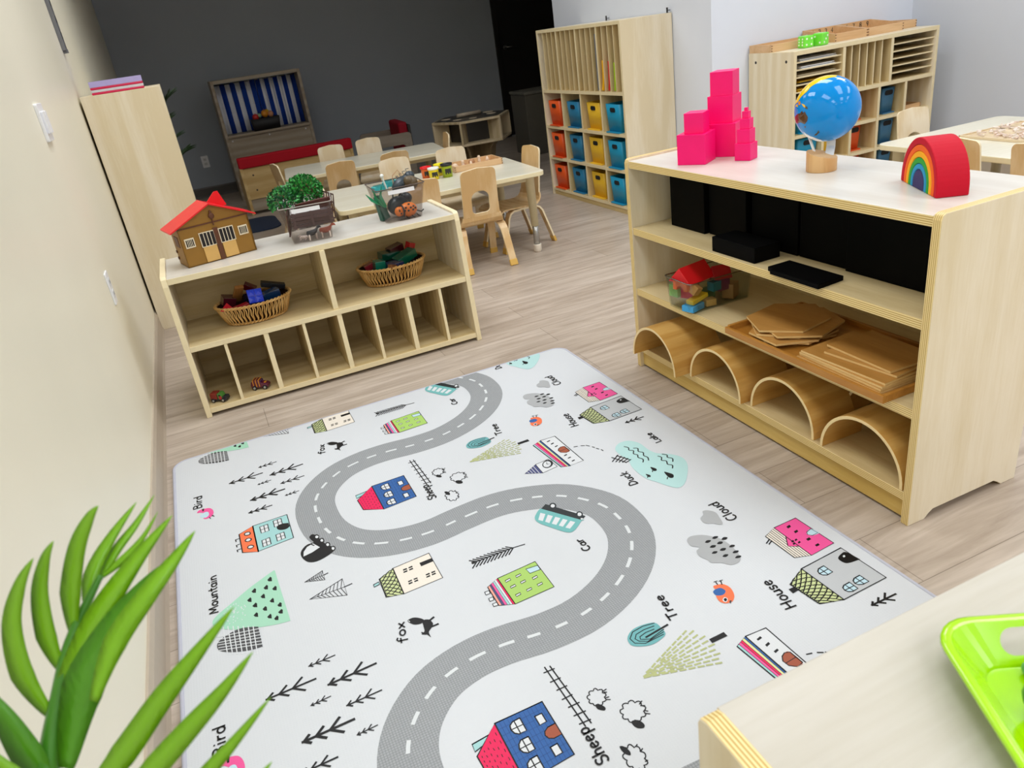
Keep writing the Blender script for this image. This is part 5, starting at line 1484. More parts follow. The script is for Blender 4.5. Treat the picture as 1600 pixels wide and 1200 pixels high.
# wicker baskets
wick = [wood('wicker', '#e6bd7c', '#c4924c', 'z', scale=30, rough=.55), M('#3b2411', .8, spec=.1, name='weave_gap_shade')]  # second colour paints the shade seen through gaps in the weave
def basket(lab, loc, rz, a=.150, b=.106, ab=.118, bb=.078, h=.085):
    t = thing('wicker_basket', lab, 'basket', loc, rz, 'oval wicker baskets on the low shelf'); n = 50
    m = MB()
    for i in range(n):
        for s in (0, 1):
            P = []
            for k in range(5):
                f = k/4; q = 2*PI*(i+(.75*f if s else .0*f)+(.12 if k % 2 else -.12))/n
                P.append(((ab+(a-ab)*f**.8)*math.cos(q), (bb+(b-bb)*f**.8)*math.sin(q), .003+f*(h-.006)))
            m.tube(P, .0023, 5)
    m.build('woven_wall', wick[0], t)
    for nm, r0, r1, z, tr in (('rim', a, b, h-.004, .0042), ('foot_ring', ab, bb, .0072, .0036)):
        m = MB()
        for ph in (0, PI):
            m.tube([((r0+tr*.8*math.cos(26*q+ph))*math.cos(q), (r1+tr*.8*math.cos(26*q+ph))*math.sin(q), z+tr*.8*math.sin(26*q+ph)) for q in [2*PI*j/156 for j in range(157)]], tr*.85, 5)
        m.build(nm, wick[0], t)
    m = MB(); m.loft([[((ab-.006+(a-ab)*f)*math.cos(2*PI*i/40), (bb-.006+(b-bb)*f)*math.sin(2*PI*i/40), .004+f*(h-.012)) for i in range(40)] for f in (0, .5, 1)], caps=(True, False)); m.build('gap_shade_cone', wick[1], t)  # dark cone added behind the stakes as painted shade
    return t
ZB = .2902
basket('oval wicker basket of dark blocks in the left half of the low shelf', (.088, 3.135, ZB), .02)
basket('oval wicker basket of green blocks in the right half of the low shelf', (.685, 3.175, ZB), .03)
def glassy(h, n): return M(h, .12, spec=.6, coat=.5, name=n)
bl1 = [('red translucent triangle tile at the left rim of the left basket', lambda m: m.prism([(-.03, -.02), (.03, -.02), (0, .028)], 'z', -.002, .002), glassy('#d0162b', 'glassy_red'), (-.015, 3.085, .372), (.5, .25, .1)),
 ('dark red brick lying at the front left of the left basket', cube(.06, .026, .02), glassy('#a3172a', 'glassy_crimson'), (.035, 3.075, .363), (.1, -.1, .25)),
 ('natural wooden plank leaning in the left basket', cube(.034, .105, .014), wood('dark_beech', '#a8743a', '#8d5b28', 'y'), (.038, 3.135, .405), (-.75, .12, .2)),
 ('maroon block at the far left of the left basket', cube(.05, .045, .04), glassy('#4d1420', 'glassy_maroon'), (-.005, 3.16, .378), (.2, .3, .2)),
 ('royal blue square tile with a diamond relief in the left basket', None, None, (.098, 3.085, .392), (1.0, .1, .12)),
 ('navy cube in the middle of the left basket', cube(.05, .05, .05), glassy('#101636', 'glassy_navy'), (.085, 3.135, .365), (.1, .1, .4)),
 ('deep red block standing at the back of the left basket', cube(.05, .03, .025), glassy('#5c1018', 'glassy_wine'), (.09, 3.185, .405), (.2, .6, -.2)),
 ('long black bar lying over the right rim of the left basket', cube(.095, .03, .02), M('#0e1018', .4, name='black_block'), (.180, 3.165, .399), (.1, .34, .02)),
 ('dark blue block at the right of the left basket', cube(.07, .04, .035), glassy('#0f2f55', 'glassy_steel_blue'), (.158, 3.11, .376), (.05, -.1, .25)),
 ('black block low at the back of the left basket', cube(.09, .045, .045), M('#0e1018', .4, name='black_block'), (.125, 3.16, .345), (0, 0, .1))]
for lab, geo, mt, loc, rot in bl1:
    if geo is None:
        t = thing('toy_block', lab, 'block', loc, 0, 'blocks in the left basket'); t.rotation_euler = rot
        MB().box(-.029, .029, -.029, .029, -.006, .004).build('tile', glassy('#1b35b8', 'glassy_royal_blue'), t, bevel=.001)
        m = MB()
        for i in (-1, 1):
            for j in (-1, 1): m.add([(i*.0145-.013, j*.0145-.013, .0042), (i*.0145+.013, j*.0145-.013, .0042), (i*.0145+.013, j*.0145+.013, .0042), (i*.0145-.013, j*.0145+.013, .0042), (i*.0145, j*.0145, .011)], [(0, 1, 4), (1, 2, 4), (2, 3, 4), (3, 0, 4)])
        m.build('diamond_relief', glassy('#2a48e0', 'glassy_bright_blue'), t)
    else: blockthing('toy_block', lab, geo, mt, loc, rot, g='blocks in the left basket', bev=.001)
for lab, geo, mt, loc, rot in [
 ('dark green block at the back centre of the right basket', cube(.09, .05, .03), glassy('#0a4a38', 'glassy_deep_green'), (.69, 3.20, .398), (.1, .1, .2)),
 ('green block at the front right of the right basket', cube(.10, .05, .035), glassy('#0f5a41', 'glassy_green'), (.745, 3.155, .385), (.1, -.25, .35)),
 ('teal green ribbed block at the left of the right basket', cube(.045, .04, .04), glassy('#16725a', 'glassy_teal'), (.625, 3.14, .38), (.1, .1, .1)),
 ('navy block in the middle front of the right basket', cube(.07, .05, .04), glassy('#101a4a', 'glassy_ink'), (.685, 3.115, .365), (.1, .0, .1)),
 ('maroon block on top at the back of the right basket', cube(.07, .04, .03), glassy('#4a1218', 'glassy_dark_red'), (.725, 3.225, .412), (.1, -.15, .3)),
 ('bright red block sticking up at the right of the right basket', cube(.032, .03, .045), glassy('#b5101c', 'glassy_bright_red'), (.787, 3.20, .41), (.2, .35, .4)),
 ('dull red block at the left end of the right basket', cube(.04, .03, .025), glassy('#8a2230', 'glassy_dull_red'), (.585, 3.17, .375), (.0, -.3, .1)),
 ('black block low on the left of the right basket', cube(.08, .05, .04), M('#10131a', .4, name='black_block2'), (.62, 3.16, .34), (0, 0, .2)),
 ('black block low on the right of the right basket', cube(.10, .07, .045), M('#10131a', .4, name='black_block2'), (.735, 3.185, .345), (0, 0, .1)),
 ('brown wooden block at the front of the right basket', cube(.05, .02, .02), M('#7a4a24', .5, name='brown_block'), (.672, 3.088, .372), (0, .3, .7))]:
    blockthing('toy_block', lab, geo, mt, loc, rot, g='blocks in the right basket', bev=.001)

# toy vehicles in the cubbies
tyre = M('#1b1c1e', .6, name='tyre_black'); hub = M('#b9bcc0', .3, .6, name='hub_silver')
def wheels(t, pts, r, w):
    for x, y in pts:
        o = MB().lathe([(r*.5, 0), (r*.95, .0), (r, .001), (r, w-.001), (r*.95, w), (r*.5, w)], n=16, T=Matrix.Translation((x, y-w/2, r)) @ Matrix.Rotation(-PI/2, 4, 'X')).build('wheel', tyre, t)
        s = -1 if y < 0 else 1
        MB().lathe([(r*.55, 0), (r*.5, .001)], n=12, T=Matrix.Translation((x, y+s*(w/2), r)) @ Matrix.Rotation(-s*PI/2, 4, 'X')).build('hub', hub, o)
t = thing('toy_truck', 'red and green toy truck in the leftmost cubby of the low shelf', 'toy vehicle', (-.143, 2.995, .0362), -.55)
red = M('#b3202a', .35, coat=.4, name='toy_red'); gr = M('#4d8a3a', .35, coat=.4, name='toy_green'); dk = M('#2a2b2e', .5, name='toy_dark_grey')
MB().box(-.033, .033, -.016, .016, .007, .013).build('chassis', dk, t, bevel=.001)
MB().box(-.033, -.004, -.017, .017, .013, .038).build('cargo_box', M('#8e3226', .4, name='toy_rust'), t, bevel=.002)
c = MB().prism([(-.002, .013), (.017, .013), (.017, .024), (.011, .036), (-.002, .036)], 'y', -.016, .016).build('cab', gr, t, bevel=.002)
MB().box(.0035, .0125, -.0168, .0168, .024, .033).build('window', M('#20302a', .15), c)
MB().box(.017, .034, -.014, .014, .011, .022).build('bonnet', dk, t, bevel=.002)
MB().box(.004, .016, -.0175, .0175, .012, .026).build('door_panel', red, t, bevel=.001)
wheels(t, [(-.022, -.017), (-.022, .017), (.020, -.017), (.020, .017)], .0085, .007)
t = thing('toy_car', 'dark red toy car with yellow stripes in the second cubby of the low shelf', 'toy vehicle', (.018, 3.005, .0362), -.45)
mar = M('#5e1436', .3, coat=.5, name='toy_maroon')
body = [(-.034, .008), (.036, .008), (.037, .018), (.032, .024), (.012, .028), (.004, .040), (-.004, .043), (-.022, .042), (-.032, .034), (-.036, .02)]
b = MB().prism(body, 'y', -.016, .016).build('body', mar, t, bevel=.003)
m = MB()
for x in (-.024, -.012, .0): m.box(x, x+.003, -.0168, .0168, .014, .0435)
m.box(.016, .026, -.008, .008, .0245, .027).build('yellow_stripes', M('#e0962a', .35, name='toy_amber'), t)
MB().box(.004, .010, -.0125, .0125, .029, .037).build('windscreen', M('#3a1a55', .15, name='toy_purple_glass'), t)
wheels(t, [(-.021, -.016), (-.021, .016), (.022, -.016), (.022, .016)], .0095, .007)
# ---------------------------------------------------------------- tall cubby units
def cubby(name, lab, loc, rz, W_, H_, D_, ncol=4, fill=True):
    """front faces local -x, width along +y"""
    t = thing(name, lab, 'cabinet', loc, rz); B = [birch('z'), M('#e7d6ac', .45, name='edge_band')]; I = [inner('z'), B[1]]; th = .02
    for y0, y1 in ((0, th), (W_-th, W_)): MB().box(0, D_, y0, y1, 0, H_, 0, None, 1).build('side_panel', B, t, bevel=.0015)
    MB().box(.001, D_, th, W_-th, H_-th, H_, 0, None, 1).build('top_panel', [birch('y'), B[1]], t)
    MB().box(D_-.008, D_, th, W_-th, .03, H_-th).build('back_panel', [inner('z')], t)
    MB().box(.012, .03, th, W_-th, 0, .033).build('kick_board', [wood('kick_birch2', '#dcc58c', '#cdb274', 'y')], t)
    for z in (.055, .288, .515, .765):
        MB().box(.002, D_-.008, th, W_-th, z-.02, z, 0, None, 1).build('shelf_board', [inner('y'), B[1]], t)
    cw = (W_-2*th)/ncol
    for i in range(1, ncol):
        y = th+cw*i
        for z0, z1 in ((.055, .268), (.288, .495), (.515, .745), (.765, H_-th)):
            MB().box(.004, D_-.008, y-.009, y+.009, z0, z1, 0, None, 1).build('divider', I, t)
    for i in range(ncol):
        for k in range(1, 4):
            y = th+cw*i+cw*k/4
            MB().box(.004, D_-.008, y-.003, y+.003, .765, H_-th, 0, None, 1).build('slot_divider', I, t)
    return t, cw
CX, CY0, CY1, CH, CD = 2.543, 4.238, 5.395, 1.165, .366
c1, cw = cubby('cubby_cabinet', 'tall birch cubby cabinet with upright slots over twelve coloured bins', (CX, CY0, 0), 0, CY1-CY0, CH, CD)
met = M('#3a3b3d', .4, .6, name='dark_metal')
for y in (.012, .74):
    MB().box(.345, .35, y, y+.012, CH-.03, CH+.03).box(.35, .366, y, y+.012, CH+.012, CH+.016).build('wall_bracket', met, c1)
def storage_bin(lab, col, loc, rz, w=.176, d=.25, h=.175, g='coloured cubby bins'):
    """front faces local -x"""
    t = thing('storage_bin', lab, 'bin', loc, rz, g); m = M(col, .45, name='bin_'+col[1:]); R = []
    for w_, d_, z in ((w*.9, d*.92, .0065), (w, d, h), (w-.006, d-.006, h), (w*.9-.006, d*.92-.006, .012)): R.append([(x+d/2, y, z) for x, y in rrect(-d_/2, -w_/2, d_/2, w_/2, .012, 3)])
    MB().loft(R).build('bin_body', m, t)
    s = d*.04*(1-.76)
    ho = [(p[0], p[1]) for p in rrect(-.032, h*.72, .032, h*.72+.028, .012, 4)]
    mm_ = MB(); mm_.prism(ho, 'x', s-.0022, s+.0025); mm_.build('handle_opening', M('#0c0d10', .7, name='handle_hole_dark'), t)
    MB().prism(rrect(-.012, -w/2+.004, d+.004, w/2-.004, .01, 3), 'z', 0, .006).build('lid', m, t)
    return t
BC = {'orange': '#e0561c', 'blue': '#24789f', 'yellow': '#ecbd2e', 'teal': '#158fb4'}
pc = ['orange', 'blue', 'yellow', 'teal']; rw = {0: 'top', 1: 'middle', 2: 'bottom'}
cl = ['orange', 'dull blue', 'yellow', 'bright blue']
first = {}
for r_, z in enumerate((.5152, .2882, .0552)):
    for c in range(4):
        yc = CY1-.02-cw*(c+.5); lab = '%s storage bin in the %s row of the tall cubby cabinet' % (cl[c], rw[r_])
        jit = ((r_*7+c*5) % 5-2)*.006
        lo = (CX+.010+((r_*3+c) % 3)*.007, yc+jit*.5+.018, z)
        if c in first: dup(first[c], lo, 0, lab)
        else: first[c] = storage_bin(lab, BC[pc[c]], lo, 0)
def folder(lab, col, y, x0, w, h, bend, th_=.014):
    m = MB(); P = [(x0+w/2, y+bend, .7735), (x0+w/2, y+bend*.3, .7655+h*.3), (x0+w/2, y, .7655+h*.65), (x0+w/2, y, .7655+h)]
    m.strip(P, w, th_, (1, 0, 0)); return tag(m.build('paper_folder', M(col, .45)), lab, 'folder', 'folders in the upright slots')
ys = lambda i, k: CY0+.02+cw*i+cw*k/4
folder('yellow folder curling in a slot of the tall cubby cabinet', '#f6b619', ys(0, 3)+.014, CX+.006, .25, .185, .022, .018)
folder('red folder in a slot of the tall cubby cabinet', '#d62a22', ys(0, 2)+.014, CX+.008, .25, .18, .014, .018)
folder('lime green folder in a slot of the tall cubby cabinet', '#a5c822', ys(0, 1)+.013, CX+.006, .25, .17, .010, .018)
folder('slate grey folder in a slot of the tall cubby cabinet', '#6b7482', ys(1, 0)+.019, CX+.006, .27, .34, .0, .012)
# the same kind of unit stands against the left wall, seen from its side
c2, _ = cubby('tall_cabinet', 'tall plain birch cabinet side standing against the cream wall', (-.012, 5.476, 0), PI, 1.166, 1.19, .362)
pinkb = M('#d81b50', .3, name='raspberry_plastic'); lil = clear_plastic('lilac_clear', '#cdc6ea', .25)
for z0, hb, hl, lab, lm in ((0, .011, .011, 'lower raspberry edged flat clear box on the tall cabinet', M('#d6d2d8', .25, name='frosted_clear')), (.0222, .011, .026, 'upper raspberry edged box with lilac lid on the tall cabinet', M('#b5a9de', .2, coat=.5, name='lilac_plastic_sheen'))):  # lilac lid lightened, its reflections put into the colour
    t = thing('plastic_box', lab, 'box', (-.205, 4.42, 1.1902+z0), .06, 'flat boxes on the tall cabinet')
    MB().box(-.118, .118, -.085, .085, 0, hb).build('base', pinkb, t, bevel=.003)
    a_ = hb+.0002; c_ = hb+hl
    m = MB(); m.box(-.118, .118, -.085, .085, c_-.002, c_).box(-.118, -.116, -.085, .085, a_, c_-.002).box(.116, .118, -.085, .085, a_, c_-.002).box(-.116, .116, -.085, -.083, a_, c_-.002).box(-.116, .116, .083, .085, a_, c_-.002)
    m.build('clear_lid', lm, t)

# ---------------------------------------------------------------- long bookcase on the right wall recess
BX0, BY0, BW_, BH, BDp = 3.168, 3.482, 1.084, .889, .372
t = thing('bookcase', 'wide birch bookcase with paper slots above and open cubbies below, in the bright corner', 'bookcase', (BX0, BY0, 0))
B = [birch('z'), M('#e7d6ac', .45, name='edge_band')]; I = [inner('z'), B[1]]; IX = [inner('x'), B[1]]; th = .02; dk_ = M('#2a2622', .6, name='screw_hole_dark')
for x0 in (0, BW_-th): MB().box(x0, x0+th, 0, BDp, 0, BH, 0, None, 1).build('side_panel', B, t, bevel=.0015)
MB().box(th, BW_-th, .001, BDp, BH-.022, BH, 0, None, 1).build('top_panel', [birch('x'), B[1]], t)
MB().box(th, BW_-th, BDp-.008, BDp, .03, BH-.022).build('back_panel', [inner('x')], t)
MB().box(th, BW_-th, .012, .03, 0, .07).build('kick_board', [birch('x')], t)
MB().box(th, BW_-th, .002, BDp-.008, .612, .632, 0, None, 1).build('shelf_board', IX, t)
MB().box(th, BW_-th, .002, BDp-.008, .072, .092, 0, None, 1).build('bottom_board', IX, t)
for x in (.362, .722): MB().box(x-.01, x+.01, .003, BDp-.008, .632, BH-.022, 0, None, 1).build('divider', I, t)
xs = [th+(BW_-2*th)*i/5 for i in range(6)]
for x in xs[1:-1]: MB().box(x-.009, x+.009, .003, BDp-.008, .092, .612, 0, None, 1).build('divider', I, t)
for i in range(5):
    a0 = xs[i]+(.009 if i else 0); a1 = xs[i+1]-(.009 if i < 4 else 0)
    for z in (.440, .266): MB().box(a0, a1, .006, BDp-.008, z-.018, z, 0, None, 1).build('shelf_board', IX, t)
for k in range(1, 6):
    z = .632+(BH-.022-.632)*k/6
    for a0, a1 in ((th, .352), (.732, BW_-th)): MB().box(a0, a1, .014, BDp-.008, z-.0035, z+.0035, 0, None, 1).build('slot_shelf', IX, t)
    x = .372+(.712-.372)*k/6
    MB().box(x-.0035, x+.0035, .014, BDp-.008, .632, BH-.022, 0, None, 1).build('slot_divider', I, t)
for y in (.06, .31):
    MB().lathe([(.008, -.0008), (.008, .0005)], n=10, T=Matrix.Translation((0, y, BH-.05)) @ Matrix.Rotation(PI/2, 4, 'Y')).build('screw_hole', dk_, t)
# numbered tray boxes on top
ob = [wood('oak_tray', '#dfb98c', '#cfa473', 'x', rough=.4)]; obd = M('#6a4426', .5, name='dark_joint'); num = M('#151515', .5, name='black_numeral')
def seven(P, cx, cz, s):  # numeral strokes in the plane of the tray's back board
    S = {'0': [arc(0, 0, .3, .5, 0, 360, 16)], '1': [[(0, .5), (0, -.5)]], '2': [arc(0, .25, .28, .25, 160, -20, 8)+[(-.28, -.48), (.3, -.48)]], '3': [arc(0, .25, .27, .24, 150, -80, 8), arc(0, -.25, .3, .26, 80, -150, 8)],
         '4': [[(.15, -.5), (.15, .5), (-.3, -.15), (.32, -.15)]], '5': [[(.28, .48), (-.2, .48), (-.22, .08)]+arc(0, -.2, .28, .28, 110, -140, 9)], '6': [[(.2, .5), (-.2, .05)]+arc(0, -.22, .26, .27, 150, -210, 14)],
         '7': [[(-.28, .48), (.28, .48), (-.05, -.5)]], '8': [arc(0, .25, .24, .24, 0, 360, 12), arc(0, -.25, .29, .26, 0, 360, 12)], '9': [arc(0, .22, .25, .26, -30, 330, 14)+[(.25, .2), (.1, -.5)]]}[P]
    return [[(cx+x*s, cz+z*s) for x, z in st] for st in S]
def tray_box(lab, loc, rz, w, d, h, hb, digits, comps):
    t = thing('number_tray', lab, 'tray', loc, rz, None)
    MB().box(.006, w-.006, .006, d-.006, 0, .006).build('tray_base', ob, t)
    MB().box(0, w, 0, .009, 0, h).build('tray_side', ob, t, bevel=.001); MB().box(0, w, d-.009, d, 0, hb).build('tray_side', ob, t, bevel=.001)
    for x0 in (0, w-.009): MB().prism([(.009, 0), (d-.009, 0), (d-.009, hb), (.009, h)], 'x', x0, x0+.009).build('tray_end', ob, t)
    for x0 in (0, w-.009):
        m = MB()
        for k in range(3): m.box(x0+.0005, x0+.0085, -.0005, .0005, h*(.1+k*.33), h*(.1+k*.33)+h*.12)
        m.build('corner_joint', obd, t)
    for k in range(1, comps): MB().box(w*k/comps-.003, w*k/comps+.003, .009, d-.009, .006, h*.8).build('partition', ob, t)
    if digits:
        m = MB()
        for i, c in enumerate(digits):
            for st in seven(c, w*(i+.5)/len(digits), hb-.022, .026): m.strip([(x, d-.0094, z) for x, z in st], .0032, .0008, (0, 0, 1)) if 0 else m.tube([(x, d-.0096, z) for x, z in st], .0018, 5)
        m.build('numerals', num, t)
    return t
ZBt = BH+.0002
tray_box('long plain oak tray at the left end of the bookcase top, behind the green dice', (3.172, 3.668, ZBt), 0, .37, .185, .040, .042, '', 1)
tray_box('oak number tray on the bookcase top reading zero to four', (3.562, 3.592, ZBt), 0, .245, .26, .044, .072, '01234', 1)
tray_box('oak number tray on the bookcase top reading five to nine, beside the right end', (3.812, 3.597, ZBt), 0, .28, .255, .044, .072, '56789', 1)
tray_box('small plain oak tray at the right end of the bookcase top', (4.10, 3.64, ZBt), 0, .145, .21, .042, .044, '', 1)
gd = M('#74e23c', .35, coat=.2, name='lime_foam_dice'); pip = M('#e9f7dc', .4, name='pale_pip')
def die(lab, loc, rz, s, pf):
    t = thing('foam_die', lab, 'dice', loc, rz, 'green dice on the bookcase'); h = s/2
    MB().cbox((0, 0, h), (s, s, s)).build('cube', gd, t, bevel=.008, seg=4)
    P = {4: [(-1, -1), (-1, 1), (1, -1), (1, 1)], 6: [(-1, -1), (-1, 0), (-1, 1), (1, -1), (1, 0), (1, 1)], 3: [(-1, -1), (0, 0), (1, 1)], 2: [(-1, -1), (1, 1)]}
    m = MB(); X = Matrix.Rotation(PI/2, 4, 'X')
    for face, n in pf.items():
        for u, v in P[n]:
            u, v = u*s*.24, v*s*.24
            Tm = {'f': Matrix.Translation((u, -h, h+v)) @ X, 'l': Matrix.Translation((-h, u, h+v)) @ Matrix.Rotation(-PI/2, 4, 'Y'), 'r': Matrix.Translation((h, u, h+v)) @ Matrix.Rotation(PI/2, 4, 'Y'), 't': Matrix.Translation((u, v, s))}[face]
            m.lathe([(s*.085, -.0004), (s*.085, .0006)], n=10, T=Tm)
    m.build('pips', pip, t)
die('left one of the two green foam dice, four pips facing out', (3.350, 3.595, ZBt), -.12, .063, {'f': 4, 'l': 6, 't': 2})
die('right one of the two green foam dice, three pips facing out', (3.438, 3.575, ZBt), .28, .066, {'f': 3, 'r': 4, 't': 6, 'l': 2})
# bins, papers and a tray inside the bookcase
kb = []
def bbin(lab, col, i, z, w, yb, dx=0):
    x = BX0+(xs[i]+xs[i+1])/2+dx
    return storage_bin(lab, BC[col] if col in BC else col, (x, BY0+yb, z), PI/2, w, .24, .146, 'bins in the bookcase')
cn = ['first', 'second', 'third', 'fourth']
for i, col, zz, w, yb, dx in ((0, 'teal', .4402, .145, .03, .02), (0, 'teal', .2662, .15, .03, .02), (0, 'teal', .0922, .15, .03, .02), (1, 'yellow', .4402, .12, .06, 0), (1, 'yellow', .2662, .12, .06, 0),
        (2, 'orange', .4402, .10, .07, -.01), (2, 'orange', .2662, .10, .06, -.01), (2, 'orange', .0922, .10, .06, -.01), (3, '#3d7396', .4402, .105, .06, .035), (3, '#3d7396', .2662, .105, .05, .03), (3, '#3d7396', .0922, .105, .05, .03)):
    nm = {'teal': 'teal', 'yellow': 'yellow', 'orange': 'orange'}.get(col, 'steel blue')
    bbin('%s bin in the %s row of cubbies of the bookcase' % (nm, {.4402: 'top', .2662: 'middle', .0922: 'bottom'}[zz]), col, i, zz, w, yb, dx)
t = tray_box('shallow oak tray in the top right cubby of the bookcase', (BX0+xs[4]+.02, BY0+.05, .4403), 0, .17, .24, .024, .024, '', 1)
pw = M('#f1f1ef', .6, name='white_paper'); py = M('#e9b81f', .6, name='yellow_paper'); pb = M('#d8c9a8', .6, name='buff_paper'); pk = M('#2d2f3a', .6, name='dark_paper')
for k, lab, mt, w, h, dx in ((5, 'curling white paper stack in the top slot on the left of the bookcase', pw, .26, .010, .03), (4, 'white paper stack in the second slot from the top of the bookcase', pw, .24, .011, .04), (3, 'buff paper stack in the third slot of the bookcase', pb, .27, .008, .02), (2, 'dark and yellow paper stack in the fourth slot of the bookcase', pk, .25, .012, .03), (1, 'yellow paper stack in the lowest slot of the bookcase', py, .25, .012, .02)):
    z = .632+(BH-.022-.632)*k/6+.0037 if k else .633
    m = MB(); n = 4
    for j in range(n): m.box(dx+.006*((j*7) % 3), dx+w-.008*((j*5) % 3), .016+.008*((j*3) % 4), .28, h*j/n, h*(j+.9)/n, 0 if j % 2 == 0 or mt is not pk else 1)
    tag(at(m.build('paper_stack', [mt, py]), (BX0+th+.01, BY0, z)), lab, 'papers', 'paper stacks in the bookcase slots')
# ---------------------------------------------------------------- tables and chairs
ttop = wood('table_laminate', '#e4dfcc', '#dad3bc', 'x', rough=.28, spec=.5); tedge = M('#e9dcb4', .4, name='table_edge_band')
legc = M('#dccfa8', .4, name='beige_leg_tube'); chrome = M('#b5b5b2', .22, .9, name='steel_tube'); foot = M('#e2d6c4', .5, name='pale_rubber_foot')
TH = .47
def table(lab, loc, rz, w, d, legs=True, h=TH):
    t = thing('activity_table', lab, 'table', loc, rz)
    m = MB(); m.prism(rrect(-w/2, -d/2, w/2, d/2, .045, 6), 'z', h-.026, h, 0, 1); m.build('tabletop', [ttop, tedge], t, bevel=.004, seg=3)
    for sx in (-1, 1):
        for sy in (-1, 1):
            x, y = sx*(w/2-.075), sy*(d/2-.075)
            l = MB().lathe([(.032, h-.026), (.032, h-.034), (.0265, h-.036), (.0215, .155)], (x, y, 0), 16).build('leg', legc, t)
            MB().lathe([(.0185, .17), (.0185, .04)], (x, y, 0), 16).build('lower_tube', chrome, l)
            MB().lathe([(.0225, .046), (.0235, .04), (.0235, .006), (.020, .0)], (x, y, 0), 16).build('foot_cap', foot, l)
    for y in (-d/2+.075, d/2-.075): MB().box(-w/2+.1, w/2-.1, y-.007, y+.007, h-.055, h-.0262).build('apron_rail', legc, t)
    return t
table('nearer low table with a pale top, holding dough pots and a craft tray', (1.262, 4.335, 0), math.radians(-4), 1.17, .73)
table('farther low table with an empty pale top, nearer the dark back wall', (1.215, 5.80, 0), math.radians(-7), 1.18, .64)
table('pale low table by the bright right wall, next to the bookcase', (3.45, 2.08, 0), math.radians(-2), .82, 1.42)

cply = [wood('chair_plywood', '#e3c596', '#d3ad76', 'z', rough=.35, scale=7, fig=7), M('#f0dfba', .4, name='pale_chair_edge')]
cpale = [wood('pale_chair_plywood', '#efe0c4', '#e2cba3', 'z', rough=.35, scale=7, fig=7), cply[1]]
capm = M('#d9ad52', .5, name='amber_foot_cap')
def chair(lab, loc, rz, C=cply, s=1):
    """faces local +y, rear feet at y about -.165"""
    t = thing('child_chair', lab, 'chair', loc, rz, 'plywood chairs around the low tables')
    hb, zb = .568, .305
    T = Matrix.Translation((0, -.128, zb)) @ Matrix.Rotation(math.radians(9), 4, 'X')
    L = (hb-zb)/math.cos(math.radians(9)); wt, wb_ = .100, .106
    out = [(-wb_, 0), (wb_, 0)]
    out += [(wt+ (wb_-wt)*(1-f)**1.2*.7, L*f) for f in (.3, .6)]
    out += [(wt-.026+.026*math.cos(a), L-.036+.028*math.sin(a)) for a in [PI/2*i/6 for i in range(7)]]+[(0, L)]
    out += [(-wt+.026-.026*math.cos(a), L-.036+.028*math.sin(a)) for a in [PI/2-PI/2*i/6 for i in range(7)]]
    out += [(-(wt+(wb_-wt)*(1-f)**1.2*.7), L*f) for f in (.6, .3)]
    hole = [(.043*c, .030+.016) for c in ()]
    hx, h0, h1 = .051, .016, .142
    hole = [(hx*math.cos(a), h1-.044+.044*math.sin(a)) for a in [PI*i/12 for i in range(13)]]+[(-hx+.022-.022*math.cos(a), h0+.022-.022*math.sin(a)) for a in [PI/2*i/5 for i in range(6)]]+[(hx-.022+.022*math.sin(a), h0+.022-.022*math.cos(a)) for a in [PI/2*i/5 for i in range(6)]]
    MB().holed(out, [hole], 'y', -.005, .005, 0, 1, T).build('backrest', C, t, bevel=.0015)
    prof = [(-.128, zb), (-.1245, .283), (-.112, .263), (-.092, .252), (-.06, .248), (.04, .252), (.11, .256), (.145, .252), (.163, .241), (.17, .228)]
    rings = []
    for i, (y, z) in enumerate(prof):
        d = Vector((prof[min(i+1, 9)][0]-prof[max(i-1, 0)][0], prof[min(i+1, 9)][1]-prof[max(i-1, 0)][1])).normalized(); n = Vector((-d.y, d.x))*.005
        w = .112 + .028*min(1, i/4)
        rings.append([(w, y+n.x, z+n.y), (-w, y+n.x, z+n.y), (-w, y-n.x, z-n.y), (w, y-n.x, z-n.y)])
    MB().loft(rings, sm=False).build('seat', C, t, bevel=.001)
    for sx in (-1, 1):
        P = [(sx*.132, -.178, .012), (sx*.124, -.128, .17), (sx*.121, -.117, .205), (sx*.118, -.10, .228), (sx*.116, -.075, .238), (sx*.116, 0, .2405), (sx*.116, .075, .238), (sx*.118, .10, .226), (sx*.120, .115, .2), (sx*.123, .124, .165), (sx*.130, .165, .012)]
        m = MB(); m.strip(P, [.040, .042, .044, .046, .046, .046, .046, .046, .044, .042, .040], .011, (1, 0, 0), 0, 1)
        lf = m.build('leg_frame', C, t, bevel=.001)
        for p, q in ((P[0], P[1]), (P[-1], P[-2])):
            d = (Vector(q)-Vector(p)).normalized(); e = Vector(p)-d*.012
            MB().strip([tuple(e), tuple(e+d*.035)], .045, .016, (1, 0, 0)).build('foot_cap', capm, lf, bevel=.002)
    return t
ch = chair('tan plywood chair with a back hole, nearest one at the nearer table', (1.408, 4.052, 0), math.radians(-3))
D = dup
D(ch, (1.074, 4.060, 0), math.radians(2), 'tan plywood chair behind the smoky insect bin, back to the viewer')
D(ch, (1.735, 4.262, 0), math.radians(96), 'plywood chair at the right end of the nearer table, seen edge on')
D(ch, (.79, 4.42, 0), math.radians(-80), 'plywood chair at the left end of the nearer table, seen edge on')
D(ch, (.918, 5.385, 0), math.radians(2), 'tan chair with arched hole at the left front of the farther table')
D(ch, (1.295, 5.36, 0), math.radians(0), 'tan chair at the middle front of the farther table, only its top showing')
D(ch, (.722, 5.80, 0), math.radians(-80), 'plywood chair at the left end of the farther table, seen edge on')
D(ch, (1.682, 5.715, 0), math.radians(83), 'plywood chair at the right end of the farther table, before the hexagonal unit')
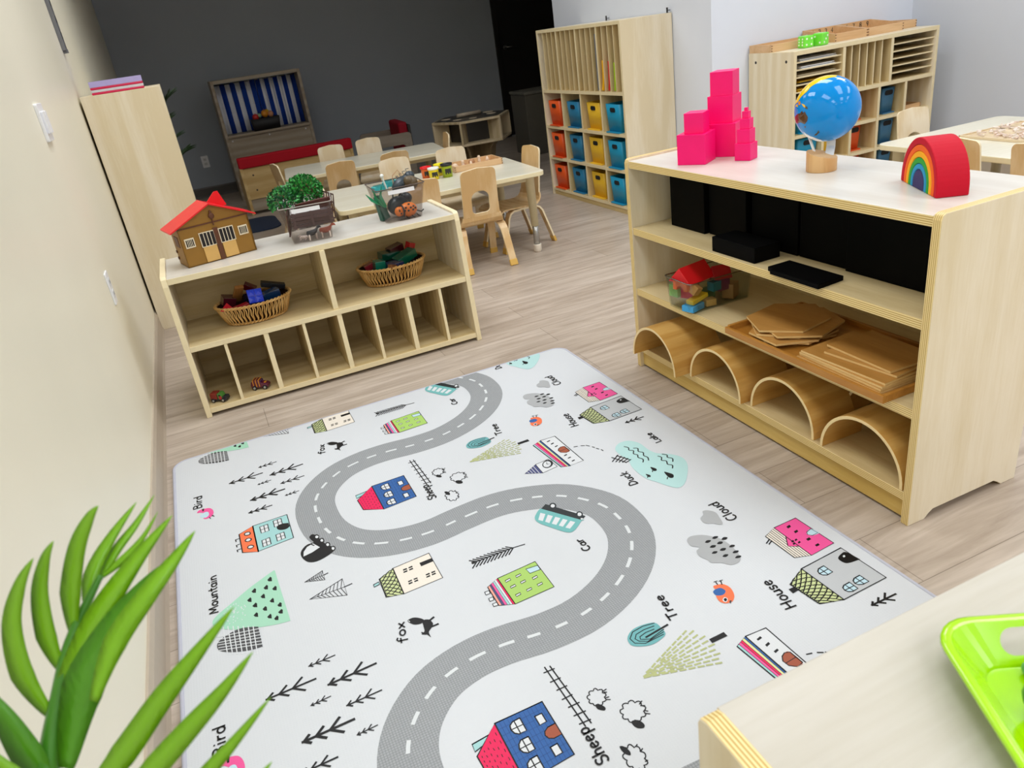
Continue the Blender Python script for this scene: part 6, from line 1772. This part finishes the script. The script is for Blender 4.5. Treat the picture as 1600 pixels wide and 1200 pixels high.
pc_ = chair('pale plywood chair behind the nearer table, left of the dough pots', (1.195, 4.73, 0), math.radians(176), cpale)
D(pc_, (1.570, 4.70, 0), math.radians(175), 'pale plywood chair behind the nearer table, beside the craft tray')
D(pc_, (1.050, 6.12, 0), math.radians(175), 'pale plywood chair behind the farther table on the left')
D(pc_, (1.365, 6.14, 0), math.radians(176), 'pale plywood chair behind the farther table, below the red armchair')
D(pc_, (3.475, 2.80, 0), math.radians(176), 'pale plywood chair at the far end of the right table, by the bookcase')
D(ch, (3.075, 2.25, 0), math.radians(-88), 'plywood chair tucked into the right table behind the rainbow')
D(ch, (3.078, 1.91, 0), math.radians(-92), 'plywood chair of the right table nearest the picture edge')

# dough pots and craft tray on the nearer table
def pot(lab, x, y, lid, tub, r=.032, h=.068):
    t = thing('dough_pot', lab, 'pot', (x, y, TH), 0, 'dough pots on the nearer table')
    MB().lathe([(r*.86, 0), (r*.93, h*.8), (r*.93, h*.86)], n=24).build('tub', M(tub, .35), t)
    MB().lathe([(r*.95, h*.84), (r*1.06, h*.845), (r*1.06, h), (r*.9, h), (r*.85, h*.96)], n=24).build('lid', M(lid, .35), t)
    m = MB()
    for k in range(5):
        a = -PI/2-.55+k*.24; 
        m.box(-.004, .004, -.0007, .0007, h*(.25+.1*(k % 2)), h*.65, T=Matrix.Rotation(a+PI/2, 4, 'Z') @ Matrix.Translation((0, -r*.915, 0)))
    m.build('label_marks', M('#2a2a22', .5, name='dark_label_print'), t)
pot('red lidded dough pot, leftmost of the four on the table', 1.285, 4.46, '#e8151c', '#e86a1a')
pot('white lidded yellow dough pot in front of the red lidded one', 1.305, 4.375, '#f4f2ea', '#f2d913')
pot('yellow lidded dough pot standing behind the others', 1.372, 4.47, '#f6e60b', '#ecd513')
pot('black lidded lime dough pot, rightmost of the four', 1.385, 4.365, '#1a1a1c', '#a2b51c', .034, .078)
t = tray_box('oak craft tray of small wooden pieces on the nearer table', (1.455, 4.43, TH+.0003), math.radians(-3), .31, .20, .036, .036, '', 1)
rnd = random.Random(5)
wp1 = M('#e8cdb0', .5, name='pale_wood_piece'); wp2 = M('#b5835a', .5, name='brown_wood_piece')
PN = ['round pale wooden ball in the left corner of the craft tray', 'pale wooden disc near the left corner of the craft tray', 'pale wooden peg at the front of the craft tray', 'brown wooden bead at the front of the craft tray', 'pale wooden cone in the middle of the craft tray', 'brown wooden disc in the middle of the craft tray', 'pale wooden egg toward the right of the craft tray', 'pale wooden peg at the back of the craft tray', 'brown wooden stick along the back of the craft tray', 'pale wooden knob near the right end of the craft tray']
for i, lab in enumerate(PN):
    x = 1.478+.026*i+.004*rnd.random(); y = 4.515+(.04 if i % 2 else -.02)-.004*i*.3; z = TH+.0066; m = MB()
    k = i % 5
    if k == 0: m.ball((0, 0, .02), .02, nu=14, nv=10)
    elif k == 1: m.lathe([(.018, 0), (.018, .012)], n=18)
    elif k == 2: m.lathe([(.010, 0), (.010, .026), (.007, .030), (.011, .040), (.006, .05)], n=14)
    elif k == 3: m.ball((0, 0, .012), (.016, .016, .012), nu=14, nv=8)
    else: m.lathe([(.017, 0), (.004, .036)], n=16)
    tag(at(m.build('wooden_piece', wp2 if 'brown' in lab else wp1), (x, y, z)), lab, 'craft piece', 'wooden pieces in the craft tray')
# low tray of loose pieces on the right hand table
ob_save = ob; ob = [wood('pale_tray_wood', '#e2cfae', '#d8c19b', 'x', rough=.4)]
t = tray_box('shallow pale tray of loose pieces lying on the right table', (3.325, 2.565, TH+.0003), math.radians(-92), .62, .40, .012, .012, '', 1)
ob = ob_save
m = MB(); rnd = random.Random(8)
for i in range(230):
    u, v = rnd.uniform(.03, .58), rnd.uniform(.03, .37); a = rnd.random()*3; l = rnd.uniform(.012, .03)
    m.cbox((u, v, .009+rnd.random()*.012), (l, .010, .006), i % 2, (rnd.uniform(-.4, .4), rnd.uniform(-.4, .4), a))
o = m.build('loose_pieces', [M('#e6d9cb', .5, name='pinkish_wood_chip'), M('#e2cdbf', .5, name='rosy_wood_chip')])
o.location = (3.325, 2.565, TH+.0003); o.rotation_euler = (0, 0, math.radians(-92)); tag(o, 'pale pinkish wooden chips spread in the tray on the right table', 'craft pieces', kind='stuff')

# ---------------------------------------------------------------- dim far end of the room
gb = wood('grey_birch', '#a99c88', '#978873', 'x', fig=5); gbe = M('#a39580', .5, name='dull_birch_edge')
UX0, UX1, UY = .41, 1.262, 8.15
t = thing('puppet_theatre', 'tall wooden play theatre with blue and white striped curtains against the dark wall', 'play theatre', (UX0, UY, 0)); w = UX1-UX0
for x0 in (0, w-.028): MB().box(x0, x0+.028, 0, .36, 0, 1.125).build('side_panel', [gb], t, bevel=.002)
MB().box(.028, w-.028, 0, .36, 1.097, 1.125).build('top_rail', [gb], t); MB().box(.028, w-.028, -.01, .36, .60, .622).build('ledge', [gb], t)
MB().box(.028, w-.028, .012, .03, .05, .60).build('front_panel', [gb], t)
m = MB()
for x, z in ((.06, .57), (.42, .575), (.78, .57)): m.lathe([(.008, 0), (.008, .0015)], n=10, T=Matrix.Translation((x, .012, z)) @ Matrix.Rotation(PI/2, 4, 'X'))
m.build('screw_heads', M('#cfcfcc', .3, .5, name='screw_silver'), t)
cb = M('#1b3d93', .8, spec=.1, name='blue_curtain_cloth'); cw_ = M('#dcdfe6', .8, spec=.1, name='white_curtain_cloth')
def curtain(x0, x1, n, ph):
    m = MB(); N = n*8
    def P(k, z):
        f = k/N; x = x0+(x1-x0)*f; sw = (1.097-z)*.0
        return (x+sw, .20+.010*math.sin(f*n*PI*1.0+ph)+.004*math.sin(f*n*7), z)
    zs_ = (1.085, .95, .8, .625); V = [[P(k, z) for k in range(N+1)] for z in zs_]
    vs = [m.bm.verts.new(p) for r in V for p in r]
    for r in range(3):
        for k in range(N):
            f = m.bm.faces.new((vs[r*(N+1)+k], vs[r*(N+1)+k+1], vs[(r+1)*(N+1)+k+1], vs[(r+1)*(N+1)+k])); f.material_index = (k//8+ph) % 2; f.smooth = True
    return m.build('curtain', [cw_, cb], t, solid=.003)
curtain(.04, .425, 8, 0); curtain(.432, w-.032, 9, 1)
MB().tube([(.03, .20, 1.083), (w-.03, .20, 1.083)], .006).build('curtain_rod', M('#8d8d8d', .3, .8, name='rod_steel'), t)
t = thing('fruit_basket', 'black basket of toy fruit on the ledge of the striped theatre', 'basket', (UX0+.42, UY+.075, .6222))
R = [[(x, y, z) for x, y in rrect(-a_, -b_, a_, b_, .02, 3)] for a_, b_, z in ((.125, .055, 0), (.14, .065, .11), (.135, .06, .11), (.12, .05, .008))]
MB().loft(R).build('basket_body', M('#141316', .6, name='black_basket'), t)
for lab, c, x, y, z, r in (('red toy apple at the left of the black basket', '#c3271f', -.085, -.01, .125, .032), ('orange toy fruit heaped in the middle of the black basket', '#d98a1f', .01, 0, .145, .036), ('pale green toy fruit beside the red apple in the basket', '#8fae8a', -.045, .0, .135, .022), ('peach toy fruit at the right of the black basket', '#c98d6a', .065, 0, .135, .03), ('yellow toy fruit at the back of the black basket', '#c9a51f', .035, .02, .155, .028)):
    m = MB(); m.lathe([(.001, -r), (r*.6, -r*.85), (r, -.1*r), (r*.85, r*.6), (r*.4, r*.92), (.001, r*.8)], n=14).tube([(0, 0, r*.75), (.004, 0, r*1.15)], .003, 5)
    tag(at(m.build('toy_fruit', M(c, .45)), (UX0+.42+x, UY+.075+y, .622+z)), lab, 'toy fruit', 'toy fruit in the black basket')
wb = wood('sofa_birch', '#d3b67f', '#bf9d63', 'x', fig=5); rc = M('#b01222', .7, spec=.2, name='red_vinyl_cushion')
t = thing('play_sofa', 'wooden play sofa with a red cushion, seen from behind below the theatre', 'sofa', (.405, 7.2, 0))
sw = 1.02
for x0 in (0, sw-.025): MB().prism([(0, 0), (.42, 0), (.42, .30), (.05, .43), (0, .43)], 'x', x0, x0+.025).build('side_panel', [wb], t, bevel=.002)
MB().box(.025, sw-.025, .012, .03, .135, .42).build('back_panel', [wb], t)
MB().box(.025, sw-.025, .02, .034, .03, .135).build('lower_rail', [gb], t)
MB().box(.025, sw-.025, .04, .42, .17, .19).build('seat_board', [wb], t)
MB().box(.03, sw-.03, .10, .41, .19, .26).build('seat_cushion', rc, t, bevel=.015, seg=3)
MB().box(-.002, sw+.002, -.005, .085, .405, .498).build('back_cushion', rc, t, bevel=.012, seg=3)
m = MB()
for x, z in ((.10, .34), (.10, .21), (.9, .34), (.9, .21)): m.lathe([(.008, 0), (.008, .0015)], n=10, T=Matrix.Translation((x, .012, z)) @ Matrix.Rotation(PI/2, 4, 'X'))
m.build('bolts', M('#3c3428', .5, name='bolt_dark'), t)
gw = wood('dull_grey_wood', '#8c8274', '#7b7163', 'x')
t = thing('play_armchair', 'low grey wooden play armchair with dark red cushions near the dark wall', 'armchair', (1.56, 7.1, 0), math.radians(-4))
def arm(y):
    out = rrect(0, 0, .40, .47, .03, 4); hole = rrect(.10, .13, .335, .37, .03, 4)
    return MB().holed([(p[0], p[1]) for p in out], [[(p[0], p[1]) for p in hole]], 'y', y, y+.025)
for y in (0, .50): arm(y).build('arm_frame', [gw], t)
MB().box(.0, .40, .025, .50, .17, .20).build('seat_board', [gw], t)
MB().box(.01, .33, .03, .495, .2002, .27).build('seat_cushion', M('#8a0f20', .7, spec=.2, name='dark_red_cushion'), t, bevel=.012)
MB().box(.30, .385, .03, .495, .271, .56).build('back_cushion', M('#8a0f20', .7, spec=.2, name='dark_red_cushion'), t, bevel=.02, seg=3)
MB().box(.386, .41, .025, .50, .20, .53).build('back_panel', M('#26241f', .6, name='dark_back_board'), t)
# hexagonal play unit
t = thing('hexagon_play_unit', 'hexagonal wooden play unit with open boxes and a dark inset top on a pedestal', 'play unit', (2.45, 6.76, 0), math.radians(-6))
kw = wood('unit_wood', '#c2b192', '#ab9a78', 'z', fig=4); kd = M('#2a2621', .3, name='dark_inset'); Ro = .365
V = [(Ro*math.cos(PI/3*i), Ro*math.sin(PI/3*i)) for i in range(6)]
MB().prism(V, 'z', .515, .535).build('top', [kw], t, bevel=.002)
MB().prism([(x*.92, y*.92) for x, y in V], 'z', .535, .538).build('inset_top', kd, t)
MB().prism(V, 'z', .325, .343).build('floor_board', [kw], t, bevel=.002)
for i in range(6):
    x, y = V[i]; a = math.atan2(y, x)
    MB().box(-.15, -.001, -.009, .009, .343, .515, T=Matrix.Translation((x, y, 0)) @ Matrix.Rotation(a, 4, 'Z')).build('partition', [kw], t)
    x1, y1 = V[(i+1) % 6]
    MB().prism([(x*.58, y*.58), (x1*.58, y1*.58), (x1*.56, y1*.56), (x*.56, y*.56)], 'z', .343, .515).build('inner_panel', kd, t)
m = MB()
for a_ in (0, PI/3, 2*PI/3): m.prism([(-.27, .325), (-.2, .26), (-.18, .16), (-.18, 0), (.18, 0), (.18, .16), (.2, .26), (.27, .325)], 'y', -.01, .01, T=Matrix.Rotation(a_, 4, 'Z'))
m.build('pedestal', wood('pedestal_wood', '#9a8868', '#857354', 'z'), t)
for k, (x, y, r) in enumerate(((-.22, .05, .045), (-.16, -.14, .04), (-.02, .22, .05), (.2, .12, .05), (.18, -.06, .045), (-.03, -.2, .035))):
    MB().lathe([(r, .5382), (r, .5405), (r*.8, .5405)], (x, y, 0), 18).build('pale_disc', M('#c2b39a', .5, name='pale_disc_wood'), t)
MB().tube([(-.12, .02, .557), (.11, .05, .557)], .017, 12).build('roller', M('#a79884', .5, name='roller_wood'), t)
t = thing('bin_cabinet', 'dark grey lidded cabinet standing behind the tall cubby cabinet', 'cabinet', (3.22, 7.25, 0), math.radians(-3))
gm = M('#59554a', .5, name='dull_grey_plastic'); MB().box(0, .40, 0, .40, 0, .585).build('body', gm, t, bevel=.006); MB().box(-.01, .41, -.012, .41, .585, .612).build('lid', M('#68665c', .5, name='dull_grey_lid'), t, bevel=.006)
t = tag(at(MB().prism(rrect(-.45, -.3, .45, .3, .12, 6), 'z', 0, .012).build('floor_mat', M('#1d2c44', .9, name='navy_carpet'), bevel=.003), (.12, 6.7, 0)), 'dark navy mat on the floor left of the play sofa', 'mat')

# ---------------------------------------------------------------- palms
lf1 = M('#74ac12', .32, spec=.5, name='palm_leaf_green'); lf2 = M('#4a8a12', .35, name='palm_leaf_dark')
for lm_ in (lf1, lf2):
    nt = lm_.node_tree; bs = nt.nodes['Principled BSDF']; tcn = nt.nodes.new('ShaderNodeTexCoord'); nn = nt.nodes.new('ShaderNodeTexNoise'); mpn = nt.nodes.new('ShaderNodeMapping')
    mpn.inputs['Scale'].default_value = (9, 9, .5); nn.inputs['Scale'].default_value = 22; nt.links.new(tcn.outputs['Object'], mpn.inputs['Vector']); nt.links.new(mpn.outputs[0], nn.inputs['Vector'])
    bpn = nt.nodes.new('ShaderNodeBump'); bpn.inputs['Strength'].default_value = .35; bpn.inputs['Distance'].default_value = .002; nt.links.new(nn.outputs['Fac'], bpn.inputs['Height']); nt.links.new(bpn.outputs[0], bs.inputs['Normal'])
stm = M('#3f7d1c', .4, name='palm_stem_green')
WF = .56
def leaflet(P, wmax, name, mat, parent, fold=.35, nrm=None, lab=None):
    """one tapering folded blade along a smooth path"""
    Q = [Vector(p) for p in catmull([tuple(p) for p in P], False, 6)]; n = len(Q); m = MB(); R = []
    for i, p in enumerate(Q):
        f = i/(n-1); d = (Q[min(i+1, n-1)]-Q[max(i-1, 0)]).normalized(); w = d.cross(nrm).normalized(); u = w.cross(d)
        wd = wmax*WF*min(1, (.35+f*2.6))*max(.02, (1-f**2.6)) if f < .999 else .0003
        R.append([tuple(p-w*wd/2+u*wd*fold*.5), tuple(p-u*wd*.06), tuple(p+w*wd/2+u*wd*fold*.5), tuple(p+u*.0008)])
    m.loft(R, sm=True); return m.build(name, mat, parent)
# dark palm in a pot behind the tall cabinet
def far_palm():
    t = thing('potted_palm', 'dark palm plant half hidden behind the tall birch cabinet', 'plant', (-.20, 5.86, 0)); rnd = random.Random(4)
    MB().lathe([(.10, 0), (.14, .24), (.15, .25), (.135, .25), (.125, .22)], n=24).build('pot', M('#2a2724', .6, name='dark_pot'), t)
    MB().lathe([(.125, .218), (.001, .225)], n=24, caps=(False, False)).build('soil', M('#2c2018', .9, name='soil_brown'), t)
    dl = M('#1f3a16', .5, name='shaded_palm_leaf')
    for k, (az, lean, H) in enumerate(((-.3, .17, 1.10), (.8, .15, .95), (-.6, .15, .84), (2.2, .10, 1.0), (.2, .17, .74), (1.6, .12, .75))):
        d = Vector((math.cos(az), math.sin(az), 0)); pts = [d*.02+Vector((0, 0, .22)), d*lean*.35+Vector((0, 0, H*.6)), d*lean*.8+Vector((0, 0, H*.9)), d*lean*1.25+Vector((0, 0, H))]
        Q = [Vector(p) for p in catmull([tuple(p) for p in pts], False, 8)]
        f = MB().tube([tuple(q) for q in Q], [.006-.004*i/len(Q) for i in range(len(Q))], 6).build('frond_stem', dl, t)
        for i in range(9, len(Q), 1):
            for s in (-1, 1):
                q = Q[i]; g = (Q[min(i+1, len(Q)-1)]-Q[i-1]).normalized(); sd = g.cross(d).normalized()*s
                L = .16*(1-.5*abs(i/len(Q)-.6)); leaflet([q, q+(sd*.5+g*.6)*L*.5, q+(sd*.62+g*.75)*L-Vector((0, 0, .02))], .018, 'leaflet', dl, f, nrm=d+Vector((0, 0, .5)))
far_palm()
# bright palm in the foreground; its pot stands on the floor below the picture
def near_palm():
    t = thing('potted_palm', 'bright green palm fronds in the left foreground, close to the viewer', 'plant', (-.19, .40, 0))
    O = Vector((-.19, .40, 0)); E_ = Vector((0, 0, 1.2245))
    MB().lathe([(.085, 0), (.115, .2), (.125, .21), (.11, .21), (.105, .19)], n=28).build('pot', M('#d8d5cd', .5, name='white_pot'), t)
    MB().lathe([(.105, .188), (.001, .194)], n=24, caps=(False, False)).build('soil', M('#2c2018', .9, name='soil_brown'), t)
    def P(x, y, d):                # plant measured in the photograph at distance d from the eye
        r = cf+cr*((x-800)/FPX)-cu*((y-600)/FPX); return E_+r*d-O
    q = lambda X, Y, d: P(X/2.857, 780+Y/2.857, d)
    rach = [Vector((0, 0, .19)), q(150, 1900, .54), q(185, 1450, .56), q(228, 1100, .57), q(262, 900, .575), q(300, 700, .58), q(345, 560, .585), q(400, 440, .59), q(450, 340, .595)]
    Q = catmull([tuple(p) for p in rach], False, 6)
    st = MB().tube(Q, [.0125-.0105*(i/len(Q))**.8 for i in range(len(Q))], 8).build('frond_stem', stm, t)
    n = (-cf+cu*.15)
    for pts, w, mt in [
        ([(225, 960, .575), (110, 780, .57), (62, 560, .565), (95, 380, .56), (150, 262, .555)], .034, lf1),
        ([(275, 760, .58), (215, 610, .575), (185, 420, .57), (205, 270, .565), (240, 185, .56)], .030, lf1),
        ([(330, 600, .585), (322, 420, .58), (350, 220, .575), (400, 90, .57), (440, 28, .565)], .031, lf1),
        ([(385, 470, .59), (420, 320, .60), (500, 170, .61), (610, 12, .62)], .024, lf1),
        ([(440, 370, .60), (520, 230, .61), (610, 110, .62), (690, -20, .63)], .016, lf1),
        ([(455, 350, .60), (560, 260, .605), (640, 170, .61), (705, 55, .615)], .012, lf1),
        ([(270, 1080, .57), (330, 820, .575), (440, 540, .58), (600, 290, .59), (770, 70, .60)], .045, lf1),
        ([(300, 1200, .565), (380, 850, .57), (500, 620, .575), (620, 440, .58), (735, 285, .585)], .060, lf2),
        ([(420, 900, .56), (520, 640, .565), (660, 430, .57), (780, 270, .58), (872, 140, .585)], .034, lf1),
        ([(330, 1420, .55), (560, 1130, .54), (720, 900, .535), (880, 690, .53), (1045, 478, .53)], .036, lf1),
        ([(420, 1500, .54), (700, 1190, .53), (860, 1010, .525), (1000, 850, .52), (1130, 680, .515)], .032, lf1),
        ([(700, 1500, .53), (900, 1250, .525), (1040, 1090, .52), (1210, 882, .515)], .022, lf1),
        ([(215, 1260, .565), (120, 1110, .56), (20, 960, .555), (-110, 800, .55)], .046, lf2),
        ([(205, 1330, .56), (80, 1240, .55), (-30, 1150, .545), (-160, 1000, .54)], .030, lf1),
        ([(900, 1560, .52), (1020, 1420, .515), (1120, 1290, .51), (1215, 1170, .51)], .020, lf1)]:
        leaflet([q(*p) for p in pts], w, 'leaflet', mt, st, .3, n)
near_palm()

# ---------------------------------------------------------------- near shelf with the lime tray
NH = .61
NX0, NY0, NW, ND = .293, .06, 1.2, .37
t = thing('near_shelf', 'pale birch shelf unit in the right foreground carrying the lime tray', 'shelf', (NX0, NY0, 0))
NPE = [birch('z'), ply('x')]
for x0 in (0, NW-.022): MB().prism([(0, 0), (ND, 0), (ND, NH-.008), (ND-.004, NH+.001), (ND-.014, NH+.005), (.014, NH+.005), (0, NH-.01)], 'x', x0, x0+.022, 0, 1).build('side_panel', NPE, t, bevel=.002)
MB().box(.022, NW-.022, .004, ND-.001, NH-.024, NH, 0, None, 1).build('top_panel', [near_top('x'), ply('z', th=.024)], t, bevel=.0015)
for z in (.10, .34): MB().box(.022, NW-.022, .004, ND-.01, z-.022, z).build('shelf_board', [inner('x')], t)
MB().box(.022, NW-.022, ND-.01, ND-.001, .06, NH-.024).build('back_panel', [birch('x')], t)
lime = M('#a5e000', .18, spec=.5, coat=.5, name='lime_plastic')
def lime_tray():
    t = thing('serving_tray', 'lime green plastic tray with a handle slot in the right foreground', 'tray', (.536, .379, NH+.0020), math.radians(-116))
    L, Wd, h = .40, .275, .034      # local x runs down the long side, local y across the handle end
    fl = .030                       # how far the walls lean out
    def ring(o, r, z): return [(x, y, z) for x, y in rrect(o, o, L-o, Wd-o, r, 6)]
    b0, b1, b2 = ring(fl, .02, .0), ring(fl-.002, .022, .003), ring(.003, .032, h)
    N = len(b0); m = MB()
    for s in (0, 1):
        pass
    vs = []
    for r in (b0, b1, b2): vs.append([m.bm.verts.new(p) for p in r])
    m.bm.faces.new(vs[0][::-1])
    skip = []
    for i in range(N):
        j = (i+1) % N
        m.bm.faces.new((vs[0][i], vs[0][j], vs[1][j], vs[1][i]))
        e = (Vector(b1[i])-Vector(b1[j])).length; xx = (b1[i][0]+b1[j][0])/2
        if e > .1 and (xx < .06 or xx > L-.06): skip.append((i, j)); continue
        m.bm.faces.new((vs[1][i], vs[1][j], vs[2][j], vs[2][i]))
    for i, j in skip:               # end walls with a rounded handle slot
        A, B_, C_, D_ = Vector(b1[i]), Vector(b1[j]), Vector(b2[j]), Vector(b2[i]); c = (A+B_+C_+D_)/4; u = (B_-A).normalized(); v = ((C_+D_)/2-(A+B_)/2).normalized()
        hv = [m.bm.verts.new(c+u*x+v*y) for x, y in rrect(-.082, -.0125, .082, .0135, .0125, 6)]
        cor = [vs[2][j], vs[2][i], vs[1][i], vs[1][j]]
        for q in range(4):
            g = hv[q*7:q*7+7]
            for k in range(6): m.bm.faces.new((cor[q], g[k], g[k+1]))
            m.bm.faces.new((cor[q], g[6], hv[(q*7+7) % 28], cor[(q+1) % 4]))
    for f in m.bm.faces: f.smooth = False
    m.build('tray_body', lime, t, solid=.0028)
    rim = ring(.002, .033, h); m = MB(); m.loft([[(p[0]+dx*(1 if p[0] > L/2 else -1)*0, p[1], p[2]+dz) for p in rr_] for rr_, dz, dx in ((ring(.0045, .031, h), .0, 0), (ring(-.001, .035, h), .0018, 0), (ring(-.005, .038, h), .0004, 0), (ring(-.0055, .038, h), -.003, 0), (ring(-.002, .035, h), -.003, 0))], caps=(False, False)); m.build('rim', lime, t)
lime_tray()
m = MB(); m.ball((0, 0, 0), (.026, .034, .022)).ball((.02, -.03, .004), (.02, .02, .018)); m.tube([(-.012, .03, .012), (-.02, .045, .022)], .004, 6)
tag(at(m.build('toy_vegetable', M('#3c7c2e', .35, name='deep_green_toy')), (.570, .246, NH+.027), (0, 0, 3.3)), 'deep green toy vegetable on the lime tray at the picture edge', 'toy')
m = MB(); m.box(-.04, .04, -.014, .014, 0, .012)
tag(at(m.build('toy_vegetable', M('#5f9a6a', .35, name='sage_green_toy'), bevel=.004), (.607, .288, NH+.0052), (0, 0, -.5)), 'sage green toy stick on the lime tray near its handle', 'toy')

# ---------------------------------------------------------------- fittings on the walls
wpl = M('#f2f2f4', .3, name='white_switch_plastic')
t = thing('light_switch', 'white double switch plate on the cream wall above the low shelf', 'light switch', (XW, 2.945, 1.145))
MB().prism(rrect(-.058, -.058, .058, .058, .006, 3), 'x', 0, .010).build('plate', wpl, t, bevel=.002)
for y in (-.024, .024): MB().prism(rrect(y-.017, -.034, y+.017, .034, .003, 2), 'x', .010, .018).build('rocker', wpl, t, bevel=.001)
def outlet(lab, loc, rz):
    t = thing('wall_outlet', lab, 'outlet', loc, rz)
    MB().prism(rrect(-.036, -.06, .036, .06, .006, 3), 'x', 0, .006).build('plate', wpl, t, bevel=.002)
    m = MB()
    for z in (-.022, .022): m.prism(rrect(-.016, z-.015, .016, z+.015, .008, 3), 'x', .006, .0075)
    m.build('sockets', M('#dcdcdc', .4, name='socket_white'), t)
    m = MB()
    for z in (-.022, .022):
        for y in (-.006, .006): m.box(.0076, .008, y-.001, y+.001, z-.005, z+.006)
    m.build('slots', M('#2a2a2a', .5, name='slot_dark'), t)
outlet('white outlet plate low on the cream wall beside the tall cabinet', (XW, 3.045, .56), 0)
outlet('white outlet plate on the dark back wall left of the theatre', (.185, YB, .36), -PI/2)
t = thing('wall_rail', 'grey slotted metal rail fixed upright on the cream wall', 'rail', (XW, 4.46, 1.40))
MB().box(0, .018, -.03, .03, 0, 1.0).build('channel', M('#7d7e82', .4, .5, name='gunmetal'), t, bevel=.002)
m = MB()
for k in range(14): m.box(.018, .0188, -.012, .012, .05+k*.07, .08+k*.07)
m.build('slots', M('#1c1c1e', .5, name='slot_black'), t)
MB().box(0, .022, -.006, .006, -.012, .004).build('end_stop', M('#7d7e82', .4, .5, name='gunmetal'), t)
